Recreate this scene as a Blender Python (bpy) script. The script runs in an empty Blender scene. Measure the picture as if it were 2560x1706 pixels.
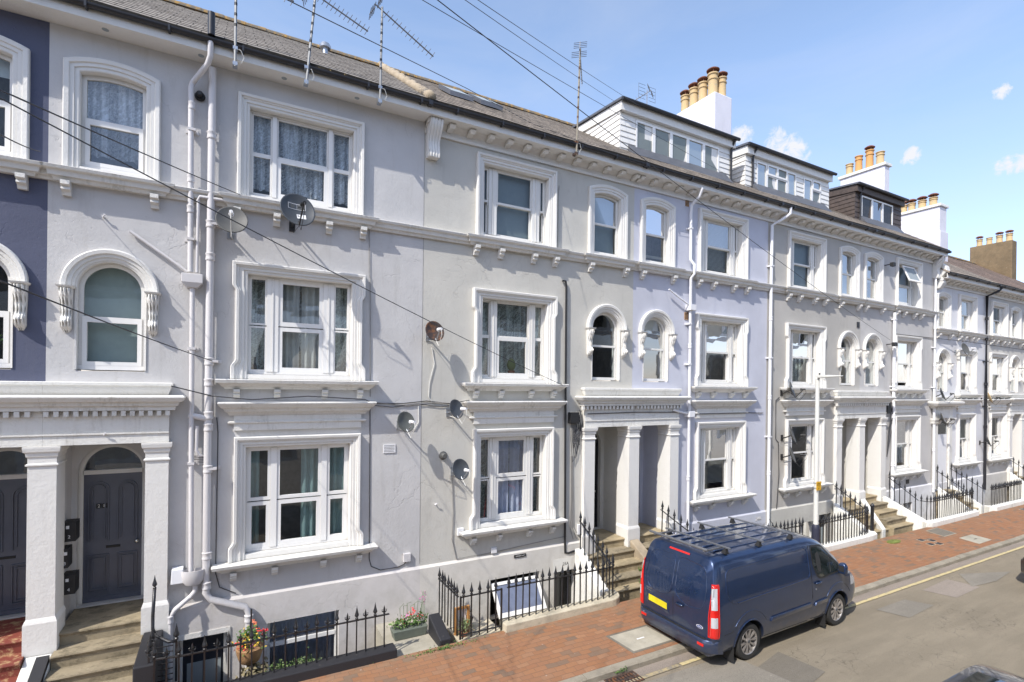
import bpy, math, random, bmesh
from mathutils import Vector, Matrix
from mathutils.geometry import tessellate_polygon
random.seed(7)
R = math.radians
SC = bpy.context.scene
COL = SC.collection
WY = 10.1          # plane of the house fronts

# ------------------------------------------------------------------ materials
def new_mat(name):
    m = bpy.data.materials.new(name); m.use_nodes = True
    nt = m.node_tree; nt.nodes.clear()
    out = nt.nodes.new('ShaderNodeOutputMaterial')
    return m, nt, out
class G:
    """small helper around a node tree"""
    def __init__(s, nt): s.nt = nt
    def n(s, typ, **kw):
        nd = s.nt.nodes.new(typ)
        for k, v in kw.items(): setattr(nd, k, v)
        return nd
    def l(s, a, b): s.nt.links.new(a, b)
    def pos(s):
        return s.n('ShaderNodeNewGeometry').outputs['Position']
    def scaled(s, vec, sc):
        m = s.n('ShaderNodeMapping'); m.inputs['Scale'].default_value = sc
        s.l(vec, m.inputs['Vector']); return m.outputs['Vector']
    def noise(s, vec, scale, detail=4, rough=.55, dist=0):
        t = s.n('ShaderNodeTexNoise'); t.inputs['Scale'].default_value = scale
        t.inputs['Detail'].default_value = detail; t.inputs['Roughness'].default_value = rough
        t.inputs['Distortion'].default_value = dist
        if vec is not None: s.l(vec, t.inputs['Vector'])
        return t.outputs['Fac']
    def ramp(s, fac, stops):
        r = s.n('ShaderNodeValToRGB'); cr = r.color_ramp
        while len(cr.elements) < len(stops): cr.elements.new(.5)
        for e, (p, c) in zip(cr.elements, stops):
            e.position = p; e.color = (c, c, c, 1) if isinstance(c, (int, float)) else (*c, 1)
        s.l(fac, r.inputs['Fac']); return r.outputs['Color']
    def mix(s, fac, a, b, mode='MIX'):
        m = s.n('ShaderNodeMix', data_type='RGBA', blend_type=mode)
        for sock, v in ((m.inputs[0], fac), (m.inputs[6], a), (m.inputs[7], b)):
            if isinstance(v, (int, float)): sock.default_value = v
            elif isinstance(v, tuple): sock.default_value = (*v, 1)
            else: s.l(v, sock)
        return m.outputs[2]
    def math(s, op, a, b=0.0):
        m = s.n('ShaderNodeMath', operation=op)
        for sock, v in ((m.inputs[0], a), (m.inputs[1], b)):
            if isinstance(v, (int, float)): sock.default_value = v
            else: s.l(v, sock)
        return m.outputs[0]
    def bump(s, h, strength=.3, dist=.01, prev=None):
        b = s.n('ShaderNodeBump'); b.inputs['Strength'].default_value = strength
        b.inputs['Distance'].default_value = dist; s.l(h, b.inputs['Height'])
        if prev is not None: s.l(prev, b.inputs['Normal'])
        return b.outputs['Normal']
    def bsdf(s, out, color, rough=.5, metal=0, normal=None, coat=0, spec=None, alpha=None):
        p = s.n('ShaderNodeBsdfPrincipled')
        for nm, v in (('Base Color', color), ('Roughness', rough), ('Metallic', metal), ('Coat Weight', coat), ('Specular IOR Level', spec), ('Alpha', alpha)):
            if v is None: continue
            if isinstance(v, (int, float)): p.inputs[nm].default_value = v
            elif isinstance(v, tuple): p.inputs[nm].default_value = (*v, 1)
            else: s.l(v, p.inputs[nm])
        if coat: p.inputs['Coat Roughness'].default_value = .03
        if normal is not None: s.l(normal, p.inputs['Normal'])
        s.l(p.outputs[0], out.inputs['Surface']); return p
def sc3(c, k): return tuple(min(1, x * k) for x in c)

def mat_render(name, col, rel=1.0, drity=1.0):
    """painted, patched lime render: lumps, scrapes, faint stains"""
    m, nt, out = new_mat(name); g = G(nt); P = g.pos()
    big = g.noise(P, .7, 4, .6); mid = g.noise(P, 3.2, 5, .62)
    c = g.mix(g.ramp(big, [(.35, 0), (.65, 1)]), sc3(col, .93), sc3(col, 1.05))
    c = g.mix(g.math('MULTIPLY', g.ramp(mid, [(.55, 0), (.8, 1)]), .3), c, sc3(col, .86))
    streak = g.noise(g.scaled(P, (3, 3, .4)), 1.5, 7, .68)
    c = g.mix(g.math('MULTIPLY', g.ramp(streak, [(.56, 0), (.80, 1)]), .30 * drity), c, (.27, .255, .22))
    # grime near the ground, hairline cracks
    sz = g.n('ShaderNodeSeparateXYZ'); g.l(P, sz.inputs[0])
    lowm = g.math('MULTIPLY', g.ramp(g.math('MULTIPLY', sz.outputs[2], .4), [(.0, 1), (.55, 0)]), g.ramp(g.noise(P, 3.0, 6, .7), [(.42, 0), (.66, 1)]))
    c = g.mix(g.math('MULTIPLY', lowm, .45), c, (.30, .28, .23))
    nn = g.n('ShaderNodeTexNoise'); nn.inputs['Scale'].default_value = 3; nn.inputs['Detail'].default_value = 5; g.l(P, nn.inputs['Vector'])
    sc_ = g.n('ShaderNodeVectorMath', operation='SCALE'); sc_.inputs['Scale'].default_value = .6; g.l(nn.outputs['Color'], sc_.inputs[0])
    va_ = g.n('ShaderNodeVectorMath', operation='ADD'); g.l(g.scaled(P, (1, 1, .7)), va_.inputs[0]); g.l(sc_.outputs[0], va_.inputs[1])
    vo_ = g.n('ShaderNodeTexVoronoi', feature='DISTANCE_TO_EDGE'); vo_.inputs['Scale'].default_value = .8; g.l(va_.outputs[0], vo_.inputs['Vector'])
    ck = g.math('MULTIPLY', g.ramp(vo_.outputs['Distance'], [(.002, 1), (.008, 0)]), g.ramp(g.noise(P, .9, 3, .5), [(.50, 0), (.58, 1)]))
    c = g.mix(g.math('MULTIPLY', ck, .2), c, sc3(col, .5))
    spots = g.ramp(g.noise(P, 17, 3, .5), [(.73, 0), (.76, 1)])
    c = g.mix(g.math('MULTIPLY', spots, .35), c, sc3(col, .6))
    fine = g.noise(P, 26, 6, .65)
    lum = g.noise(P, 4.2, 4, .55, .5)
    chip = g.ramp(g.noise(P, 11, 2, .5, 2.5), [(.66, 0), (.70, 1)])
    h = g.math('ADD', g.math('MULTIPLY', fine, .55), g.math('MULTIPLY', lum, .75))
    h = g.math('MULTIPLY', h, g.ramp(g.noise(P, .8, 3, .5), [(.35, .45), (.65, 1.0)]))
    h = g.math('SUBTRACT', h, g.math('MULTIPLY', chip, .25)); h = g.math('SUBTRACT', h, g.math('MULTIPLY', ck, .3))
    nrm = g.bump(h, .42 * rel, .024)
    g.bsdf(out, c, .85, normal=nrm, spec=.25); return m

def mat_trim(name, col=(.74, .725, .69), dirt=.25, topdirt=0.0, rel=.25):
    m, nt, out = new_mat(name); g = G(nt); P = g.pos()
    st = g.noise(g.scaled(P, (7, 7, .9)), 1.5, 5, .6); sp = g.noise(P, 9, 5, .65)
    c = g.mix(g.math('MULTIPLY', g.ramp(st, [(.5, 0), (.8, 1)]), dirt), col, (.50, .46, .36))
    c = g.mix(g.math('MULTIPLY', g.ramp(sp, [(.6, 0), (.8, 1)]), dirt * .8), c, (.42, .39, .31))
    if topdirt:
        nz = g.n('ShaderNodeSeparateXYZ'); g.l(g.n('ShaderNodeNewGeometry').outputs['True Normal'], nz.inputs[0])
        drip = g.noise(g.scaled(P, (22, 22, 2.2)), 1.0, 3, .6)
        up = g.math('MULTIPLY', g.ramp(g.noise(P, 2.2, 6, .7), [(.5, 0), (.68, 1)]), g.ramp(drip, [(.42, 0), (.66, 1)]))
        c = g.mix(g.math('MULTIPLY', up, topdirt), c, (.20, .175, .12))
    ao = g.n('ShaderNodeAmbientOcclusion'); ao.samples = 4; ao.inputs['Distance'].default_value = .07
    c = g.mix(g.math('MULTIPLY', g.ramp(ao.outputs['AO'], [(.30, 1), (.80, 0)]), .62), c, (.27, .25, .20))  # crease shade and grime put into the colour for moulding contrast
    h = g.math('ADD', g.noise(P, 30, 4, .6), g.noise(P, 7, 3, .5))
    g.bsdf(out, c, .6, normal=g.bump(h, rel * 1.3, .014), spec=.35); return m

def mat_plain(name, col, rough=.5, metal=0, coat=0, bump=0, bscale=40, var=.12, spec=None):
    m, nt, out = new_mat(name); g = G(nt); P = g.pos()
    nz = g.noise(P, 8, 5, .6)
    c = g.mix(g.ramp(nz, [(.3, 0), (.7, 1)]), sc3(col, 1 - var), sc3(col, 1 + var))
    nrm = g.bump(g.noise(P, bscale, 4, .6), bump, .01) if bump else None
    g.bsdf(out, c, rough, metal, nrm, coat, spec); return m

def mat_rust(name, a, b, thr=.5, rough=.6, metal=0):
    m, nt, out = new_mat(name); g = G(nt); P = g.pos()
    f = g.ramp(g.noise(P, 9, 6, .7), [(thr - .06, 0), (thr + .06, 1)])
    c = g.mix(f, a, b)
    g.bsdf(out, c, rough, metal, g.bump(g.noise(P, 60, 4, .6), .3, .004)); return m

def mat_glass(name, refl=.12, tint=(.86, .9, .9), k=.85):
    m, nt, out = new_mat(name); g = G(nt); P = g.pos()
    tr = g.n('ShaderNodeBsdfTransparent'); tr.inputs[0].default_value = (*tint, 1)
    gl = g.n('ShaderNodeBsdfGlossy'); gl.inputs['Roughness'].default_value = .015
    nrm = g.bump(g.noise(P, 1.6, 2, .5), .10, .02); g.l(nrm, gl.inputs['Normal'])
    fr = g.n('ShaderNodeFresnel'); fr.inputs['IOR'].default_value = 1.5; g.l(nrm, fr.inputs['Normal'])
    f = g.math('MINIMUM', g.math('ADD', g.math('MULTIPLY', fr.outputs[0], k), refl), 1.0)
    mx = g.n('ShaderNodeMixShader'); g.l(f, mx.inputs[0]); g.l(tr.outputs[0], mx.inputs[1]); g.l(gl.outputs[0], mx.inputs[2])
    g.l(mx.outputs[0], out.inputs['Surface']); return m

def mat_lace(name, col=(.85, .87, .95), dens=.45, scale=14):
    m, nt, out = new_mat(name); g = G(nt); P = g.pos()
    v = g.n('ShaderNodeTexVoronoi', feature='DISTANCE_TO_EDGE'); v.inputs['Scale'].default_value = scale
    w = g.noise(P, 5, 3, .6)
    va = g.n('ShaderNodeVectorMath', operation='ADD'); g.l(P, va.inputs[0])
    cw = g.n('ShaderNodeCombineXYZ'); g.l(w, cw.inputs[0]); g.l(w, cw.inputs[2]); g.l(cw.outputs[0], va.inputs[1])
    g.l(g.scaled(va.outputs[0], (1.6, 0.2, .8)), v.inputs['Vector'])
    f = g.ramp(v.outputs['Distance'], [(.03, 1), (.14, 0)])
    fold = g.ramp(g.noise(g.scaled(P, (1, 0.1, .06)), 11, 2, .5), [(.38, 0), (.62, 1)])
    op = g.math('ADD', dens, g.math('ADD', g.math('MULTIPLY', f, .32), g.math('MULTIPLY', g.math('MULTIPLY', fold, g.math('ADD', g.noise(P, 30, 3, .6), .2)), .62)))
    op = g.math('MINIMUM', op, 1.0)
    p = g.bsdf(out, col, .9)
    tr = g.n('ShaderNodeBsdfTransparent'); mx = g.n('ShaderNodeMixShader')
    g.l(op, mx.inputs[0]); g.l(tr.outputs[0], mx.inputs[1]); g.l(p.outputs[0], mx.inputs[2])
    g.l(mx.outputs[0], out.inputs['Surface']); return m

def mat_roof(name, c1, c2, w, h, moss=.2, bump=.5):
    m, nt, out = new_mat(name); g = G(nt); P = g.pos()
    s = g.n('ShaderNodeSeparateXYZ'); g.l(P, s.inputs[0]); cb = g.n('ShaderNodeCombineXYZ')
    yo = g.math('SUBTRACT', s.outputs[1], 9.63); g.l(s.outputs[0], cb.inputs[0]); g.l(yo, cb.inputs[1])
    b = g.n('ShaderNodeTexBrick'); b.offset = .5
    b.inputs['Scale'].default_value = 1; b.inputs['Brick Width'].default_value = w; b.inputs['Row Height'].default_value = h
    b.inputs['Mortar Size'].default_value = .008; b.inputs['Mortar Smooth'].default_value = .3
    b.inputs['Color1'].default_value = (0, 0, 0, 1); b.inputs['Color2'].default_value = (1, 1, 1, 1); b.inputs['Mortar'].default_value = (0, 0, 0, 1)
    g.l(cb.outputs[0], b.inputs['Vector'])
    c = g.mix(b.outputs['Color'], c1, c2)
    c = g.mix(g.ramp(g.noise(P, 2.5, 6, .7), [(.4, 0), (.7, 1)]), c, sc3(c1, 1.25))
    c = g.mix(b.outputs['Fac'], c, (.02, .018, .015))
    mo = g.ramp(g.noise(P, 7, 7, .75), [(.56, 0), (.64, 1)])
    c = g.mix(g.math('MULTIPLY', mo, moss), c, (.05, .043, .03))
    li = g.ramp(g.noise(P, 13, 5, .75), [(.64, 0), (.70, 1)])
    c = g.mix(g.math('MULTIPLY', li, moss * 1.4), c, (.34, .24, .10))
    fr0 = g.math('FRACT', g.math('DIVIDE', yo, h))
    row_shade = g.math('MULTIPLY', g.ramp(fr0, [(.90, 0), (.97, 1)]), .8)  # shadow line between tile rows, painted into the colour
    c = g.mix(row_shade, c, (.035, .03, .025))
    sp = g.ramp(g.noise(g.scaled(P, (.8, 1.3, 1)), 9, 4, .7), [(.54, 0), (.60, 1)])
    c = g.mix(g.math('MULTIPLY', g.math('MULTIPLY', sp, g.ramp(fr0, [(.5, 1), (.8, 0)])), .7), c, (.03, .027, .022))
    # each row tips up toward its lower edge
    fr = g.math('FRACT', g.math('DIVIDE', yo, h))
    ht = g.math('SUBTRACT', 1.0, g.math('MULTIPLY', b.outputs['Fac'], .8))
    ht = g.math('ADD', ht, g.math('MULTIPLY', g.noise(P, 20, 4, .6), .5))
    g.bsdf(out, c, .85, normal=g.bump(ht, bump, .03), spec=.2); return m

def mat_pavers(name):
    m, nt, out = new_mat(name); g = G(nt); P = g.pos()
    wob = g.noise(P, .8, 3, .5)
    v = g.n('ShaderNodeVectorMath', operation='ADD'); g.l(P, v.inputs[0])
    cw = g.n('ShaderNodeCombineXYZ'); g.l(g.math('MULTIPLY', wob, .16), cw.inputs[0]); g.l(g.math('MULTIPLY', wob, .22), cw.inputs[1]); g.l(cw.outputs[0], v.inputs[1])
    b = g.n('ShaderNodeTexBrick'); b.offset = .5
    b.inputs['Scale'].default_value = 1; b.inputs['Brick Width'].default_value = .222; b.inputs['Row Height'].default_value = .108
    b.inputs['Mortar Size'].default_value = .0045; b.inputs['Mortar Smooth'].default_value = .4
    b.inputs['Color1'].default_value = (0, 0, 0, 1); b.inputs['Color2'].default_value = (1, 1, 1, 1); b.inputs['Mortar'].default_value = (.4, .4, .4, 1)
    g.l(v.outputs[0], b.inputs['Vector'])
    tone = g.ramp(b.outputs['Color'], [(0, (.29, .128, .058)), (.3, (.35, .162, .075)), (.55, (.30, .135, .068)), (.74, (.37, .19, .10)), (.86, (.25, .145, .09)), (.93, (.17, .13, .095)), (1, (.15, .122, .095))])
    c = g.mix(g.math('MULTIPLY', g.ramp(g.noise(P, 1.1, 5, .65), [(.38, 0), (.66, 1)]), .5), tone, (.25, .15, .095))
    c = g.mix(g.math('MULTIPLY', g.ramp(g.noise(P, 34, 4, .7), [(.45, 0), (.7, 1)]), .35), c, (.20, .13, .09))
    c = g.mix(g.math('MULTIPLY', b.outputs['Fac'], .75), c, (.17, .12, .085))
    sn = g.n('ShaderNodeSeparateXYZ'); g.l(P, sn.inputs[0])
    edge = g.math('MULTIPLY', g.ramp(g.math('SUBTRACT', sn.outputs[1], 7.9), [(.15, 0), (.75, 1)]), g.ramp(g.noise(P, 5, 5, .7), [(.42, 0), (.62, 1)]))
    c = g.mix(g.math('MULTIPLY', edge, .6), c, (.22, .19, .13))
    gum = g.ramp(g.noise(P, 15, 2, .4), [(.74, 0), (.76, 1)])
    c = g.mix(g.math('MULTIPLY', gum, .5), c, (.55, .5, .44))
    h = g.math('ADD', g.math('MULTIPLY', b.outputs['Fac'], -1.0), g.math('MULTIPLY', g.noise(P, 40, 4, .6), .5))
    h = g.math('ADD', h, g.math('MULTIPLY', b.outputs['Color'], .35))
    c = g.mix(.28, c, (.30, .165, .10)); g.bsdf(out, c, .88, normal=g.bump(h, .6, .014), spec=.2); return m

def mat_asphalt(name, col=(.265, .226, .168), crack=0.0):
    m, nt, out = new_mat(name); g = G(nt); P = g.pos()
    a = g.ramp(g.noise(P, .55, 5, .6), [(.35, 0), (.68, 1)])
    c = g.mix(a, sc3(col, .88), sc3(col, 1.12))
    sp = g.noise(P, 120, 3, .8)
    c = g.mix(g.ramp(sp, [(.38, 0), (.66, 1)]), sc3(col, .5), g.mix(.35, c, sc3(col, 1.55)))
    c = g.mix(.35, c, g.mix(a, sc3(col, .88), sc3(col, 1.15)))
    c = g.mix(g.math('MULTIPLY', g.ramp(g.noise(g.scaled(P, (.35, 2.2, 1)), 1.3, 5, .6), [(.45, 0), (.7, 1)]), .35), c, sc3(col, 1.35))
    c = g.mix(g.math('MULTIPLY', g.ramp(g.noise(P, 48, 2, .6), [(.30, 1), (.40, 0)]), .45), c, sc3(col, .35))
    c = g.mix(g.math('MULTIPLY', g.ramp(g.noise(P, 2.2, 6, .7, .6), [(.55, 0), (.72, 1)]), .4), c, sc3(col, .7))
    wh = g.ramp(g.noise(P, 34, 2, .4), [(.765, 0), (.785, 1)])
    c = g.mix(g.math('MULTIPLY', wh, .7), c, (.55, .52, .46))
    h = g.noise(P, 140, 3, .7)
    vo = g.n('ShaderNodeTexVoronoi', feature='DISTANCE_TO_EDGE'); vo.inputs['Scale'].default_value = 2.6
    va = g.n('ShaderNodeVectorMath', operation='ADD'); g.l(P, va.inputs[0])
    nn = g.n('ShaderNodeTexNoise'); nn.inputs['Scale'].default_value = 4; nn.inputs['Detail'].default_value = 5; g.l(P, nn.inputs['Vector'])
    sc = g.n('ShaderNodeVectorMath', operation='SCALE'); sc.inputs['Scale'].default_value = .5; g.l(nn.outputs['Color'], sc.inputs[0])
    g.l(sc.outputs[0], va.inputs[1]); g.l(va.outputs[0], vo.inputs['Vector'])
    ck = g.math('MULTIPLY', g.ramp(vo.outputs['Distance'], [(.004, 1), (.014, 0)]), g.ramp(g.noise(P, .5, 3, .5), [(.52, 0), (.62, crack * .8)]))
    c = g.mix(g.math('MULTIPLY', ck, .7), c, (.05, .045, .04))
    g.bsdf(out, c, .9, normal=g.bump(g.math('SUBTRACT', h, ck), .5, .008), spec=.2); return m

def mat_stone(name, col=(.36, .30, .205), dirt=.6):
    m, nt, out = new_mat(name); g = G(nt); P = g.pos()
    a = g.ramp(g.noise(P, 2.2, 6, .65), [(.3, 0), (.7, 1)])
    c = g.mix(a, sc3(col, .78), sc3(col, 1.18))
    c = g.mix(g.math('MULTIPLY', g.ramp(g.noise(g.scaled(P, (1.6, 2.4, 3)), 2.0, 7, .75), [(.48, 0), (.66, 1)]), dirt), c, (.10, .085, .055))
    c = g.mix(g.math('MULTIPLY', g.ramp(g.noise(P, 28, 4, .7), [(.62, 0), (.72, 1)]), .5), c, (.55, .50, .40))
    g.bsdf(out, c, .85, normal=g.bump(g.noise(P, 25, 6, .7), .45, .012), spec=.25); return m

def mat_paint(name, col, metal=.55, rough=.32, coat=1.0):
    m, nt, out = new_mat(name); g = G(nt); P = g.pos()
    c = g.mix(g.ramp(g.noise(P, 2.5, 5, .6), [(.35, 0), (.7, 1)]), sc3(col, .92), sc3(col, 1.1))
    dust = g.ramp(g.noise(P, 7, 6, .7), [(.45, 0), (.75, 1)])
    s = g.n('ShaderNodeSeparateXYZ'); g.l(P, s.inputs[0])
    low = g.ramp(s.outputs[2], [(.25, .55), (.75, .08)])
    c = g.mix(g.math('MULTIPLY', g.math('ADD', g.math('MULTIPLY', dust, .6), .4), low), c, (.17, .15, .13))
    p = g.bsdf(out, c, rough, metal, g.bump(g.noise(P, 1.5, 2, .5), .06, .02), coat); p.inputs['Coat Roughness'].default_value = .05
    return m

M = {}
def define_materials():
    M['lilac'] = mat_render('render_lilac_grey', (.562, .552, .546))
    M['grey'] = mat_render('render_warm_grey', (.565, .548, .50))
    M['ice'] = mat_render('render_pale_blue', (.55, .56, .63), .35, .3)
    M['stone_grey'] = mat_render('render_stone_grey', (.48, .46, .425), .8)
    M['cool_grey'] = mat_render('render_cool_grey', (.54, .525, .51), .5)
    M['pale'] = mat_render('render_near_white', (.70, .695, .71), .6)
    M['grey2'] = mat_render('render_mid_grey', (.55, .53, .50), .6)
    M['slate_blue'] = mat_render('render_slate_blue', (.105, .115, .17), .9, .3)
    M['cream'] = mat_render('render_cream', (.62, .57, .46), .5)
    M['plinth'] = mat_render('render_plinth', (.63, .60, .58), .9)
    M['plinth_warm'] = mat_render('render_plinth_warm', (.68, .65, .60), .9)
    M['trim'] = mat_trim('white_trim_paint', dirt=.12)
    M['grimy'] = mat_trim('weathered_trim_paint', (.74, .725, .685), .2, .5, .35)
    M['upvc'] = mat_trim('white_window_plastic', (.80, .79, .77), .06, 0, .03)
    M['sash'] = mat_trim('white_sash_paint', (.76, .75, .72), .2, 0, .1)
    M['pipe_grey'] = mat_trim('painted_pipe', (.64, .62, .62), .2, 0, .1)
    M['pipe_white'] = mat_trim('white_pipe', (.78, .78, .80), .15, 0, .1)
    M['black_iron'] = mat_plain('black_gloss_iron', (.014, .014, .016), .38, 0, .3, .25, 50)
    M['gutter'] = mat_plain('dark_gutter_plastic', (.022, .022, .026), .4)
    M['glass'] = mat_glass('window_glass', .09)
    M['glass_sky'] = mat_glass('window_glass_upper', .02, (.80, .86, .88), .45)
    M['car_glass'] = mat_glass('car_glass', .06, (.5, .62, .56))
    M['lace'] = mat_lace('lace_net', (.95, .95, 1.0), .22)
    M['lace_green'] = mat_lace('floral_net', (.85, .92, .88), .18, 9)
    M['drape_grey'] = mat_plain('grey_drape', (.42, .43, .42), .9, bump=.2)
    M['drape_teal'] = mat_plain('teal_drape', (.20, .30, .30), .9)
    M['drape_lilac'] = mat_plain('pale_lilac_drape', (.50, .52, .66), .9)
    M['blind_green'] = mat_plain('grey_green_blind', (.36, .41, .39), .9, var=.05)
    M['blind_grey'] = mat_plain('grey_roller_blind', (.30, .34, .36), .8, var=.04)
    M['blind_pale'] = mat_plain('pale_roller_blind', (.62, .62, .60), .8, var=.04)
    M['rack'] = mat_plain('dull_rack_bar', (.24, .25, .27), .4, .7)
    M['dish_mid'] = mat_plain('grey_green_dish', (.105, .11, .10), .5)
    M['blind_slate'] = mat_plain('shaded_interior', (.10, .115, .13), .9)  # dark colour standing in for room shade behind dormer panes
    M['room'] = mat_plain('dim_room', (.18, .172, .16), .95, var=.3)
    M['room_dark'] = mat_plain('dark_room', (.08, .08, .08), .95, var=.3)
    M['door'] = mat_plain('slate_door_paint', (.095, .105, .14), .3, coat=.3, var=.06)
    M['door_black'] = mat_plain('black_door_paint', (.010, .010, .014), .25, coat=.5, var=.06)
    M['door_basement'] = mat_plain('charcoal_door_paint', (.03, .034, .045), .35)
    M['brass'] = mat_plain('chrome_fitting', (.7, .68, .62), .25, 1)
    M['roof_a'] = mat_roof('concrete_interlocking_tiles', (.28, .25, .215), (.19, .165, .14), .33, .2713, .75)
    M['roof_b'] = mat_roof('weathered_slates', (.30, .25, .20), (.17, .145, .12), .26, .2713, .8, .7)
    M['roof_red'] = mat_roof('red_clay_tiles', (.24, .17, .13), (.16, .12, .10), .2, .2713, .6, .8)
    M['ridge'] = mat_rust('lichen_ridge_tile', (.16, .135, .10), (.40, .235, .06), .55, .9)
    M['mortar'] = mat_stone('verge_mortar', (.38, .31, .22), .2)
    M['lead'] = mat_plain('grey_lead_flashing', (.13, .135, .15), .5, .3)
    M['pot'] = mat_rust('buff_clay_pot', (.52, .38, .20), (.40, .33, .22), .6, .9)
    M['pot_orange'] = mat_rust('orange_clay_pot', (.55, .30, .11), (.45, .27, .12), .6, .9)
    M['pot_red'] = mat_rust('red_clay_cowl', (.20, .075, .045), (.12, .06, .045), .55, .9)
    M['stack_white'] = mat_render('white_stack_render', (.66, .65, .70), .4)
    M['stack_brown'] = mat_stone('weathered_stack_render', (.20, .145, .085), .5)
    M['pavers'] = mat_pavers('clay_pavers')
    M['road'] = mat_asphalt('asphalt_road', crack=1.0)
    M['patch_light'] = mat_asphalt('patch_pinkish', (.30, .255, .215))
    M['patch_mid'] = mat_asphalt('patch_grey', (.265, .24, .20))
    M['patch_dark'] = mat_asphalt('patch_dark', (.20, .178, .145))
    M['kerb'] = mat_stone('kerb_stone', (.32, .285, .225), .3)
    M['slab'] = mat_stone('concrete_slab', (.40, .37, .30), .12)
    M['steps'] = mat_stone('sandstone_steps', (.40, .325, .205), .55)
    M['steps_dark'] = mat_stone('worn_grey_steps', (.30, .25, .17), .85)
    M['red_tile'] = mat_rust('red_oxide_steps', (.20, .045, .03), (.42, .27, .14), .56, .7)
    M['yellow'] = mat_rust('road_line_yellow', (.56, .46, .24), (.30, .27, .20), .58, .8)
    M['yellow_worn'] = mat_rust('worn_line_yellow', (.42, .34, .19), (.25, .22, .17), .50, .8)
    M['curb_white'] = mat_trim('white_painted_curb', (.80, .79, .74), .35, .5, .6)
    M['curb_cream'] = mat_stone('cream_curb_stone', (.56, .50, .38), .35)
    M['curb_black'] = mat_rust('chipped_black_curb', (.022, .022, .026), (.14, .13, .115), .70, .6)
    M['mast'] = mat_plain('weathered_mast', (.30, .30, .29), .5, .3)
    M['metal'] = mat_plain('galvanised_steel', (.42, .44, .47), .4, .8)
    M['dish_dark'] = mat_plain('dark_grey_dish', (.065, .072, .08), .45)
    M['dish_light'] = mat_plain('light_grey_dish', (.095, .095, .09), .6)
    M['dish_rust'] = mat_rust('rusty_dish', (.055, .038, .032), (.20, .085, .035), .55, .7)
    M['cable'] = mat_plain('black_cable', (.05, .05, .055), .6)
    M['cable_grey'] = mat_plain('grey_cable', (.25, .24, .23), .6)
    M['white_cable'] = mat_plain('white_cable', (.7, .69, .64), .6)
    M['ink'] = mat_plain('black_ink', (.012, .012, .012), .5)
    M['white'] = mat_plain('white_print', (.8, .8, .8), .5)
    M['sign_yellow'] = mat_plain('yellow_sign', (.75, .42, .02), .5)
    M['plate'] = mat_plain('yellow_number_plate', (.72, .58, .02), .4, var=.15)
    M['van_blue'] = mat_paint('metallic_blue_paint', (.012, .036, .105))
    M['car_black'] = mat_paint('black_car_paint', (.010, .010, .018), .3)
    M['tyre'] = mat_plain('tyre_rubber', (.028, .027, .026), .8, bump=.2)
    M['alloy'] = mat_plain('alloy_wheel', (.50, .47, .45), .35, .75)
    M['black_plastic'] = mat_plain('black_plastic', (.02, .02, .021), .55)
    M['red_lens'] = mat_plain('red_lens', (.62, .015, .012), .12, coat=1)
    M['clear_lens'] = mat_plain('clear_lens', (.48, .49, .52), .12, coat=1)
    M['blue_badge'] = mat_plain('badge_blue', (.02, .05, .22), .3)
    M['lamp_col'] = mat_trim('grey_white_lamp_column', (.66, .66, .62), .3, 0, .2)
    M['lamp_base'] = mat_rust('dark_blue_column_base', (.025, .028, .05), (.2, .19, .18), .72, .5)
    M['leaf'] = mat_plain('leaf_green', (.07, .14, .025), .7, var=.5)
    M['leaf_pale'] = mat_plain('pale_leaf', (.22, .28, .12), .7, var=.4)
    M['petal_red'] = mat_plain('red_petal', (.70, .03, .03), .6)
    M['petal_yellow'] = mat_plain('yellow_petal', (.85, .55, .05), .6)
    M['petal_coral'] = mat_plain('coral_petal', (.85, .22, .10), .6)
    M['petal_pink'] = mat_plain('pink_petal', (.62, .12, .40), .6)
    M['basket'] = mat_plain('woven_basket', (.33, .19, .09), .8, bump=.8, bscale=70, var=.4)
    M['dry'] = mat_plain('dry_trailing_stems', (.20, .17, .10), .9, var=.5)
    M['planter'] = mat_plain('grey_green_planter', (.14, .16, .13), .6)
    M['wood'] = mat_plain('orange_timber', (.45, .22, .07), .6)
    M['clad_brown'] = mat_plain('dark_brown_tiles', (.075, .055, .045), .6, var=.3, bump=.4)
    M['terracotta'] = mat_plain('terracotta', (.35, .14, .08), .8)
    M['cactus'] = mat_plain('cactus_green', (.22, .27, .10), .8, bump=.8, bscale=90)
    M['lime'] = mat_plain('lime_pot', (.55, .65, .02), .5)
    M['moss'] = mat_plain('moss_green', (.16, .19, .04), .95, var=.5, bump=.8)
define_materials()

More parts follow.
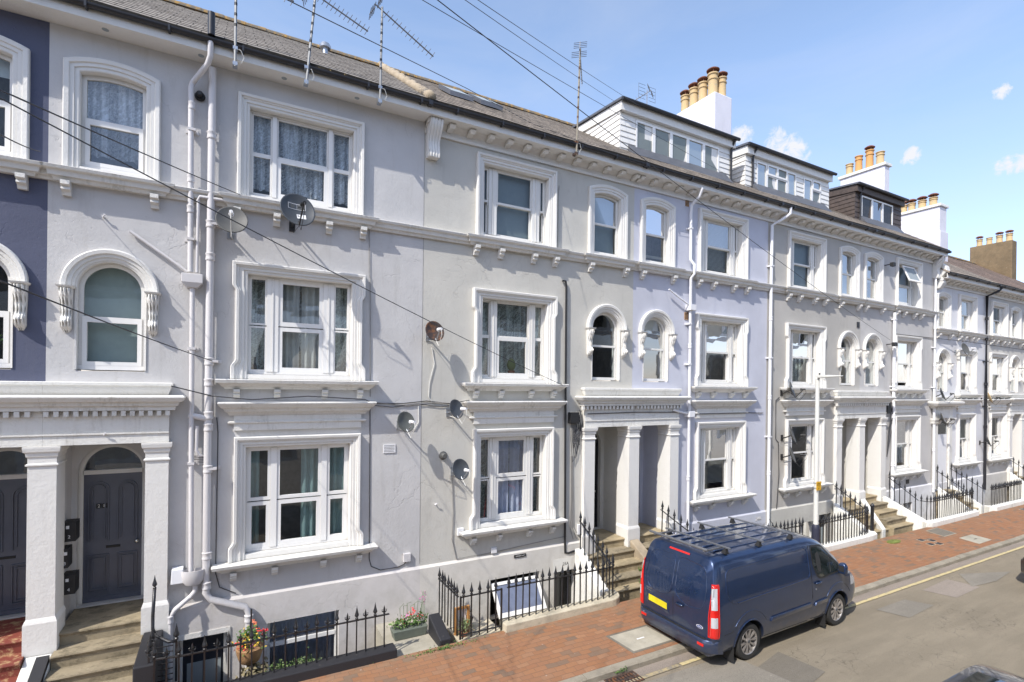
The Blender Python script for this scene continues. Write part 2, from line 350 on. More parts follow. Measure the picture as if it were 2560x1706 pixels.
# ------------------------------------------------------------------ mesh helper
class MB:
    def __init__(s): s.v = []; s.f = []; s.m = []; s.cm = 0
    def add(s, vs, fs):
        o = len(s.v); s.v += [Vector(p) for p in vs]
        for f in fs: s.f.append([i + o for i in f]); s.m.append(s.cm)
        return s
    def box(s, x0, x1, y0, y1, z0, z1):
        return s.add([(x0, y0, z0), (x1, y0, z0), (x1, y1, z0), (x0, y1, z0), (x0, y0, z1), (x1, y0, z1), (x1, y1, z1), (x0, y1, z1)],
                     [(0, 3, 2, 1), (4, 5, 6, 7), (0, 1, 5, 4), (1, 2, 6, 5), (2, 3, 7, 6), (3, 0, 4, 7)])
    def rings(s, rings, closed=True, cap0=True, cap1=True):
        n = len(rings[0]); vs = [p for r in rings for p in r]; fs = []
        for i in range(len(rings) - 1):
            for j in range(n if closed else n - 1):
                a = i * n + j; b = i * n + (j + 1) % n
                fs.append((a, b, b + n, a + n))
        if closed and cap0: fs.append(tuple(range(n - 1, -1, -1)))
        if closed and cap1: fs.append(tuple(range((len(rings) - 1) * n, len(rings) * n)))
        return s.add(vs, fs)
    def tube(s, pts, r, n=8, cap=True):
        pts = [Vector(p) for p in pts]; rs = []; up = None
        for i, p in enumerate(pts):
            t = (pts[min(i + 1, len(pts) - 1)] - pts[max(i - 1, 0)])
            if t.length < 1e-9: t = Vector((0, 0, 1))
            t.normalize()
            if up is None:
                up = Vector((0, 0, 1)) if abs(t.z) < .9 else Vector((1, 0, 0))
            a = t.cross(up)
            if a.length < 1e-4: a = t.cross(Vector((1, 0, 0)))
            a.normalize(); b = t.cross(a); up = -b if False else up
            rr = r[i] if isinstance(r, (list, tuple)) else r
            rs.append([p + (a * math.cos(2 * math.pi * k / n) + b * math.sin(2 * math.pi * k / n)) * rr for k in range(n)])
        return s.rings(rs, True, cap, cap)
    def lathe(s, cx, cy, prof, n=16, axis='z', cap=True):
        rs = []
        for r, z in prof:
            ring = []
            for k in range(n):
                a = 2 * math.pi * k / n; c, d = r * math.cos(a), r * math.sin(a)
                ring.append((cx + c, cy + d, z) if axis == 'z' else ((cx + c, z, cy + d) if axis == 'y' else (z, cx + c, cy + d)))
            rs.append(ring)
        return s.rings(rs, True, cap, cap)
    def cornice(s, x0, x1, prof, wy=WY, cap=True):
        """prof: (z, projection) pairs from the bottom up; mitred returns at both ends"""
        rs = [[(x0 - o, wy, z), (x0 - o, wy - o, z), (x1 + o, wy - o, z), (x1 + o, wy, z)] for z, o in prof]
        return s.rings(rs, True, cap, cap)
    def poly(s, outer, holes=(), y=0.0, rev=0.0):
        """flat polygon in (x,z) at depth y, with holes; rev > 0 adds reveals going back from each hole"""
        loops = [[Vector((p[0], p[1], 0)) for p in l] for l in [outer, *holes]]
        flat = [p for l in loops for p in l]
        tri = tessellate_polygon(loops)
        s.add([(p.x, y, p.y) for p in flat], [t for t in tri if len(set(t)) == 3])
        if rev:
            for h in holes:
                s.rings([[(p[0], y, p[1]) for p in h], [(p[0], y + rev, p[1]) for p in h]], True, False, False)
        return s
    def quadz(s, pts): return s.add(pts, [tuple(range(len(pts)))])
    def leaf(s, p, size, nrm=None):
        a = Vector((random.gauss(0, 1), random.gauss(0, 1), random.gauss(0, 1))).normalized(); b = a.orthogonal().normalized()
        if nrm: b = (b + nrm).normalized()
        p = Vector(p); w = size * .45
        return s.add([p - a * size * .5, p + b * w * .5, p + a * size * .5, p - b * w * .5], [(0, 1, 2, 3)])
    def build(s, name, mats, parent=None, smooth=False, org=None, bevel=0, autosmooth=None):
        if not isinstance(mats, (list, tuple)): mats = [mats]
        L = Vector(org) if org is not None else (Vector(parent['_o']) if parent is not None and '_o' in parent else Vector((0, 0, 0)))
        me = bpy.data.meshes.new(name)
        me.from_pydata([tuple(p - L) for p in s.v], [], s.f)
        for m in mats: me.materials.append(M[m] if isinstance(m, str) else m)
        if len(mats) > 1: me.polygons.foreach_set('material_index', s.m)
        bm = bmesh.new(); bm.from_mesh(me)
        bmesh.ops.recalc_face_normals(bm, faces=bm.faces)
        bm.to_mesh(me); bm.free()
        if smooth:
            me.polygons.foreach_set('use_smooth', [True] * len(me.polygons))
            if smooth != 'all':
                try: me.set_sharp_from_angle(angle=R(38))
                except Exception: pass
        ob = bpy.data.objects.new(name, me); COL.objects.link(ob)
        if parent is not None:
            ob.parent = parent
            ob['_o'] = tuple(L)
        else:
            ob.location = L; ob['_o'] = tuple(L)
        if bevel:
            b = ob.modifiers.new('edge', 'BEVEL'); b.width = bevel; b.segments = 2; b.limit_method = 'ANGLE'
        return ob
def thing(name, label, cat, loc, group=None):
    o = bpy.data.objects.new(name, None); COL.objects.link(o); o.location = loc
    o['_o'] = tuple(loc); o['label'] = label; o['category'] = cat
    if group: o['group'] = group
    return o
def tag(o, label, cat, group=None):
    o['label'] = label; o['category'] = cat
    if group: o['group'] = group
    return o
def struct(o): o['kind'] = 'structure'; return o
def copy_tree(o, parent=None):
    c = o.copy(); COL.objects.link(c)
    if parent is not None: c.parent = parent
    for ch in list(o.children): copy_tree(ch, c)
    return c
def arc(p0, p1, sag, n=14):
    p0, p1 = Vector(p0), Vector(p1)
    return [p0.lerp(p1, t) - Vector((0, 0, sag * 4 * t * (1 - t))) for t in [i / n for i in range(n + 1)]]
def text_mesh(name, s, size, mat, parent, mtx, ext=.002):
    """lettering as real raised geometry"""
    cu = bpy.data.curves.new(name, 'FONT'); cu.body = s; cu.size = size; cu.extrude = ext; cu.align_x = 'CENTER'; cu.align_y = 'CENTER'; cu.resolution_u = 3
    tmp = bpy.data.objects.new('tmp', cu); COL.objects.link(tmp)
    bpy.context.view_layer.update()
    me = bpy.data.meshes.new_from_object(tmp.evaluated_get(bpy.context.evaluated_depsgraph_get()))
    bpy.data.objects.remove(tmp)
    me.name = name; me.materials.clear(); me.materials.append(M[mat])
    o = bpy.data.objects.new(name, me); COL.objects.link(o); o.parent = parent
    L = Vector(parent['_o']) if '_o' in parent else Vector((0, 0, 0))
    o.matrix_local = Matrix.Translation(-L) @ mtx; o['_o'] = tuple(L)
    return o
def face_street(x, y, z): return Matrix.Translation((x, y, z)) @ Matrix.Rotation(R(90), 4, 'X')   # text readable from -Y

# ------------------------------------------------------------------ house fronts
def outline(kind, cx, hw, z0, z1, t=0.0, rise=.15, ear=0.0, foot=0.0, n=12):
    """open path from lower left, over the head, to lower right; t grows outwards"""
    if kind == 'rect' and not (ear or foot):
        return [(cx - hw - t, z0), (cx - hw - t, z1 + t), (cx + hw + t, z1 + t), (cx + hw + t, z0)]
    if kind == 'rect':
        h = z1 - z0; x = hw + t
        L = [(x + foot, z0), (x + foot, z0 + .21)]
        for k in range(1, 6):
            a = k / 5; L.append((x + foot * (1 - (3 * a * a - 2 * a ** 3)), z0 + .21 + .13 * a))
        L += [(x, z0 + .40), (x, z1 - .32)]
        for k in range(1, 6):
            a = k / 5; L.append((x + ear * (3 * a * a - 2 * a ** 3), z1 - .32 + .11 * a))
        L += [(x + ear, z1 + t)]
        return [(cx - a, b) for a, b in L] + [(cx + a, b) for a, b in reversed(L)]
    if kind == 'seg':
        Rr = (hw * hw + rise * rise) / (2 * rise); cz = z1 - Rr; x = hw + t; rad = Rr + t
        zs = cz + math.sqrt(max(rad * rad - x * x, 0)); a0 = math.asin(x / rad)
        pts = [(cx - x, z0), (cx - x, zs - .001)]
        for k in range(n + 1):
            a = -a0 + 2 * a0 * k / n; pts.append((cx + rad * math.sin(a), cz + rad * math.cos(a)))
        return pts + [(cx + x, zs - .001), (cx + x, z0)]
    if kind == 'round':
        sp = z1 - hw; rad = hw + t; pts = [(cx - rad, z0), (cx - rad, sp - .001)]
        for k in range(2 * n + 1):
            a = math.pi * (1 - k / (2 * n)); pts.append((cx + rad * math.cos(a), sp + rad * math.sin(a)))
        return pts + [(cx + rad, sp - .001), (cx + rad, z0)]
def loft_outline(mb, kind, cx, hw, z0, z1, prof, wy=WY, **kw):
    """prof: list of (t, projection[, ear factor])"""
    rs = []
    for t, o in prof:
        k = dict(kw); s = max(0, min(1, (t - .02) / .12))
        k['ear'] = kw.get('ear', 0) * s; k['foot'] = kw.get('foot', 0) * s
        if kw.get('ear') or kw.get('foot'): k['ear'] += 1e-5; k['foot'] += 1e-5
        rs.append([(x, wy - o, z) for x, z in outline(kind, cx, hw, z0, z1, t, **k)])
    mb.rings(rs, closed=False)
    return mb
SUR = [(-.004, -.28), (-.004, .02), (.012, .035), (.045, .035), (.05, .055), (.095, .055), (.105, .075), (.125, .075), (.132, .098), (.172, .104), (.185, .085), (.185, 0)]
SURS = [(-.004, -.2), (-.004, .02), (.01, .03), (.055, .03), (.06, .048), (.11, .05), (.12, .07), (.175, .076), (.19, .06), (.19, 0)]

def wavy(mb, x0, x1, z0, z1, y, amp=.03, per=.11, scallop=0):
    n = max(4, int((x1 - x0) / per * 5)); ph = random.random() * 6
    top = []; bot = []
    for i in range(n + 1):
        x = x0 + (x1 - x0) * i / n
        yy = y + amp * math.sin(ph + 2 * math.pi * (x - x0) / per + .8 * math.sin(x * 7 + ph))
        top.append((x, yy, z1)); bot.append((x, yy, z0 + scallop * abs(math.sin(math.pi * (x - x0) / .17))))
    mb.rings([top, bot], closed=False)

def joinery(fr, pn, x0, x1, z0, z1, y, fw=.06, depth=.05, tilt=.004):
    """one framed light: frame ring + its pane"""
    fr.box(x0, x0 + fw, y, y + depth, z0, z1); fr.box(x1 - fw, x1, y, y + depth, z0, z1)
    fr.box(x0 + fw, x1 - fw, y, y + depth, z1 - fw, z1); fr.box(x0 + fw, x1 - fw, y, y + depth, z0, z0 + fw * 1.15)
    a = random.uniform(-tilt, tilt); b = random.uniform(-tilt, tilt); yc = y + depth * .6
    pn.quadz([(x0 + fw, yc - a, z0 + fw), (x1 - fw, yc + a + b, z0 + fw), (x1 - fw, yc + a - b, z1 - fw), (x0 + fw, yc - a + b * 0, z1 - fw)][::1])

def window(house, cx, hw, z0, z1, kind='rect', style='sash', cols=3, curtain='none', split=.5, recess=.16, mull=.14, sidew=.30,
           surround=True, ear=0, foot=0, rise=.15, glass='glass', room='room', fmat='sash', opened=0, wlabel=None, name='window', consoles=False):
    fr = MB(); pn = MB(); y = WY + recess
    ztop = z1
    if kind == 'rect':
        fr.box(cx - hw, cx + hw, y - .005, y + .09, z0, z0 + .05)
        fr.box(cx - hw, cx - hw + .035, y - .003, y + .09, z0 + .05, z1); fr.box(cx + hw - .035, cx + hw, y - .003, y + .09, z0 + .05, z1)
        fr.box(cx - hw + .035, cx + hw - .035, y - .003, y + .09, z1 - .035, z1)
        X0, X1, Z0, Z1 = cx - hw + .035, cx + hw - .035, z0 + .05, z1 - .035
        if cols == 3:
            a = X0 + sidew; b = X1 - sidew
            spans = [(X0, a - mull / 2, 0), (a + mull / 2, b - mull / 2, 1), (b + mull / 2, X1, 0)]
            for q in (a, b):
                fr.box(q - mull / 2, q + mull / 2, y - .015, y + .10, Z0, Z1)
                if mull > .1: fr.box(q - .012, q + .012, y - .028, y - .015, Z0, Z1)
        elif cols == 2: 
            q = (X0 + X1) / 2; fr.box(q - .03, q + .03, y - .01, y + .1, Z0, Z1); spans = [(X0, q - .03, 0), (q + .03, X1, 0)]
        else: spans = [(X0, X1, 1)]
        for (a, b, c) in spans:
            zm = Z0 + (Z1 - Z0) * (split if not isinstance(split, (tuple, list)) else split[c])
            if style == 'sash':
                op = opened * (Z1 - Z0)
                joinery(fr, pn, a, b, zm - .02, Z1, y + .005, .042, .04)
                joinery(fr, pn, a, b, Z0 + op, min(zm + .02 + op, Z1 - .1), y + .05, .045, .04)
                for xx in (a + .012, b - .03): fr.box(xx, xx + .018, y - .008, y + .005, zm - .09, zm - .02)
            elif style == 'upvc':      # fixed over an opener in a thicker frame
                joinery(fr, pn, a, b, zm, Z1, y + .02, .03, .05)
                joinery(fr, pn, a, b, Z0, zm, y + (.0 if c else .02), .075 if c else .035, .05)
            elif style == 'upvc2':     # both lights are thick openers
                joinery(fr, pn, a, b, zm + .01, Z1, y, .07 if c else .03, .055)
                joinery(fr, pn, a, b, Z0, zm - .01, y, .07 if c else .03, .055)
            elif style == 'upvc3':
                joinery(fr, pn, a, b, zm + .01, Z1, y, .05, .055); joinery(fr, pn, a, b, Z0, zm - .01, y, .075 if c else .07, .055)
    else:
        o0 = outline(kind, cx, hw, z0, z1, 0, rise=rise); o1 = outline(kind, cx, hw, z0, z1, -.065, rise=rise)
        for yy, A, B in ((y, o0, o1),):
            fr.rings([[(p[0], yy + .05, p[1]) for p in A], [(p[0], yy, p[1]) for p in A], [(p[0], yy, p[1]) for p in B], [(p[0], yy + .05, p[1]) for p in B]], closed=False)
        fr.box(cx - hw, cx + hw, y - .01, y + .07, z0, z0 + .07)
        zm = z0 + (z1 - z0) * split
        if style == 'sash':
            fr.box(cx - hw + .05, cx + hw - .05, y - .004, y + .05, zm - .025, zm + .025)
            if opened:
                fr.box(cx - hw + .05, cx + hw - .05, y + .05, y + .09, z0 + opened, z0 + opened + .06); fr.box(cx - hw + .05, cx + hw - .05, y + .05, y + .09, zm + opened - .03, zm + opened)
        else:
            fr.box(cx - hw + .05, cx + hw - .05, y - .012, y + .05, zm - .05, zm + .04)
            for xx in (cx - hw + .05, cx + hw - .11): fr.box(xx, xx + .06, y - .012, y + .05, z0 + .07, zm - .05)
            fr.box(cx - hw + .11, cx + hw - .11, y - .012, y + .05, z0 + .07, z0 + .13)
        lo = outline(kind, cx, hw - .05, z0 + .07, z1 - .05, 0, rise=rise)
        up = [(p[0], p[1]) for p in lo]; up[0] = (up[0][0], zm); up[-1] = (up[-1][0], zm)
        pn.poly(up, y=y + .03)
        pn.quadz([(cx - hw + .06, y + .034, z0 + .07), (cx + hw - .06, y + .028, z0 + .07), (cx + hw - .06, y + .03, zm), (cx - hw + .06, y + .036, zm)])
    w = fr.build(name, fmat, house)
    if wlabel: w['label'] = wlabel
    pn.build('pane', glass, w)
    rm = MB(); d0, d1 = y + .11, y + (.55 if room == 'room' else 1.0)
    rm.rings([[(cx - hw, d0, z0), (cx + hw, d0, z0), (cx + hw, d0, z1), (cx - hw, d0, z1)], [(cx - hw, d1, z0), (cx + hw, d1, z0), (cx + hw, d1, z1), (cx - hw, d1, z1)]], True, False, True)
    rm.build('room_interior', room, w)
    cu = MB(); cy = y + .16; cm = None; x0, x1 = cx - hw + .01, cx + hw - .01
    if curtain == 'lace': wavy(cu, x0, x1, z0 + .18, z1, cy, .022, .10, .03); cm = 'lace'
    elif curtain == 'lace_half': wavy(cu, x0, x1, z0 + .26, z1, cy, .022, .10, .04); cm = 'lace'
    elif curtain == 'floral': wavy(cu, x0, x1, z0, z1, cy, .02, .16); cm = 'lace_green'
    elif curtain == 'drape_mid':
        for a, b in ((cx - .36, cx - .02), (cx + .02, cx + .36)): wavy(cu, a, b, z0, z1, cy, .04, .12)
        cm = 'drape_grey'
    elif curtain == 'net_only': wavy(cu, x0, x1, z0 + .02, z1, cy, .02, .12); cm = 'lace_green'
    elif curtain == 'drape_right': wavy(cu, cx + .05, x1, z0, z1, cy, .05, .14); wavy(cu, x0, x0 + .22, z0, z1, cy, .04, .12); cm = 'drape_teal'
    elif curtain == 'drape_pair':
        wavy(cu, cx - .42, cx + .0, z0, z1, cy, .04, .13); wavy(cu, cx + .06, cx + .42, z0, z1, cy + .01, .04, .13); cm = 'drape_lilac'
    elif curtain == 'drape_sides': wavy(cu, x0, x0 + hw * .5, z0, z1, cy, .04, .12); wavy(cu, x1 - hw * .5, x1, z0, z1, cy, .04, .12); cm = 'drape_grey'
    elif curtain == 'blind_green': cu.box(x0, x1, cy, cy + .01, z0, z1); cm = 'blind_green'; 
    elif curtain == 'blind_full': cu.box(x0, x1, cy, cy + .01, z0 + .02, z1); cm = 'blind_grey'
    elif curtain == 'blind_pale': cu.box(x0, x1, cy, cy + .01, z0 + (z1 - z0) * .45, z1); cm = 'blind_pale'
    elif curtain == 'venetian':
        zz = z1 - .02
        while zz > z0 + (z1 - z0) * .12: cu.box(x0 + .02, x1 - .02, cy, cy + .03, zz - .008, zz); zz -= .034
        cm = 'blind_pale'
    elif curtain == 'half_blind':
        cu.box(x0, x1, cy, cy + .01, z1 - (z1 - z0) * .2, z1); cm = 'blind_pale'
    if curtain in ('drape_mid', 'drape_sides', 'drape_pair') and kind == 'rect':
        nt_ = MB(); wavy(nt_, x0, x1, z0 + .02, z1, cy + .09, .015, .09); nt_.build('reflection_net', 'lace_green', w, smooth='all')  # net added behind the drapes, stands in for pale reflection in the panes
    if cm: cu.build('curtain', cm, w, smooth='all' if 'box' not in curtain and not curtain.startswith(('blind', 'ven', 'half')) else False)
    if surround:
        s = MB(); prof = SUR if kind == 'rect' else SURS
        if kind == 'round' and consoles:
            loft_outline(s, kind, cx, hw, z0, z1, [(-.004, -.28), (-.004, .012), (.02, .016), (.02, 0)])
            sp = z1 - hw
            pr = [(.02, 0), (.02, .03), (.06, .034), (.065, .055), (.11, .06), (.12, .085), (.17, .092), (.19, .07), (.19, 0)]
            rs = []
            for t, o in pr:
                pts = outline('round', cx, hw, sp, z1, t)[1:-1]; rs.append([(x, WY - o, z) for x, z in pts])
            s.rings(rs, closed=False)
        else:
            loft_outline(s, kind, cx, hw, z0 - .09, z1, prof, rise=rise, ear=ear, foot=foot)
            s.box(cx - hw - .001, cx + hw + .001, WY - .02, WY + recess, z0 - .089, z0 - .004)
        s.build('surround', 'trim', w, smooth=False)
    return w

def bracket(mb, x, z1, h=.17, w=.10, o=.20):
    """small scrolled bracket under a sill"""
    prof = [(0, z1), (-o, z1), (-o, z1 - h * .30), (-o * .72, z1 - h * .42), (-o * .78, z1 - h * .62), (-o * .45, z1 - h * .74), (-o * .36, z1 - h), (0, z1 - h)]
    mb.rings([[(xx, WY + p[0], p[1]) for p in prof] for xx in (x - w / 2, x + w / 2)], True)

def console(house, cx, z1, h=.66, w=.155):
    """carved acanthus console under the archivolt"""
    mb = MB()
    n = 34; prof = []
    for i in range(n + 1):
        t = i / n
        o = .135 - .06 * t + .028 * math.sin(t * math.pi * 2 * 1.35 + .9)
        if t > .66: o += .026 * math.exp(-((t - .76) / .07) ** 2)
        if t > .88: o *= max(.15, 1 - (t - .88) / .12)
        prof.append((z1 - h * t, o, w * (.5 - .10 * min(1, t * 1.5)) * (1 if t < .9 else 1 - (t - .9) * 5)))
    m = 12; rs = []
    for k, (z, o, hw) in enumerate(prof):
        ring = [(cx - hw, WY, z)]; t = k / n
        for j in range(m + 1):
            a = -1 + 2 * j / m
            lobes = .014 * math.cos(a * math.pi * 3.5) * (1 + .6 * math.sin(t * 26))
            teeth = .016 * (1 if (j % 3 == 1) else 0) * (1 if (.08 < t < .2 or .66 < t < .78) else 0)
            ring.append((cx + a * hw, WY - max(.012, o * (1 - .22 * a * a) + lobes + teeth), z))
        ring.append((cx + hw, WY, z)); rs.append(ring)
    mb.rings(rs, True)
    mb.rings([[(cx - w / 2 - k, WY, z), (cx - w / 2 - k, WY - o, z), (cx + w / 2 + k, WY - o, z), (cx + w / 2 + k, WY, z)] for z, o, k in ((z1, .13, .0), (z1 + .015, .155, .02), (z1 + .04, .165, .03))], True)
    return mb.build('console_bracket', 'trim', house, smooth=True)

def wide_sill(house, cx, hw, z, low, name='sill', mat='grimy', nb=4, frieze=False, bw=.10, h=.16):
    """moulded sill on brackets; low = underside z of the moulding"""
    mb = MB(); H = z - low
    mb.cornice(cx - hw, cx + hw, [(low, .10), (low + H * .18, .12), (low + H * .3, .155), (low + H * .55, .19), (low + H * .62, .235), (z - .012, .25), (z, .235)])
    for i in range(nb):
        if nb == 4: x = cx + hw * (-.93, -.36, .36, .93)[i]
        else: x = cx - hw * .93 + 2 * hw * .93 * i / (nb - 1)
        bracket(mb, x, low - .001, h, bw, .16)
    return mb.build(name, mat, house)

def bay(h, cx, hw, L, w2='lace', w1='drape_mid', w0='drape_right', st=('upvc', 'upvc2', 'upvc3'), labels=(None, None, None), fmat='sash', split=(.5, .5, .5), mull=(.14, .14, .14),
        sidew=(.30, .30, .30), open1=0, recess=.16, glass=('glass_sky', 'glass', 'glass'), colour='trim', ears=(0, .06)):
    """three storeys of tripartite windows with their joined sills, frieze and hood"""
    for i, key in enumerate(('F2', 'F1', 'G')):
        z0, z1 = L[key]
        window(h, cx, hw, z0, z1, 'rect', st[i], 3, (w2, w1, w0)[i], split[i], recess, mull[i], sidew[i], ear=(0, .055, 0)[i], foot=(0, .07, .07)[i],
               glass=glass[i], fmat=fmat, wlabel=labels[i], opened=open1 if i == 1 else 0, room=('room', 'room', 'room_dark')[i])
    o = hw + .19
    z = L['F1'][0] - .095
    wide_sill(h, cx, o + .04, z, z - .17, 'sill', 'grimy')
    hz = L['G'][1] + .56      # underside of hood
    mb = MB()
    mb.box(cx - o, cx + o, WY - .06, WY, hz - .42 + .16, hz)                  # frieze
    mb.cornice(cx - o - .01, cx + o + .01, [(hz - .15, .06), (hz - .13, .085), (hz - .11, .085), (hz - .10, .06)])
    mb.cornice(cx - o, cx + o, [(hz, .07), (hz + .05, .10), (hz + .07, .14), (hz + .12, .16), (hz + .14, .20), (hz + .2, .245), (hz + .215, .25), (hz + .235, .24)])
    mb.build('hood_cornice', 'grimy', h)
    zz = L['G'][0] - .095
    wide_sill(h, cx, o + .06, zz, zz - .16, 'sill', 'grimy')

def house(name, label, a, b, mat, L, loc_z=0, zb=-1.35):
    return thing(name, label, 'house', ((a + b) / 2, WY, 0), 'houses of the stucco terrace')

def bx_hole(x0, x1, z0, z1): return [(x0, z0), (x1, z0), (x1, z1), (x0, z1)]
def closed_outline(kind, cx, hw, z0, z1, rise=.15):
    return outline(kind, cx, hw, z0, z1, 0, rise=rise)

LV = dict(F2=(8.13, 9.66), F1=(5.0, 6.75), G=(1.85, 3.72), A1=(5.02, 6.71), S2=(8.13, 9.64), top=10.33, string=8.03, eave=10.42, plinth=1.13)
LW = dict(F2=(7.46, 8.78), F1=(4.83, 6.44), G=(1.90, 3.72), A1=(4.85, 6.42), S2=(7.46, 8.74), top=9.50, string=7.38, eave=9.58, plinth=1.13)

def wall(h, a, b, mat, L, holes, plinth_mat=None, zb=-1.35):
    up = MB().poly([(a, zb), (b, zb), (b, L['top']), (a, L['top'])], holes, WY, .32)
    w = up.build('wall', mat, h)
    return w

def plinth(h, a, b, mat, z, holes, zb=-1.34):
    """slightly proud basement render with a sloped ledge"""
    mb = MB(); y = WY - .045
    mb.poly([(a, zb), (b, zb), (b, z - .03), (a, z - .03)], holes, y, .05)
    mb.quadz([(a, y, z - .03), (b, y, z - .03), (b, WY - .001, z + .02), (a, WY - .001, z + .02)])
    return mb.build('plinth', mat, h)

def string_course(h, a, b, z, spans):
    """floor moulding; spans = (x0, x1) where it breaks forward on brackets under a window"""
    mb = MB(); H = .19
    pr = [(z - H, .05), (z - H * .75, .07), (z - H * .7, .10), (z - H * .35, .115), (z - H * .25, .15), (z - .01, .165), (z, .15)]
    mb.rings([[(a, WY, q) for q, o in pr] and [(x, WY - o, q) for q, o in pr] + [(x, WY, z), (x, WY, z - H)] for x in (a, b)], True)
    for x0, x1 in spans:
        mb.cornice(x0, x1, [(z - H - .002, .10), (z - H * .75, .125), (z - H * .7, .16), (z - H * .35, .175), (z - H * .25, .22), (z - .005, .235), (z + .004, .215)])
        w = x1 - x0; xs = [x0 + .04, x1 - .04] + ([x0 + w * .30, x1 - w * .30] if w > 1.5 else [])
        for x in xs: bracket(mb, x, z - H - .003, .20, .11, .17)
    return mb.build('string_course', 'grimy', h)

def eaves(h, a, b, L, modillions=True, step=.452, ph=0.0):
    z = L['top']
    mb = MB()
    mb.box(a, b, WY - .40, WY - .375, z - .13, z + .05)                # fascia board
    mb.box(a, b, WY - .375, WY + .02, z - .13, z - .11)                # soffit
    if modillions:
        mb.rings([[(x, WY, z - .36), (x, WY - .05, z - .36), (x, WY - .06, z - .31), (x, WY - .03, z - .30), (x, WY - .04, z - .22), (x, WY - .12, z - .14), (x, WY - .14, z - .131), (x, WY, z - .131)] for x in (a, b)], True)
        x = a + ph
        while x < b - .1:
            mb.rings([[(q, WY - .03, z - .135), (q, WY - .27, z - .135), (q, WY - .28, z - .175), (q, WY - .23, z - .225), (q, WY - .17, z - .20), (q, WY - .03, z - .245)] for q in (x, x + .12)], True)
            x += step
    ob = mb.build('eaves', 'trim', h)
    if not modillions:
        v = MB(); x = a + .7
        while x < b - .3:
            v.lathe(x, WY - .22, [(.045, z - .134), (.045, z - .1305)], 12); x += 1.25
        v.build('soffit_vent', 'blind_grey', ob)
    g = MB(); yy = WY - .455; zz = z + .055
    ring = lambda x: [(x, yy + .062 * math.cos(t), zz + .062 * math.sin(t)) for t in [math.pi + math.pi * k / 8 for k in range(9)]] + [(x, yy + .052, zz), (x, yy - .052, zz)]
    g.rings([ring(a), ring(b)], True)
    x = a + .5
    while x < b: g.box(x, x + .03, yy - .072, yy + .066, zz - .078, zz + .008); x += 1.02
    g.box(b - .09, b - .01, yy - .07, yy + .07, zz - .07, zz + .012)
    g.build('gutter', 'gutter', h)
    return ob

RS = .69
def roof(h, a, b, mat, L, ridge_y=13.7, sag=0.02):
    mb = MB(); z0 = L['eave'] + .02; y0 = WY - .47; n = 10
    def zf(y, x): return z0 + RS * (y - y0) + sag * math.sin(x * 1.7) * .5
    top = []; bot = []; C = 15; dy = (ridge_y - y0) / C
    for i in range(n + 1):
        x = a + (b - a) * i / n
        saw = []
        for k in range(C):
            saw += [(x, y0 + k * dy, zf(y0 + k * dy, x) + .013), (x, y0 + (k + 1) * dy - .002, zf(y0 + (k + 1) * dy, x) + .003)]
        top.append(saw + [(x, ridge_y, zf(ridge_y, x)), (x, 2 * ridge_y - y0, z0), (x, 2 * ridge_y - y0, z0 - .05), (x, ridge_y, zf(ridge_y, x) - .09), (x, y0, zf(y0, x) - .045)])
    mb.rings(top, True)
    ob = mb.build('roof', mat, h)
    r = MB(); x = a; zr = z0 + RS * (ridge_y - y0)
    while x < b - .05:
        x2 = min(x + .44, b); q = lambda xx, k: [(xx, ridge_y + (.13 + k) * math.cos(t), zr - .05 + (.12 + k) * math.sin(t)) for t in [math.pi * j / 8 for j in range(9)]]
        r.rings([q(x, random.uniform(0, .008)), q(x2 + .0, random.uniform(.004, .014))], True); x = x2
    r.build('ridge_tile', 'ridge', ob)
    # back wall so the house is a closed body
    return ob

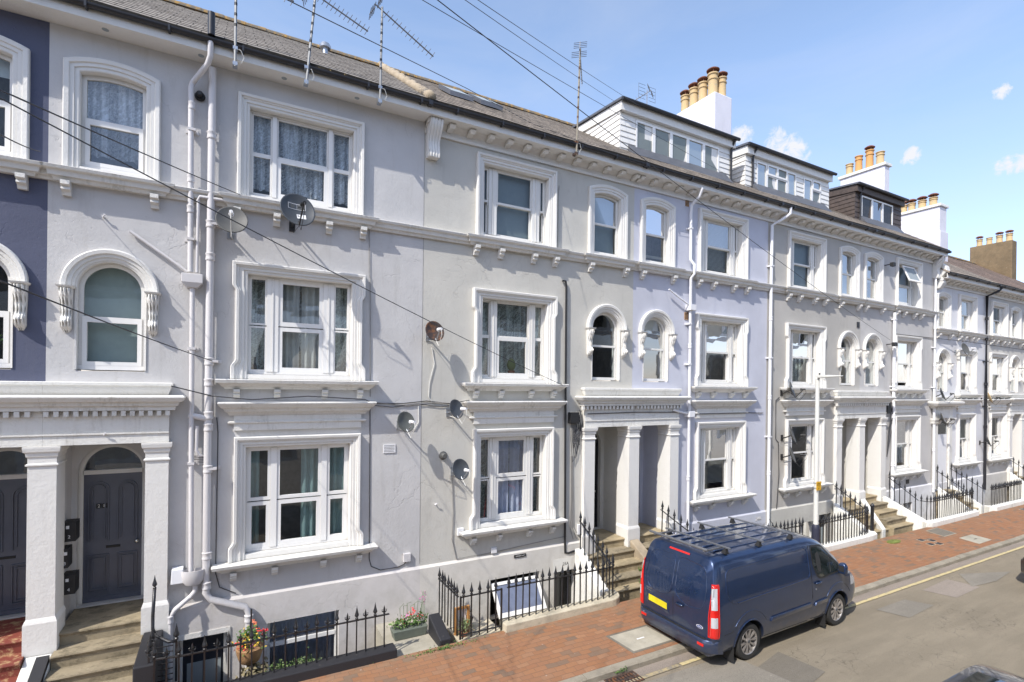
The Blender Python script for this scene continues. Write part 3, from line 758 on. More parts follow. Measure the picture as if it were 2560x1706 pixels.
def porch(h, B, s, L, dcx, mat_wall, door_mat='door', side=1, far=False, labels=None, doorlabel=None, number=None):
    """half of a paired portico: s = +1 for the house right of the party line B, -1 for the left one.
    returns the hole to cut in the wall"""
    xi, xo = B + s * .165, B + s * 1.25
    x0, x1 = min(xi, xo), max(xi, xo)
    zt = L['pt']; yd = WY + .95; zf = 1.02
    mb = MB()
    off = .05
    # side walls, ceiling, back wall with arched door opening
    mb.quadz([(x0 - off, WY + .3, .3), (x0 - off, yd, .3), (x0 - off, yd, zt), (x0 - off, WY + .3, zt)])
    mb.quadz([(x1 + off, WY + .3, .3), (x1 + off, yd, .3), (x1 + off, yd, zt), (x1 + off, WY + .3, zt)])
    mb.quadz([(x0 - off, WY - .05, zt + .002), (x1 + off, WY - .05, zt + .002), (x1 + off, yd, zt + .002), (x0 - off, yd, zt + .002)])
    ar = closed_outline('round', dcx, .47, zf + .02, 3.76)
    mb.poly([(x0 - off, .3), (x1 + off, .3), (x1 + off, zt), (x0 - off, zt)], [ar], yd, .22)
    for xx in (x0, x1):   # pier returns
        pass
    mb.build('porch_interior', mat_wall, h)
    y = yd + .14
    fr = MB()
    o0 = outline('round', dcx, .47, zf + .02, 3.76, 0); o1 = outline('round', dcx, .47, zf + .02, 3.76, -.06)
    fr.rings([[(p[0], y + .06, p[1]) for p in o0], [(p[0], y - .03, p[1]) for p in o0], [(p[0], y - .03, p[1]) for p in o1], [(p[0], y + .06, p[1]) for p in o1]], closed=False)
    fr.box(dcx - .42, dcx + .42, y - .03, y + .06, 3.24, 3.31)
    df = fr.build('door_frame', 'trim' if door_mat == 'door' else 'door_black', h)
    fl = MB(); up = outline('round', dcx, .41, 3.31, 3.70)
    fl.poly(up, y=y + .02); fl.build('fanlight', 'glass', df)
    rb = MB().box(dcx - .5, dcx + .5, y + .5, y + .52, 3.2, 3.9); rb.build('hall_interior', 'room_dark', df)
    d = MB(); z0, z1 = zf + .03, 3.24
    d.box(dcx - .41, dcx + .41, y, y + .045, z0, z1)
    for sx in (-1, 1):
        px = dcx + sx * .2
        for t, o in ((0, .03), (.028, .012), (.05, .03)):
            # upper arched panel mouldings
            A = outline('round', px, .145 - t, z0 + 1.02 + t, z1 - .13 - t, 0, n=6); Bq = outline('round', px, .145 - t - .016, z0 + 1.02 + t + .016, z1 - .13 - t - .016, 0, n=6)
            d.rings([[(p[0], y, p[1]) for p in A], [(p[0], y - o, p[1]) for p in A], [(p[0], y - o, p[1]) for p in Bq], [(p[0], y, p[1]) for p in Bq]], closed=False)
            q = lambda k: [(px - .145 + k, z0 + .16 + k), (px + .145 - k, z0 + .16 + k), (px + .145 - k, z0 + .80 - k), (px - .145 + k, z0 + .80 - k)]
            A, Bq = q(t), q(t + .016)
            lo = [A + [A[0]], Bq + [Bq[0]]]
            d.rings([[(p[0], y, p[1]) for p in lo[0]], [(p[0], y - o, p[1]) for p in lo[0]], [(p[0], y - o, p[1]) for p in lo[1]], [(p[0], y, p[1]) for p in lo[1]]], closed=False)
    d.box(dcx - .41, dcx + .41, y - .025, y, z0, z0 + .07)
    dd = d.build('door', door_mat, h)
    if doorlabel: dd['label'] = doorlabel
    MB().box(dcx - .1, dcx + .1, y - .012, y, z0 + .90, z0 + .94).build('letter_slot', 'ink', dd)
    MB().lathe(dcx + s * .0 + .33, 0, [(.0, 0), (.028, 0)], 8)
    kb = MB(); kb.lathe(dcx + (.34 if s < 0 else .34), z0 + .98, [(.012, y), (.012, y - .04), (.032, y - .05), (.034, y - .07), (.02, y - .085)], 10, 'y'); kb.build('door_knob', 'brass', dd, smooth='all')
    if number:
        nb = MB().box(dcx - .235, dcx - .165, y - .02, y - .016, z0 + 1.60, z0 + 1.68).box(dcx - .155, dcx - .085, y - .02, y - .016, z0 + 1.60, z0 + 1.68)
        nb.build('number_plaque', 'ink', dd)
        for k, c in enumerate(number): text_mesh('door_number', c, .075, 'white', dd, face_street(dcx - .2 + k * .08, y - .021, z0 + 1.64))
    return bx_hole(x0 - .02, x1 + .02, .32, zt - .01)

def portico_front(h, B, s, L, full=False, xend=1.78, grime='grimy'):
    """pier, capital and the stretch of entablature belonging to one house of the pair"""
    zt = L['pt']
    mb = MB()
    def pier(x0, x1, zb):
        y = WY - .115
        mb.box(x0, x1, y, WY + .34, zb, zt)                    # shaft
        mb.box(x0 - .03, x1 + .03, y - .03, WY + .30, zb - .35, zb + .46)
        def cp(pr): mb.rings([[(x0 - k, WY + .33 + k * .2, z), (x0 - k, y - k, z), (x1 + k, y - k, z), (x1 + k, WY + .33 + k * .2, z)] for z, k in pr], True)
        cp([(zb + .459, .03), (zb + .50, .016), (zb + .53, .001)])
        cp([(zt - .30, .001), (zt - .285, .022), (zt - .265, .022), (zt - .25, .001)])
        cp([(zt - .17, .001), (zt - .15, .016), (zt - .10, .022), (zt - .08, .042), (zt - .03, .05), (zt - .003, .05)])
    if s > 0:
        pier(B + 1.25, B + 1.56, .78)
        pier(B - .165, B + .165, .80)
        x0, x1 = B + .001, B + 1.56
    else:
        pier(B - 1.56, B - 1.25, .78)
        x0, x1 = B - 1.56, B - .001
    piers = mb; mb = MB()
    ye = WY - .115
    mb.box(x0, x1, ye, WY, zt, zt + .43)
    mb.box(x0, x1, ye - .02, ye, zt + .15, zt + .175)
    z = zt + .43
    # dentils
    x = x0 + .02 if s > 0 else x0 - .12
    xe = x1 + (.14 if s > 0 else -.05)
    n = int((xe - x) / .115)
    for i in range(n): mb.box(x + i * .115, x + i * .115 + .06, ye - .075, ye - .01, z + .005, z + .085)
    def strip(prof, ext_out):
        # profile box with a return only on the outer side
        rs = []
        for q, o in prof:
            if s > 0: rs.append([(x0, WY, q), (x0, ye - o, q), (x1 + o, ye - o, q), (x1 + o, WY, q)])
            else: rs.append([(x0 - o, WY, q), (x0 - o, ye - o, q), (x1, ye - o, q), (x1, WY, q)])
        mb.rings(rs, True)
    strip([(z, .01), (z + .09, .011), (z + .091, .085), (z + .15, .09), (z + .165, .13), (z + .215, .14), (z + .23, .19), (z + .29, .225), (z + .305, .225), (z + .33, .20)], 1)
    mb2 = MB()
    o = -.02
    zc = z + .33
    if s > 0: mb2.rings([[(x0, WY, q), (x0, WY - p, q), (x1 - .12 + p, WY - p, q), (x1 - .12 + p, WY, q)] for q, p in ((zc - .01, .10), (zc + .05, .12), (zc + .13, .15), (zc + .15, .17), (zc + .19, .17), (zc + .2, .15))], True)
    else: mb2.rings([[(x0 + .12 - p, WY, q), (x0 + .12 - p, WY - p, q), (x1, WY - p, q), (x1, WY, q)] for q, p in ((zc - .01, .10), (zc + .05, .12), (zc + .13, .15), (zc + .15, .17), (zc + .19, .17), (zc + .2, .15))], True)
    ob = mb.build('portico', 'grimy', h)
    piers.build('pillar', 'trim', ob)
    mb2.build('portico_blocking', grime, ob)
    return ob

LV['pt'] = 3.87; LW['pt'] = 3.80

def stack(h, x0, x1, y0, y1, z0, z1, mat, pots, cap=True, wide=False):
    """chimney stack with pots (y, height, radius, material, cowl)"""
    mb = MB(); mb.box(x0, x1, y0, y1, z0, z1)
    if wide: mb.box(x0 - .06, x1 + .06, y0 - .06, y1 + .06, z0, z0 + wide)
    c = mb.build('chimney', mat, h, bevel=.03)
    if cap:
        MB().box(x0 - .07, x1 + .07, y0 - .07, y1 + .07, z1 + .002, z1 + .13).build('cap', 'slab' if cap is True else cap, c, bevel=.02)
        z1 += .13
    for (x, y, hh, r, m, cw) in pots:
        p = MB(); p.lathe(x, y, [(r * 1.06, z1 - .02), (r * 1.06, z1 + .05), (r * .95, z1 + .09), (r * .90, z1 + hh * .72), (r * 1.08, z1 + hh * .74), (r * 1.08, z1 + hh * .78), (r * .92, z1 + hh * .80), (r * .92, z1 + hh * .93), (r * 1.12, z1 + hh * .95), (r * 1.12, z1 + hh), (r * .85, z1 + hh), (r * .8, z1 + hh - .2)], 16)
        po = p.build('chimney_pot', m, c, smooth=True)
        if cw:
            q = MB(); zz = z1 + hh
            for k in range(4):
                a = math.pi / 4 + k * math.pi / 2; q.tube([(x + r * .8 * math.cos(a), y + r * .8 * math.sin(a), zz), (x + r * .9 * math.cos(a), y + r * .9 * math.sin(a), zz + .12)], .014, 5)
            q.lathe(x, y, [(r * 1.25, zz + .11), (r * 1.28, zz + .135), (r * .8, zz + .19), (.01, zz + .21)], 16)
            q.build('cowl', cw, c, smooth=True)
    return c

# ------------------------------------------------------------------ the terrace
HS = {}
def build_house(key, label, a, b, mat, L, B=None, s=0, dcx=None, wcx=None, whw=None, acx=None, ahw=.43, roofmat='roof_b', modil=True, bayopt=None, arch_style='sash', arch_curtain=('blind_full', 'none'),
                plmat='plinth', base_holes=(), door_mat='door', porch_mat=None, doorlabel=None, number=None, grime='grimy', seg_open=0, arch_label=(None, None), seg_glass='glass_sky', single=False):
    h = thing('terraced_house', label, 'house', ((a + b) / 2, WY, 0), 'stucco terraced houses'); HS[key] = h
    holes = []
    if wcx is not None:
        for k in ('F2', 'F1', 'G'): z0, z1 = L[k]; holes.append(bx_hole(wcx - whw, wcx + whw, z0 - .02, z1))
    if acx is not None:
        holes.append(closed_outline('seg', acx, ahw - .01, L['S2'][0] - .02, L['S2'][1], .07))
        holes.append(closed_outline('round', acx, ahw, L['A1'][0] - .02, L['A1'][1]))
    if B is not None:
        holes.append(porch(h, B, s, L, dcx, porch_mat or mat, door_mat, doorlabel=doorlabel, number=number))
        portico_front(h, B, s, L, grime=grime)
    wall(h, a, b, mat, L, holes + [bx_hole(*q) for q in base_holes])
    # plinth runs up to the portico
    pa, pb = a, b
    if B is not None:
        if s > 0: pa = B + 1.56
        else: pb = B - 1.56
    plinth(h, pa, pb, plmat, L['plinth'], [bx_hole(q[0] - .001, q[1] + .001, q[2] - .001, q[3] + .001) for q in base_holes])
    spans = []
    if wcx is not None:
        bay(h, wcx, whw, L, **(bayopt or {})); spans.append((wcx - whw - .22, wcx + whw + .22))
    if acx is not None:
        window(h, acx, ahw - .01, L['S2'][0], L['S2'][1], 'seg', arch_style, curtain=arch_curtain[0], recess=.10, rise=.07, glass=seg_glass, fmat='upvc' if arch_style != 'sash' else 'sash', opened=seg_open, wlabel=arch_label[0])
        window(h, acx, ahw, L['A1'][0], L['A1'][1], 'round', arch_style, curtain=arch_curtain[1], recess=.10, room='room_dark', glass='glass_sky', split=.5 if arch_style == 'sash' else .47, fmat='upvc' if arch_style != 'sash' else 'sash', consoles=True, wlabel=arch_label[1])
        sp = L['A1'][1] - ahw
        for sx in (-1, 1): console(h, acx + sx * (ahw + .11), sp - .045)
        spans.append((acx - ahw - .16, acx + ahw + .16))
    string_course(h, a, b, L['string'], sorted(spans))
    eaves(h, a, b, L, modil)
    roof(h, a, b, roofmat, L)
    return h

O = dict
build_house('blue', 'slate blue house cut by the left edge of the photo', -8.3, -2.45, 'slate_blue', LV, -2.45, -1, -3.16, -6.05, .88, -3.27, .43, 'roof_a', False,
            O(w2='none', w1='drape_mid', w0='none', st=('upvc', 'upvc2', 'upvc3')), 'upvc', ('half_blind', 'none'), plmat='slate_blue', porch_mat='lilac')
build_house('one', 'lilac grey house with lace curtains, grey panelled front door and twin drainpipes', -2.45, 3.40, 'lilac', LV, -2.45, 1, -1.79, 1.11, .885, -1.67, .43, 'roof_a', False,
            O(w2='lace', w1='drape_mid', w0='drape_right', st=('upvc', 'upvc2', 'upvc3'), fmat='upvc', mull=(.07, .19, .10), sidew=(.37, .37, .42), split=(.50, .49, .47), recess=.10),
            'upvc', ('lace_half', 'blind_green'), base_holes=[(.60, 1.82, -.62, .58), (-.74, -.02, -1.3, .57)], number='28', seg_glass='glass',
            arch_label=(None, 'round headed window behind a grey green blind'))
build_house('two', 'warm grey house with sash windows, a cactus in one window and four satellite dishes', 3.40, 9.0, 'grey', LV, 9.0, -1, 8.30, 5.57, .83, 8.14, .425, 'roof_b', True,
            O(w2='blind_full', w1='floral', w0='drape_pair', st=('sash', 'upvc', 'upvc2'), mull=(.19, .15, .16), sidew=(.24, .30, .32), split=(.50, .53, .5), recess=.12),
            'sash', ('blind_full', 'none'), plmat='plinth_warm', base_holes=[(5.0, 6.26, -.70, .60), (6.66, 7.36, -1.3, .78)], door_mat='door_black', porch_mat='grey')
build_house('three', 'pale blue house with a five light white roof dormer', 9.0, 14.35, 'ice', LV, 9.0, 1, 9.70, 12.32, .83, 9.80, .425, 'roof_b', True,
            O(w2='venetian', w1='half_blind', w0='venetian', st=('sash', 'sash', 'sash'), mull=(.17, .13, .15), sidew=(.22, .24, .24), recess=.13),
            'sash', ('none', 'half_blind'), plmat='ice', base_holes=[(11.7, 12.9, -.7, .55)], door_mat='door_black', porch_mat='ice', seg_open=.16, seg_glass='glass')
build_house('four', 'mid grey house behind the lamp post with two white roof dormer windows', 14.35, 19.5, 'stone_grey', LV, 19.5, -1, 18.80, 16.28, .80, 18.72, .425, 'roof_b', True,
            O(w2='blind_full', w1='drape_sides', w0='none', st=('sash', 'sash', 'sash'), mull=(.17, .13, .15), sidew=(.22, .24, .24), recess=.13),
            'sash', ('blind_full', 'none'), plmat='grey', base_holes=[(15.9, 17.0, -.7, .55), (17.1, 17.8, -1.3, .7)], door_mat='door_black', porch_mat='grey')
build_house('five', 'cool grey end house with a brown tiled dormer and wide stone steps', 19.5, 24.93, 'cool_grey', LV, 19.5, 1, 20.20, 22.75, .74, 20.27, .425, 'roof_b', True,
            O(w2='blind_full', w1='venetian', w0='lace', st=('upvc', 'sash', 'sash'), mull=(.1, .13, .13), sidew=(.22, .24, .24), recess=.13, open1=.07),
            'sash', ('blind_pale', 'drape_sides'), plmat='pale', base_holes=[(22.2, 23.2, -.7, .55)], door_mat='door_black', porch_mat='grey')
build_house('six', 'near white lower house with an arched doorway and a black drainpipe', 24.93, 29.6, 'pale', LW, None, 0, None, 27.72, .62, 25.60, .40, 'roof_b', True,
            O(w2='drape_sides', w1='none', w0='drape_sides', st=('sash', 'sash', 'sash'), mull=(.12, .12, .12), sidew=(.2, .2, .2), recess=.06),
            'sash', ('none', 'none'), plmat='pale')
build_house('seven', 'grey lower house at the right with a shared portico', 29.6, 33.55, 'grey2', LW, 33.55, -1, 32.85, 30.90, .66, 32.78, .40, 'roof_red', True,
            O(w2='none', w1='drape_sides', w0='none', st=('sash', 'sash', 'sash'), mull=(.12, .12, .12), sidew=(.2, .2, .2), recess=.06),
            'sash', ('none', 'none'), plmat='grey2', porch_mat='grey2')
build_house('eight', 'grey lower house cut by the right edge of the photo', 33.55, 39.0, 'grey2', LW, 33.55, 1, 34.25, 37.0, .66, 34.35, .40, 'roof_red', True,
            O(w2='none', w1='drape_sides', w0='none', st=('sash', 'sash', 'sash'), mull=(.12, .12, .12), sidew=(.2, .2, .2), recess=.06),
            'sash', ('none', 'none'), plmat='grey2', porch_mat='grey2')

# single doorway of house six: canopy on brackets
def single_porch():
    h = HS['six']; c = 25.55; mb = MB()
    for sx in (-1, 1):
        x = c + sx * .62
        mb.box(x - .12, x + .12, WY - .10, WY - .001, .9, 3.75); mb.cornice(x - .12, x + .12, [(3.50, .10), (3.55, .14), (3.62, .15), (3.70, .18), (3.749, .18)])
    mb.box(c - .74, c + .74, WY - .11, WY - .001, 3.751, 4.15)
    mb.cornice(c - .78, c + .78, [(4.151, .12), (4.22, .16), (4.27, .30), (4.36, .36), (4.42, .36), (4.44, .30)])
    mb.cornice(c - .62, c + .62, [(4.441, .12), (4.55, .15), (4.6, .18)])
    for i in range(12): mb.box(c - .74 + i * .128, c - .68 + i * .128, WY - .20, WY - .12, 4.155, 4.215)
    mb.build('portico', 'grimy', h)
    d = MB(); d.box(c - .44, c + .44, WY - .03, WY - .002, 1.0, 3.74); d.build('door', 'pipe_white', h)
    MB().box(c - .40, c + .40, WY - .04, WY - .031, 3.1, 3.6).build('fanlight', 'glass', h)
single_porch()

# ---- dormers
def dormer(h, x0, x1, wins, front='boards', roofm='lead'):
    yf = 10.98; zt = 12.62; zb = 10.45 + RS * (yf - 9.65) - .1; yr = 9.65 + (zt + .22 - 10.44) / RS
    mb = MB(); mb.box(x0 + .02, x1 - .02, yf + .02, yr + .6, zb, zt)
    d = mb.build('dormer', 'clad_brown' if front == 'tiles' else 'trim', h)
    b = MB()
    # front boards (between and around windows)
    wx0 = min(w[0] for w in wins); wx1 = max(w[1] for w in wins); wz0 = min(w[2] for w in wins); wz1 = max(w[3] for w in wins)
    def strips(a, c, y, zz0, zz1):
        z = zz0
        while z < zz1 - .02:
            z2 = min(z + (.155 if front == 'boards' else .19), zz1)
            if front == 'boards': b.rings([[(q, y, z), (q, y - .026, z + .004), (q, y - .008, z2), (q, y, z2)] for q in (a, c)], True)
            else:
                x = a - random.random() * .2
                while x < c:
                    u0, u1 = max(a, x), min(c, x + .27)
                    if u1 - u0 > .02: b.rings([[(q, y, z), (q, y - .022 - random.random() * .006, z + .004), (q, y - .008, z2), (q, y, z2)] for q in (u0 + .004, u1)], True)
                    x += .275
            z = z2
    segs = []; cur = x0 + .02
    for w in sorted(wins):
        if w[0] - cur > .03: segs.append((cur, w[0] - .002))
        cur = w[1] + .002
    segs.append((cur, x1 - .02))
    for a, c in segs:
        b = MB(); strips(a, c, yf + .019, zb, zt - .3); b.build('cladding', 'clad_brown' if front == 'tiles' else 'trim', d)
    b = MB()
    # left flank boards, following the roof slope
    z = zb
    while z < zt - .02:
        z2 = min(z + .155, zt); y1 = 9.65 + (z2 - 10.38) / RS
        if y1 > yf + .05: b.rings([[(x0 + .019, q, z), (x0 - .007, q, z + .004), (x0 + .011, q, z2), (x0 + .019, q, z2)] for q in (yf - .0, y1)], True)
        z = z2
    b.build('cladding', 'clad_brown' if front == 'tiles' else 'trim', d)
    f = MB(); f.box(x0 - .03, x1 + .03, yf - .10, yf - .07, zt - .22, zt + .02)
    f.rings([[(x0 - .035, yf - .08, zt - .22), (x0 - .035, yr + .3, zt - .02), (x0 - .035, yr + .3, zt + .2), (x0 - .035, yf - .08, zt + .02)], [(x0 - .01, yf - .08, zt - .22), (x0 - .01, yr + .3, zt - .02), (x0 - .01, yr + .3, zt + .2), (x0 - .01, yf - .08, zt + .02)]], True)
    f.box(x0 + .02, x1 - .02, yf - .07, yf + .02, zt - .22, zt - .2)
    f.build('fascia', 'trim' if front == 'boards' else 'clad_brown', d)
    r = MB(); r.rings([[(q, yf - .16, zt + .025), (q, yr + .35, zt + .245), (q, yr + .35, zt + .30), (q, yf - .16, zt + .085)] for q in (x0 - .09, x1 + .09)], True)
    r.build('dormer_roof', roofm, d)
    g = MB(); g.tube([(x0 - .08, yf - .19, zt + .03), (x1 + .08, yf - .19, zt + .03)], .05, 8)
    x = x1 - .10 if front == 'boards' and x0 < 12 else x0 + .32
    g.tube([(x, yf - .19, zt - .01), (x, yf - .07, zt - .16), (x, yf - .04, zt - .3), (x, yf - .04, zb + .1)], .035, 8)
    g.build('dormer_gutter', 'gutter', d)
    for (wx0, wx1, wz0, wz1, n, kind, cur) in wins:
        fr = MB(); pn = MB(); y = yf - .012
        fr.box(wx0, wx1, y - .01, y + .1, wz0 - .001, wz0 + .045); fr.box(wx0 - .04, wx1 + .04, y - .09, y + .02, wz0 - .045, wz0 - .002)
        ws = (wx1 - wx0) / n
        for i in range(n):
            a, c = wx0 + i * ws, wx0 + (i + 1) * ws
            if kind == 'top' and 0 < i < n - 1 or kind == 'toplast' and i == n - 1:
                zm = wz0 + (wz1 - wz0) * .64
                joinery(fr, pn, a, c, zm, wz1, y - .02, .05, .05); joinery(fr, pn, a, c, wz0 + .045, zm, y, .04, .05)
            else: joinery(fr, pn, a, c, wz0 + .045, wz1, y, .055, .05)
        w = fr.build('dormer_window', 'upvc', d); pn.build('pane', 'glass_sky', d)
        c = MB().box(wx0 + .03, wx1 - .03, y + .055, y + .06, wz0 + .05, wz1 - .02); c.build('blind', cur, d)  # on the first dormer a dark sheet painted as interior shade
    return d
dormer(HS['three'], 9.24, 13.80, [(9.80, 13.18, 11.32, 12.30, 5, 'plain', 'blind_slate')])
dormer(HS['four'], 14.42, 19.05, [(14.98, 17.08, 11.32, 12.30, 4, 'top', 'blind_pale'), (17.50, 18.50, 11.34, 12.28, 2, 'toplast', 'blind_pale')])
dormer(HS['five'], 20.72, 24.15, [(21.16, 23.45, 11.25, 12.34, 3, 'plain', 'blind_grey')], 'tiles')
fl = MB()
for a, b in ((9.24, 13.8), (14.42, 19.05), (20.72, 24.15)):
    o = MB(); yf = 10.98; z = 10.44 + RS * (yf - 9.65)
    o.rings([[(q, yf - .30, z - .30 * RS + .025), (q, yf + .02, z + .03), (q, yf + .02, z + .2), (q, yf - .0, z + .2)] for q in (a + .3, b - .3)], True)
    o.build('lead_flashing', 'lead', HS[{9.24: 'three', 14.42: 'four', 20.72: 'five'}[a]])

# ---- chimneys
stack(HS['three'], 14.0, 14.85, 11.86, 13.68, 11.6, 14.74, 'stack_white', [(14.3, 13.42, .66, .15, 'pot', 'pot_red'), (14.3, 13.02, .72, .16, 'pot', 'pot_red'), (14.3, 12.62, .72, .16, 'pot', 'pot_red'), (14.3, 12.2, .82, .17, 'pot', 'pot_red'), (14.62, 12.1, .72, .15, 'pot', 'pot_red')], cap=False)
stack(HS['five'], 24.70, 25.12, 11.9, 13.75, 11.0, 14.60, 'stack_white', [(24.9, 13.45, .52, .15, 'pot', None), (24.9, 13.05, .74, .15, 'pot_orange', None), (24.9, 12.6, .82, .16, 'pot_orange', 'pot_red'), (24.9, 12.17, .58, .16, 'pot', None)], cap='grimy')
stack(HS['six'], 29.55, 30.25, 11.84, 13.55, 10.2, 13.68, 'stack_white', [(29.8, 13.55 - .1, .42, .15, 'pot', 'pot_red'), (29.8, 13.1, .42, .16, 'pot', 'pot_red'), (29.8, 12.66, .42, .17, 'pot', 'pot_red'), (29.8, 12.2, .42, .17, 'pot', 'pot_red'), (30.08, 13.2, .34, .1, 'pot_orange', None), (30.08, 12.75, .34, .1, 'pot_orange', None), (30.08, 12.3, .34, .1, 'pot_orange', None)], cap='grimy', wide=2.3)
stack(HS['eight'], 38.45, 39.1, 12.0, 13.9, 10.2, 13.42, 'stack_brown', [(38.75, 13.55, .42, .14, 'pot', 'pot_red'), (38.75, 13.1, .42, .14, 'pot', None), (38.75, 12.65, .44, .15, 'pot', 'pot_red'), (38.75, 12.22, .44, .15, 'pot', 'pot_red')], cap=False)

# verge line between the two roof types, vent terminal, skylight, big eaves console
v = MB(); pts = []
for i in range(30):
    t = i / 29; y = 9.62 + (13.7 - 9.62) * t; pts.append((3.38 + random.uniform(-.01, .01), y, 10.46 + RS * (y - 9.64) + .03 + .015 * math.sin(i * 2.2)))
v.tube(pts, [.085 + .018 * math.sin(i * 2.2) for i in range(30)], 10)
v.build('verge_tiles', 'mortar', HS['two'], smooth='all')
def big_console(h, x, z1, z0):
    mb = MB(); rs = []; n = 26; flutes = 12
    for i in range(n + 1):
        t = i / n; o = .30 - .17 * t + .05 * math.sin(t * 7.5 + .6); hw = .13 - .015 * t
        z = z1 + (z0 - z1) * t
        rs.append([(x - hw, WY, z)] + [(x - hw + 2 * hw * j / flutes, WY - o + .016 * (j % 3 == 1), z) for j in range(flutes + 1)] + [(x + hw, WY, z)])
    mb.rings(rs, True); return mb.build('eaves_console', 'trim', h, smooth=True)
big_console(HS['two'], 3.55, LV['top'] - .14, LV['top'] - .86)
big_console(HS['five'], 24.78, LV['top'] - .14, LV['top'] - .95)
def scroll_parapet():
    # scrolled party wall end where the lower terrace starts
    mb = MB(); pr = [(9.86, 9.0), (9.74, 9.2), (9.80, 9.45), (9.62, 9.65), (9.66, 9.85), (9.80, 9.98), (10.0, 10.1), (10.2, 10.2), (10.2, 8.95)]
    mb.rings([[(x, y + .1, z) for y, z in pr] for x in (24.95, 25.22)], True)
    return mb.build('party_wall_scroll', 'grimy', HS['five'], bevel=.02)
scroll_parapet()
vt = MB(); vt.lathe(1.86, 12.9, [(.06, 12.5), (.06, 12.80), (.12, 12.81), (.13, 12.86), (.10, 12.91), (.02, 12.93)], 16)
sk = MB()
for a, b in ((4.45, 5.05), (5.25, 5.85)):
    yc = 11.75; z = lambda y: 10.47 + RS * (y - 9.64)
    for dy, dx in ((0, 0),):
        sk.rings([[(a, yc - .35, z(yc - .35) + .02), (b, yc - .35, z(yc - .35) + .02), (b, yc + .45, z(yc + .45) + .02), (a, yc + .45, z(yc + .45) + .02)],
                  [(a, yc - .35, z(yc - .35) + .12), (b, yc - .35, z(yc - .35) + .12), (b, yc + .45, z(yc + .45) + .12), (a, yc + .45, z(yc + .45) + .12)]], True)
sko = sk.build('skylight', 'lead', HS['two'])
sg = MB()
for a, b in ((4.45, 5.05), (5.25, 5.85)):
    yc = 11.75; z = lambda y: 10.60 + RS * (y - 9.64)
    sg.quadz([(a + .06, yc - .28, z(yc - .28)), (b - .06, yc - .28, z(yc - .28)), (b - .06, yc + .38, z(yc + .38)), (a + .06, yc + .38, z(yc + .38))])
sg.build('skylight_pane', 'blind_grey', sko)
vt.build('roof_vent', 'metal', HS['one'], smooth=True)

# ------------------------------------------------------------------ ground
def sheet(name, x0, x1, y0, y1, z, mat, z2=None):
    z2 = z if z2 is None else z2
    mb = MB().quadz([(x0, y0, z), (x1, y0, z), (x1, y1, z2), (x0, y1, z2)])
    return struct(mb.build(name, mat))
sheet('ground', -600, 800, -600, 800, -1.6, 'patch_mid')
def ground():
    mb = MB().box(-60, 160, -1.45, 6.72, -.5, 0); struct(mb.build('road', 'road'))
    # pavement rising gently from the kerb to the area walls
    mb = MB()
    mb.rings([[(x, 6.86, .105), (x, 8.62, .20), (x, 8.62, -.4), (x, 6.86, -.4)] for x in (-60, 160)], True)
    struct(mb.build('pavement', 'pavers'))
    k = MB(); x = -12
    while x < 60:
        L = random.choice((.91, .91, 1.1, .75))
        dz = random.uniform(-.004, .004)
        k.rings([[(q, 6.722, -.1), (q, 6.722, .085 + dz), (q, 6.745, .11 + dz), (q, 6.858, .115 + dz), (q, 6.858, -.1)] for q in (x, x + L - .008)], True); x += L
    struct(k.build('kerb', 'kerb'))
    k = MB().box(-60, -12.01, 6.722, 6.858, -.1, .11).box(60.5, 160, 6.722, 6.858, -.1, .11); struct(k.build('kerb', 'kerb'))
    # gutter channel strip, yellow line
    y = MB()
    struct(MB().quadz([(-20, 6.52, .003), (60, 6.52, .003), (60, 6.73, .003), (-20, 6.73, .003)]).build('gutter_channel', 'patch_light'))
    for a, b in ((6.95, 60),):
        n = int((b - a) / .4)
        for i in range(n):
            xa = a + (b - a) * i / n; xb = a + (b - a) * (i + 1) / n
            y.quadz([(xa, 6.42 + random.uniform(-.004, .004), .014), (xb, 6.42 + random.uniform(-.004, .004), .014), (xb, 6.50, .014), (xa, 6.50, .014)])
    struct(y.build('road_marking', 'yellow'))
    y = MB().quadz([(1.2, 6.42, .014), (6.9, 6.42, .014), (6.9, 6.50, .014), (1.2, 6.50, .014)]); struct(y.build('road_marking', 'yellow_worn'))
ground()
PZ = [.004]
def patch(pts, mat, z=None, name='road_patch'):
    PZ[0] += .0015; z = PZ[0]
    return struct(MB().quadz([(x, y, z) for x, y in pts]).build(name, mat))
patch([(14.8, 6.18), (16.25, 6.25), (16.35, 5.62), (15.0, 5.58)], 'patch_light')
patch([(12.55, 6.10), (13.75, 6.10), (14.0, 5.62), (12.75, 5.55)], 'patch_mid')
patch([(17.0, 6.28), (18.5, 5.72), (17.25, 5.60), (16.2, 5.72)], 'patch_mid')
patch([(7.2, 5.6), (8.9, 5.95), (9.0, 5.15), (7.65, 4.9)], 'patch_dark')
patch([(5.0, 6.35), (8.0, 6.3), (8.2, 5.1), (5.4, 5.0)], 'patch_mid')

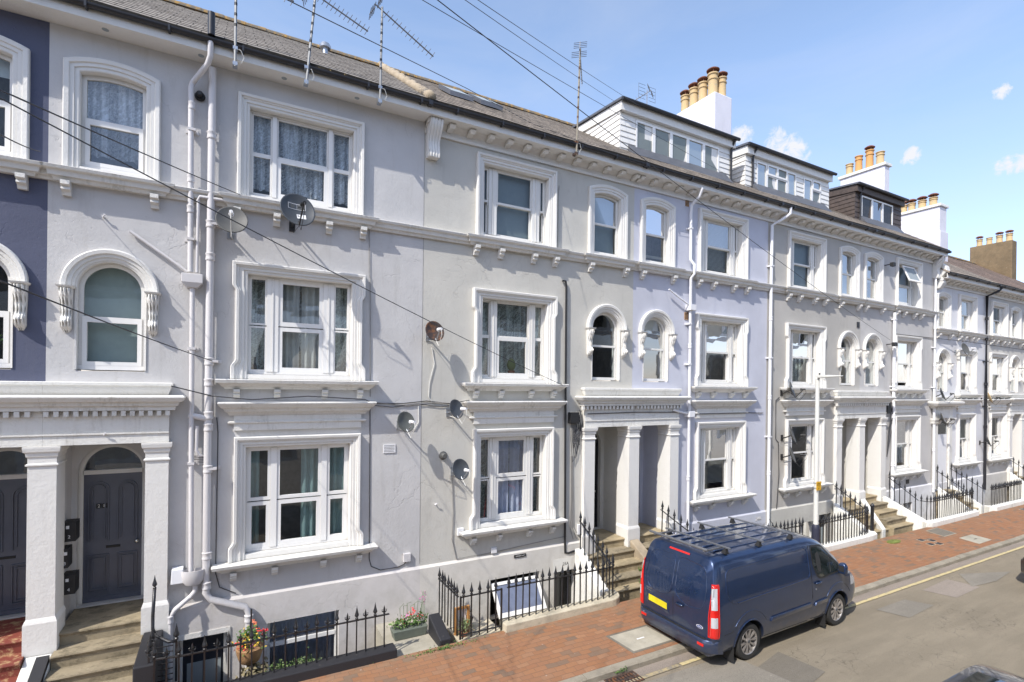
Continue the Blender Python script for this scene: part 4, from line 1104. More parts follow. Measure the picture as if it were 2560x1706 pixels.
def cover(name, pts, mat, label, rim=None, z0=.105, slot=False, grp=None):
    """cover let into the pavement; follows the pavement's fall"""
    zz = lambda y: .105 + (y - 6.86) * (.095 / 1.76)
    t = MB().rings([[(x, y, zz(y) + e) for x, y in pts] for e in (-.02, .006)], True)
    o = t.build(name, mat)
    if rim:
        cx = sum(p[0] for p in pts) / 4; cy = sum(p[1] for p in pts) / 4
        q = [(x + (x - cx) * .12, y + (y - cy) * .16) for x, y in pts]
        MB().rings([[(x, y, zz(y) + e) for x, y in q] for e in (-.02, .003)], True).build('cover_frame', rim, o)
    if slot:
        cx = sum(p[0] for p in pts) / 4; cy = sum(p[1] for p in pts) / 4
        MB().box(cx - .09, cx + .09, cy - .015, cy + .015, zz(cy), zz(cy) + .008).build('lifting_slot', 'ink' if slot == 1 else 'white', o)
    tag(o, label, 'manhole cover', grp); return o
cover('manhole_cover', [(6.3, 7.60), (7.22, 7.60), (7.30, 7.02), (6.38, 7.02)], 'slab', 'large worn concrete slab in the brick pavement beside the rear of the van', 'patch_dark', slot=2)
cover('manhole_cover', [(20.4, 8.40), (21.15, 8.42), (21.05, 7.90), (20.28, 7.90)], 'patch_dark', 'brown metal cover in a pale frame below the wide stone steps', 'kerb')
cover('manhole_cover', [(20.55, 7.60), (21.45, 7.60), (21.40, 7.08), (20.45, 7.06)], 'slab', 'pale square concrete cover next to the kerb', slot=1)
for i, (x, y) in enumerate(((18.95, 7.98), (19.25, 7.82), (18.78, 7.66), (19.1, 7.58))):
    cover('meter_cover', [(x, y + .10), (x + .22, y + .10), (x + .22, y - .05), (x, y - .05)], 'gutter', 'small dark metal meter cover in a cluster on the brick pavement', 'curb_cream', grp='cluster of small meter covers')
for i, (x, y) in enumerate(((27.6, 8.2), (28.3, 8.1), (29.0, 8.02))):
    cover('meter_cover', [(x, y + .10), (x + .4, y + .10), (x + .4, y - .08), (x, y - .08)], 'gutter', 'small dark metal meter cover in the row far down the pavement', 'curb_cream', grp='far row of meter covers')
tag(MB().rings([[(18.0 + .32 * math.cos(a), 8.28 + .13 * math.sin(a), .178 + e) for a in [k * math.pi / 6 for k in range(12)]] for e in (0, .025)], True).build('moss_patch', 'moss'), 'patch of green moss at the foot of the white curb', 'moss')
def drain():
    t = thing('drain_grate', 'rusty iron road gully grate with slots beside the kerb', 'drain grate', (5.75, 6.62, 0))
    MB().box(5.48, 6.02, 6.42 + .0, 6.70, .001, .004).build('pit', 'ink', t)
    g = MB(); g.box(5.44, 6.06, 6.66, 6.70, .004, .018).box(5.44, 6.06, 6.40, 6.43, .004, .018).box(5.44, 5.47, 6.43, 6.66, .004, .018).box(6.03, 6.06, 6.43, 6.66, .004, .018)
    for i in range(8): g.box(5.50 + i * .066, 5.535 + i * .066, 6.43, 6.66, .004, .016)
    g.box(5.47, 6.03, 6.535, 6.555, .004, .017); g.build('grate', 'dish_rust', t)
drain()

# ------------------------------------------------------------------ steps, area walls, lightwells
def steps(label, x0, x1, noses, mat, zb=-1.4, flare=0.0, yback=11.04, red=False):
    """noses: (y, z) of each nosing from the street upward"""
    t = thing('stone_steps', label, 'steps', ((x0 + x1) / 2, 9.6, 0), 'flights of front steps')
    n = len(noses)
    for i, (y, z) in enumerate(noses):
        yb = noses[i + 1][0] + .03 if i < n - 1 else yback
        f = flare * (1 - i / max(1, n - 1)) ** 1.5
        a, b = x0 - (f * .0), x1 + f
        if y > WY - .15: a, b = x0, x1
        mb = MB(); e = .012 * (i % 2)
        mb.rings([[(q, y + .03, zb), (q, y + .03, z - .055), (q, y + .006, z - .045), (q, y - .004, z - .025), (q, y + .004, z - .004), (q, y + .02, z), (q, yb, z), (q, yb, zb)] for q in (a, b)], True)
        mb.build('step', ('steps_dark' if ((i % 2 or mat == 'dark') and mat != 'red') else 'steps') if mat != 'red' else ('red_tile' if i > 2 else 'red_tile'), t)
    return t
N1 = [(9.02, .24), (9.22, .42), (9.48, .62), (9.76, .82), (10.08, 1.02)]
N2 = N1
steps('worn sandstone steps up to the grey panelled door numbered 28', -2.28, -1.20, N1, 'dark')
steps('red oxide painted steps at the far left of the photo', -3.70, -2.62, N1, 'red')
steps('sandstone steps with weeds beside the parked van', 7.42, 8.84, N1, 'steps', flare=.1)
steps('sandstone steps of the pale blue house mostly hidden by the van', 9.16, 10.24, N1, 'steps')
steps('left half of the wide stone steps behind the spiked railing', 18.0, 19.33, N1, 'steps')
steps('wide worn stone steps flaring out onto the brick pavement', 19.67, 20.76, N1, 'steps', flare=.55)
steps('small stone steps behind the second railing of the white house', 25.08, 26.02, N1, 'steps')
steps('stone steps at the far right portico', 32.15, 33.3, N1, 'steps')

def stringer(x0, x1, mat, label, cap=None, y0=8.9, y1=10.0, z0=.36, z1=1.02, cat='steps wall', cname='step_side_wall', zb=-1.4, x0b=None, x1b=None, bev=.02):
    """sloping wall beside a flight; (x0b,x1b) = x range at the street end"""
    xa, xb = (x0, x1) if x0b is None else (x0b, x1b)
    mb = MB().rings([[(xa, y0, zb), (xb, y0, zb), (xb, y0, z0), (xa, y0, z0)], [(x0, y1, zb), (x1, y1, zb), (x1, y1, z1), (x0, y1, z1)]], True)
    o = mb.build(cname, mat, bevel=bev, org=((x0 + x1) / 2, y0, 0)); tag(o, label, cat)
    if cap:
        w = .02; dz = (z1 - z0) / (y1 - y0)
        MB().rings([[(xa + cap[1], y0 - .04, z0 + .002), (xa + cap[2], y0 - .04, z0 + .002), (xa + cap[2], y0 - .04, z0 + .09), (xa + cap[1], y0 - .04, z0 + .09)],
                    [(x0 + cap[1], y1 - .13, z1 + .002 - .13 * dz), (x0 + cap[2], y1 - .13, z1 + .002 - .13 * dz), (x0 + cap[2], y1 - .13, z1 + .09 - .13 * dz), (x0 + cap[1], y1 - .13, z1 + .09 - .13 * dz)]], True).build('coping', cap[0], o)
    return o
stringer(-2.61, -2.29, 'curb_white', 'white wall with a black coping between the red steps and the stone steps', ('curb_black', .16, .31), y1=9.95, z1=.80, z0=.30)
stringer(-1.19, -.93, 'curb_black', 'black wall at the right of the steps to door 28', y1=9.95, z0=.80, z1=.86)
stringer(8.86, 9.14, 'mortar', 'rough tan stone wall between the two flights by the van', y0=8.75, y1=9.95, z0=.30, z1=1.0)
stringer(7.16, 7.40, 'curb_white', 'pale wall at the left of the steps by the van', y0=8.95, y1=9.95, z0=.35, z1=1.02)
stringer(10.26, 10.45, 'ice', 'pale blue wall beside the hidden steps', y0=8.9, y1=9.95, z0=.35, z1=1.02)
stringer(17.72, 17.98, 'curb_white', 'white sloping wall dropping from the portico to the curved curb', y0=8.9, y1=9.95, z0=.35, z1=1.05)
stringer(19.35, 19.65, 'curb_white', 'white sloping wall dividing the wide flight in two', y0=8.95, y1=9.95, z0=.30, z1=1.04, x0b=18.75, x1b=18.95)
stringer(20.78, 21.02, 'curb_white', 'weathered white wall curving out at the right of the wide steps', y0=8.72, y1=9.95, z0=.34, z1=1.0, x0b=20.98, x1b=21.25)
stringer(24.96, 25.07, 'curb_white', 'narrow white wall left of the small steps', y0=8.95, y1=9.95, z0=.35, z1=1.0)
stringer(26.03, 26.2, 'curb_white', 'narrow white wall right of the small steps', y0=8.95, y1=9.95, z0=.35, z1=1.0)
stringer(31.9, 32.14, 'curb_white', 'white wall beside the far right steps', y0=8.95, y1=9.95, z0=.35, z1=1.1)

def curb(path, label, mat, w=.24, z0=-1.4, z1=.35, name='area_curb'):
    """low wall carrying a railing; path of (x, y)"""
    rs = []; P = [Vector((x, y, 0)) for x, y in path]
    for i, p in enumerate(P):
        t = (P[min(i + 1, len(P) - 1)] - P[max(i - 1, 0)]).normalized(); nrm = Vector((-t.y, t.x, 0)) * w / 2
        zz = z1[i] if isinstance(z1, (list, tuple)) else z1
        rs.append([(p - nrm + Vector((0, 0, z0))), (p - nrm + Vector((0, 0, zz))), (p + nrm + Vector((0, 0, zz))), (p + nrm + Vector((0, 0, z0)))])
    mb = MB().rings(rs, True); o = mb.build(name, mat, bevel=.018, org=(path[0][0], path[0][1], 0)); tag(o, label, 'low wall'); return o

def finial_mb(sz=1.0, fleur=False):
    m = MB()
    if fleur:
        m.lathe(0, 0, [(.010, 0), (.020, .015), (.012, .03), (.011, .05)], 6)
        for a in (0, math.pi): m.tube([(.012 * math.cos(a), 0, .035), (.035 * math.cos(a), 0, .05), (.04 * math.cos(a), 0, .075), (.028 * math.cos(a), 0, .085)], [.01, .010, .008, .003], 5)
        for a in (math.pi / 2, -math.pi / 2): m.tube([(0, .012 * math.sin(a), .035), (0, .035 * math.sin(a), .05), (0, .04 * math.sin(a), .075)], [.01, .009, .004], 5)
        m.lathe(0, 0, [(.014, .045), (.020, .07), (.012, .11), (.002, .15)], 6)
    else:
        m.lathe(0, 0, [(.011 * sz, 0), (.026 * sz, .012 * sz), (.026 * sz, .03 * sz), (.014 * sz, .042 * sz), (.036 * sz, .07 * sz), (.034 * sz, .09 * sz), (.022 * sz, .13 * sz), (.009 * sz, .19 * sz), (.002, .235 * sz)], 8)
    return m
BAL = {}
def baluster(parent, x, y, z0, zr, kind=0):
    """one upright bar with its spear head, shared mesh stretched to height"""
    key = (round(zr - z0, 2), kind)
    if key not in BAL:
        m = MB(); h = zr - z0; m.box(-.0105, .0105, -.0105, .0105, -.06, h + .01)
        f = finial_mb((1, 0, 1.15, .9)[kind], kind == 1)
        m.add([v + Vector((0, 0, h + .01)) for v in f.v], f.f)
        o = m.build('baluster', 'black_iron', parent, org=(0, 0, 0)); BAL[key] = o
        me = o.data; bpy.data.objects.remove(o); BAL[key] = me
    o = bpy.data.objects.new('baluster', BAL[key]); COL.objects.link(o); o.parent = parent
    o.location = Vector((x, y, z0)) - Vector(parent['_o']); o.rotation_euler = (random.uniform(-.012, .012), random.uniform(-.012, .012), random.uniform(-.2, .2))
    return o
def railing(label, path, zr, zb, step=.155, kinds=(0, 1), cat='railing', low=None, skip=()):
    """path: list of (x, y, rail z, base z)"""
    t = thing('iron_railing', label, cat, (path[0][0], path[0][1], 0), 'spiked iron railings')
    m = MB(); pts = [(p[0], p[1], (p[2] if len(p) > 2 else zr)) for p in path]
    # flat bar rail
    for p, q in zip(pts, pts[1:]):
        p, q = Vector(p), Vector(q); d = (q - p).normalized(); sd = d.cross(Vector((0, 0, 1))).normalized() * .019; up = Vector((0, 0, .008))
        m.rings([[p - sd - up, p + sd - up, p + sd + up, p - sd + up], [q - sd - up, q + sd - up, q + sd + up, q - sd + up]], True)
    m.build('top_rail', 'black_iron', t)
    if low:
        m = MB()
        for p, q in zip(path, path[1:]): m.tube([(p[0], p[1], low), (q[0], q[1], low)], .014, 6)
        m.build('bottom_rail', 'black_iron', t)
    dist = 0; nxt = .04; i = 0
    for p, q in zip(path, path[1:]):
        L = math.hypot(q[0] - p[0], q[1] - p[1])
        while nxt <= dist + L:
            u = (nxt - dist) / L; g = lambda k, d: (p[k] if len(p) > k else d) * (1 - u) + (q[k] if len(q) > k else d) * u
            if i not in skip: baluster(t, g(0, 0), g(1, 0), round(g(3, zb), 2), round(round(g(3, zb), 2) + round(g(2, zr) - g(3, zb), 1 if len(p) > 2 else 2), 2) if len(p) > 2 else zr, kinds[i % len(kinds)])
            nxt += step; i += 1
        dist += L
    return t
# front railing of house one
curb([(-1.06, 9.55), (-1.05, 9.0), (-.95, 8.78), (-.6, 8.72), (2.52, 8.72)], 'chipped black painted curb below the nearest railing', 'curb_black', .26, z1=.35)
railing('nearest spiked iron railing in front of the lace curtain house', [(-1.02, 9.62), (-1.02, 9.0), (-.93, 8.82), (-.62, 8.76), (2.42, 8.76)], .90, .33, .156, (1, 0))
# tall newel rail by the portico
n = thing('iron_handrail', 'short black handrail with a spike rising against the portico pier of door 28', 'handrail', (-1.05, 9.7, .9))
MB().tube([(-1.03, 9.74, 1.60), (-1.045, 9.70, 1.2), (-1.04, 9.66, 1.0), (-.98, 9.55, .93), (-.8, 9.30, .91), (-.70, 9.28, .91)], .024, 8).build('rail', 'black_iron', n, smooth='all')
f = finial_mb(.95); m = MB(); m.add([v + Vector((-1.03, 9.74, 1.59)) for v in f.v], f.f); m.build('spike', 'black_iron', n)
MB().box(-.715, -.685, 9.265, 9.295, .3, .93).build('post', 'black_iron', n)
f = finial_mb(1.1); m = MB(); m.add([v + Vector((-.70, 9.28, .92)) for v in f.v], f.f); m.build('spike', 'black_iron', n)
m = MB()
for i in range(7): m.box(-1.0, -.74, 9.27, 9.285, .34 + i * .085, .352 + i * .085)
m.build('rung', 'black_iron', n)
# low black wall between houses one and two
stringer(3.30, 3.52, 'curb_black', 'short chipped black wall between the flower box and the railing gate', y0=8.62, y1=9.25, z0=.30, z1=.52)
# railing of house two: return, gate, front, curve, rising return
railing('short side railing running back to the wall beside the flower box', [(3.68, 9.72), (3.68, 8.72)], .97, .30, .155, (0,))
g = railing('iron gate section standing over the basement stairs', [(3.72, 8.68), (4.55, 8.68)], .97, .26, .17, (0,), cat='gate', low=.27)
MB().box(3.70, 3.73, 8.665, 8.695, .2, .99).box(4.54, 4.57, 8.665, 8.695, .2, .99).build('gate_post', 'black_iron', g)
pth = [(4.68, 8.68), (7.15, 8.66)]
for k in range(1, 7):
    a = -math.pi / 2 + (math.pi / 2) * k / 6; pth.append((7.15 + .25 * math.cos(a), 8.91 + .25 * math.sin(a)))
curb([(4.58, 8.66)] + pth[1:] + [(7.40, 9.0)], 'cream stone curb that curves round to the steps by the van', 'curb_cream', .27, z1=.34)
railing('curved spiked railing in front of the warm grey house', pth, .98, .33, .152, (0,))
railing('sloping spiked railing climbing the steps by the van', [(7.38, 8.98, 1.0, .35), (7.30, 9.95, 1.66, .98)], 0, 0, .15, (0,))
# house three (behind the van)
curb([(10.35, 9.0), (10.45, 8.72), (14.1, 8.70)], 'pale curb hidden behind the van', 'curb_white', .25, z1=.35)
railing('sloping railing behind the roof of the van', [(9.9, 9.95, 1.66, .98), (10.3, 8.8, .98, .35), (10.6, 8.72, .98, .35)], 0, 0, .17, (0,))
railing('spiked railing seen over the bonnet of the van', [(10.7, 8.72), (14.05, 8.70)], 1.06, .33, .165, (0,))
# house four
curb([(14.5, 8.72), (17.45, 8.74), (17.78, 8.78), (17.98, 8.95)], 'white painted curb curving to the wide steps', 'curb_white', .27, z1=.36)
pth = [(14.6, 8.74), (17.3, 8.76), (17.62, 8.82), (17.80, 9.0)]
railing('spiked railing on the white curb right of the lamp post', pth, .98, .36, .148, (0,))
railing('sloping railing climbing the left side of the wide steps', [(17.86, 9.0, 1.02, .40), (17.86, 10.0, 1.62, 1.0)], 0, 0, .15, (0,))
MB()
p = thing('iron_post', 'thick black iron newel post at the foot of the wide steps', 'post', (18.05, 8.9, .2)); MB().lathe(18.05, 8.92, [(.05, .2), (.05, 1.12), (.065, 1.13), (.065, 1.17), (.03, 1.22), (.01, 1.24)], 10).build('shaft', 'black_iron', p)
# house five
curb([(20.95, 8.74), (21.1, 8.66), (21.4, 8.64), (24.7, 8.68), (24.95, 8.85)], 'long white curb right of the wide steps', 'curb_white', .27, z1=.36)
railing('sloping railing at the right of the wide steps', [(21.3, 10.0, 1.66, 1.0), (21.3, 9.05, .99, .42)], 0, 0, .165, (0,))
railing('spiked railing right of the wide steps', [(21.3, 9.0), (21.34, 8.80), (21.5, 8.72), (24.62, 8.70), (24.8, 8.85)], .99, .36, .15, (0,))
railing('sloping railing left of the small steps', [(24.95, 10.0, 1.66, 1.0), (24.95, 9.0, .99, .40)], 0, 0, .17, (0,))
railing('sloping railing right of the small steps', [(26.15, 10.0, 1.66, 1.0), (26.15, 8.9, .99, .40)], 0, 0, .17, (0,))
curb([(26.1, 8.8), (26.3, 8.68), (29.2, 8.68), (31.9, 8.72)], 'far white curb in front of the lower houses', 'curb_white', .27, z1=.36)
railing('dense far railing in front of the near white house', [(26.3, 8.74), (29.3, 8.74)], .99, .36, .15, (0,))
railing('farthest railing at the right edge', [(29.9, 8.74), (31.8, 8.78)], .99, .36, .15, (0,))
railing('railing climbing to the far right portico', [(32.0, 8.95, .99, .4), (32.0, 10.0, 1.7, 1.0)], 0, 0, .17, (0,))

# lightwell floors and side walls
for i, (a, b) in enumerate(((-.92, 3.4), (3.4, 7.15), (10.46, 14.35), (14.35, 17.7), (21.3, 24.9), (26.2, 31.9))):
    struct(MB().quadz([(a, 8.6, -1.36), (b, 8.6, -1.36), (b, WY, -1.36), (a, WY, -1.36)]).build('area_floor', 'slab'))
struct(MB().box(-.9, 33, 8.60, 8.625, -1.4, .19).build('retaining_wall', 'plinth_warm'))
struct(MB().box(2.5, 3.30, 8.63, 10.05, -.35, .16).build('area_landing', 'slab'))
struct(MB().box(3.7, 4.6, 8.63, 9.3, -.4, .15).box(3.7, 4.6, 9.3, 10.05, -1.3, -.25).build('area_stairs', 'curb_cream'))

# ------------------------------------------------------------------ pipes and fittings on the fronts
def pipe(h, pts, r, mat, joints=(), name='drainpipe', smooth=True, clips=None):
    m = MB(); m.tube(pts, r, 12)
    for (x, y, z) in joints: m.lathe(x, y, [(r, z - .07), (r * 1.22, z - .065), (r * 1.3, z - .05), (r * 1.22, z - .03), (r * 1.18, z + .02), (r * 1.34, z + .035), (r * 1.34, z + .05), (r, z + .06)], 12)
    for z in (clips or ()):
        x, y = pts[len(pts) // 2][0], pts[len(pts) // 2][1]
        m.box(x - r * 1.25, x + r * 1.25, y - r * 1.15, WY, z - .02, z + .02); m.box(x - r * 2.2, x + r * 2.2, WY - .02, WY, z - .03, z + .03)
    return m.build(name, mat, h, smooth=smooth)
H1 = HS['one']; y1 = WY - .11
jx = lambda x, y, zs: [(x, y, z) for z in zs]
pipe(H1, [(-.34, y1, 10.1), (-.34, y1, 9.0), (-.345, y1, 4.6), (-.35, y1, 1.32), (-.28, y1, 1.2), (.24, y1 - .02, .98), (.30, y1 - .02, .86), (.30, y1 - .02, -1.2)], .056, 'pipe_grey',
     jx(-.34, y1, (8.98, 7.5, 6.95, 5.2, 4.85, 4.3, 4.1, 3.4, 1.95, 1.45)) + [(.30, y1 - .02, .78)], clips=(7.5, 5.2, 3.4))
pipe(H1, [(-.36, WY - .455, 10.34), (-.36, WY - .44, 10.12), (-.40, WY - .36, 10.02), (-.62, y1, 9.78), (-.64, y1, 9.70), (-.63, y1, 8.2), (-.62, y1, 6.66)], .042, 'pipe_grey', jx(-.63, y1, (9.4, 8.2, 7.7)), clips=(9.0, 7.2))
pipe(H1, [(-.52, y1, 7.86), (-.53, y1, 6.66)], .026, 'pipe_grey')
pipe(H1, [(-.14, y1 - .02, 7.92), (-.50, y1 - .02, 7.92), (-.53, y1, 7.84)], .026, 'pipe_grey')
pipe(H1, [(-1.44, WY - .05, 7.22), (-1.02, WY - .06, 6.92), (-.66, WY - .08, 6.66)], .024, 'pipe_grey', name='waste_pipe')
hp = MB(); hp.rings([[(-.74, y1 - .10, 6.62), (-.44, y1 - .10, 6.62), (-.44, WY, 6.62), (-.74, WY, 6.62)], [(-.74, y1 - .10, 6.48), (-.44, y1 - .10, 6.48), (-.44, WY, 6.48), (-.74, WY, 6.48)], [(-.66, y1 - .06, 6.40), (-.52, y1 - .06, 6.40), (-.52, WY, 6.40), (-.66, WY, 6.40)]], True)
hp.build('hopper', 'pipe_grey', H1, bevel=.008)
pipe(H1, [(-.59, y1, 6.42), (-.58, y1, 4.0), (-.56, y1, 1.72)], .038, 'pipe_grey', clips=(5.4, 3.5))
hp = MB(); rr = lambda k, z: [(-.53 + .17 * k * math.cos(a), y1 - .02 + .10 * k * math.sin(a), z) for a in [2 * math.pi * j / 14 for j in range(14)]]
hp.rings([rr(.62, 1.50), rr(.9, 1.56), rr(1, 1.68), rr(1, 1.74), rr(.9, 1.74), rr(.85, 1.62)], True); hp.build('hopper', 'pipe_grey', H1, smooth=True)
pipe(H1, [(-.50, y1, 1.52), (-.50, y1, 1.38), (-.56, y1, 1.30), (-.78, y1, 1.12), (-.84, y1, 1.02), (-.84, y1, -1.0)], .04, 'pipe_grey', [(-.84, y1, .98)])
pipe(H1, [(-.62, y1 + .02, 4.3), (-.45, y1, 4.26), (-.36, y1, 4.24)], .05, 'pipe_grey', name='waste_pipe')
pipe(H1, [(-.50, y1, 4.12), (-.51, y1, 3.72), (-.46, y1, 3.62), (-.36, y1, 3.62)], .028, 'pipe_grey', name='waste_pipe')
bxx = MB().rings([[(-.84, WY - .16, 1.55), (-.66, WY - .16, 1.55), (-.66, WY - .01, 1.60), (-.84, WY - .01, 1.60)], [(-.83, WY - .14, 1.78), (-.67, WY - .14, 1.78), (-.67, WY - .01, 1.80), (-.83, WY - .01, 1.80)]], True)
tag(bxx.build('security_light', 'pipe_white', org=(-.75, WY, 1.6), bevel=.01), 'white box light with a tangle of wires beside the twin drainpipes', 'light box')
cam = thing('security_camera', 'small black dome camera between the two drainpipes under the gutter', 'camera', (-.52, WY, 9.62))
MB().lathe(-.52, 9.62, [(.075, WY), (.08, WY - .03), (.06, WY - .06)], 14, 'y').build('base', 'ink', cam)
MB().lathe(-.52, 9.63, [(.045, WY - .05), (.05, WY - .11), (.03, WY - .14)], 12, 'y').build('lens', 'black_plastic', cam)
tag(MB().lathe(-.52, 9.60, [(.06, WY - .061), (.055, WY - .066)], 12, 'y').build('camera_ring', 'pipe_white', cam), 'x', 'x') if False else None
def grille(x, z, label, w=.24, h=.17, mat='pipe_white'):
    t = thing('air_brick', label, 'air vent', (x, WY, z)); MB().box(x - w / 2, x + w / 2, WY - .018, WY, z - h / 2, z + h / 2).build('frame', mat, t)
    m = MB()
    for i in range(9):
        for j in range(5): m.box(x - w * .42 + i * w * .095, x - w * .42 + i * w * .095 + .012, WY - .0195, WY - .0185, z - h * .38 + j * h * .17, z - h * .38 + j * h * .17 + .014)
    m.build('grating', 'gutter', t); return t
grille(2.75, 3.58, 'white perforated air vent between the lace curtain house and the warm grey house')
grille(-.48, 3.55, 'perforated air vent behind the twin drainpipes', .2, .17, 'pipe_grey')
grille(10.88, 9.93, 'small brown vent under the eaves of the pale blue house', .13, .22, 'sign_yellow' if False else 'basket')
grille(10.90, 6.82, 'small tan vent beside the drainpipe of the pale blue house', .14, .2, 'basket')
grille(19.35, 9.55, 'dark square vent between the two arched top windows', .16, .2, 'gutter')
grille(19.35, 7.15, 'dark square vent above the pair of round headed windows', .16, .2, 'gutter')
grille(22.9, 1.35, 'black vent below the sill of the end house', .22, .16, 'gutter')
jb = thing('junction_box', 'small grey cable box low on the wall of the lilac grey house', 'junction box', (3.12, WY, 1.37)); MB().box(3.05, 3.20, WY - .06, WY, 1.29, 1.46).build('case', 'pipe_grey', jb, bevel=.008)
MB().tube(arc((2.36, WY - .012, 4.4), (2.38, WY - .012, 1.45), 0, 4) + [(2.42, WY - .012, 1.30), (2.6, WY - .012, 1.2), (2.95, WY - .012, 1.2), (3.08, WY - .012, 1.24), (3.12, WY - .02, 1.30)], .009, 5).build('lead', 'cable', jb)
def wallbox(x, z, w, h, label, mat='pipe_white', name='meter_box', d=.06):
    tag(MB().box(x - w / 2, x + w / 2, WY - d, WY, z - h / 2, z + h / 2).build(name, mat, org=(x, WY, z), bevel=.008), label, 'wall box')
wallbox(5.08, 1.24, .13, .12, 'small white box under the ground floor sill of the warm grey house')
wallbox(7.38, 1.42, .13, .24, 'white box beside the portico pier of the warm grey house')
wallbox(4.28, 1.75, .14, .16, 'faint grey box beside the lower left corner of the sill')
pq = thing('name_plaque', 'small black name plate with faint white letters on the plinth', 'plaque', (5.72, WY - .05, 1.03)); MB().box(5.58, 5.88, WY - .062, WY - .046, 1.0, 1.065).build('plate', 'ink', pq)
text_mesh('plaque_lettering', 'GARDEN FLAT', .036, 'white', pq, face_street(5.73, WY - .063, 1.032), .0006)
ho = thing('house_number', 'raised number 24A on the pale blue plinth', 'number', (14.05, WY - .05, 1.0)); text_mesh('numerals', '24A', .16, 'pipe_grey', ho, face_street(14.0, WY - .048, .93), .006)
# letter boxes on the porch side wall
for i, (z, num, yy) in enumerate(((2.50, '2', 10.62), (2.18, '4', 10.5), (1.92, '3', 10.5), (1.74, '4', 10.62))):
    if i == 3: continue
for i, (z, num, yy) in enumerate(((2.44, '2', 10.65), (2.05, '3', 10.55), (1.60, '4', 10.65))):
    t = thing('letter_box', ('upper', 'middle', 'lower')[i] + ' black letter box stacked inside the porch of door 28', 'letter box', (-2.25, yy, z))
    xw = -2.335
    MB().box(xw + .001, xw + (.17, .10, .17)[i], yy - .13, yy + .13, z - .155, z + .155).build('case', 'black_plastic', t, bevel=.006)
    text_mesh('number', num, .07, 'white', t, Matrix.Translation((xw + (.09, .06, .09)[i], yy - .131, z - .08)) @ Matrix.Rotation(R(90), 4, 'X'), .001)
    MB().box(xw + .05, xw + .09, yy - .1312, yy - .13, z + .05, z + .10).build('label_card', 'white', t)

# pipes of the other houses
H2 = HS['two']; H3 = HS['three']; H4 = HS['four']; H5 = HS['five']; H6 = HS['six']; H7 = HS['seven']
pipe(H2, [(6.80, WY - .03, 7.34), (6.88, WY - .05, 7.33), (6.90, WY - .05, 7.2), (6.92, WY - .05, 4.0), (6.95, WY - .05, 1.15), (6.96, WY - .05, .92), (7.05, WY - .05, .9), (7.4, WY - .05, .95)], .026, 'black_iron', name='gas_pipe')
pipe(H3, [(10.98, WY - .44, 10.2), (10.96, WY - .36, 10.0), (10.93, WY - .12, 9.82), (10.93, WY - .1, 9.6), (10.93, WY - .1, 8.35), (11.0, WY - .18, 8.2), (11.0, WY - .18, 7.95), (10.96, WY - .1, 7.85), (10.96, WY - .1, 1.0)], .04, 'pipe_white', jx(10.95, WY - .1, (6.0, 2.4)), clips=(9.2, 6.6, 5.5))
for z in (7.02, 4.12):
    MB().box(10.86, 11.08, WY - .2, WY, z - .06, z + .10).build('hopper', 'pipe_white', H3, bevel=.01)
pipe(H3, [(10.15, WY - .1, 7.46), (10.5, WY - .11, 7.28), (10.9, WY - .12, 7.1)], .022, 'pipe_white', name='waste_pipe')
pipe(H3, [(10.30, WY - .18, 4.26), (10.6, WY - .14, 4.2), (10.9, WY - .12, 4.15)], .03, 'pipe_white', name='waste_pipe')
pipe(H4, [(14.75, WY - .455, 10.34), (14.75, WY - .45, 10.15), (14.60, WY - .30, 10.0), (14.40, WY - .1, 9.84), (14.40, WY - .09, 8.0), (14.40, WY - .09, 4.5), (14.40, WY - .09, .2)], .045, 'pipe_white', jx(14.4, WY - .09, (7.0, 4.6, 2.3)), clips=(8.6, 5.8, 3.4))
pipe(H5, [(21.62, WY - .09, 7.75), (21.62, WY - .09, 5.5), (21.62, WY - .09, .8)], .055, 'pipe_white', jx(21.62, WY - .09, (6.4, 5.2, 3.9, 2.1)), clips=(7.5, 5.0))
pipe(H5, [(24.6, WY - .42, 10.2), (24.62, WY - .2, 10.0), (24.72, WY - .09, 9.85), (24.74, WY - .09, 5), (24.76, WY - .09, .8)], .045, 'pipe_white', jx(24.74, WY - .09, (8.7, 7.4, 5.9, 4.1, 2.5)), clips=(6.6, 5.0))
pipe(H6, [(29.9, WY - .455, 9.5), (29.8, WY - .35, 9.3), (29.45, WY - .09, 9.1), (29.45, WY - .09, 5.0), (29.45, WY - .09, .5)], .055, 'gutter', jx(29.45, WY - .09, (8.1, 7.2, 5.2, 3.3)), clips=(6.2, 4.2))

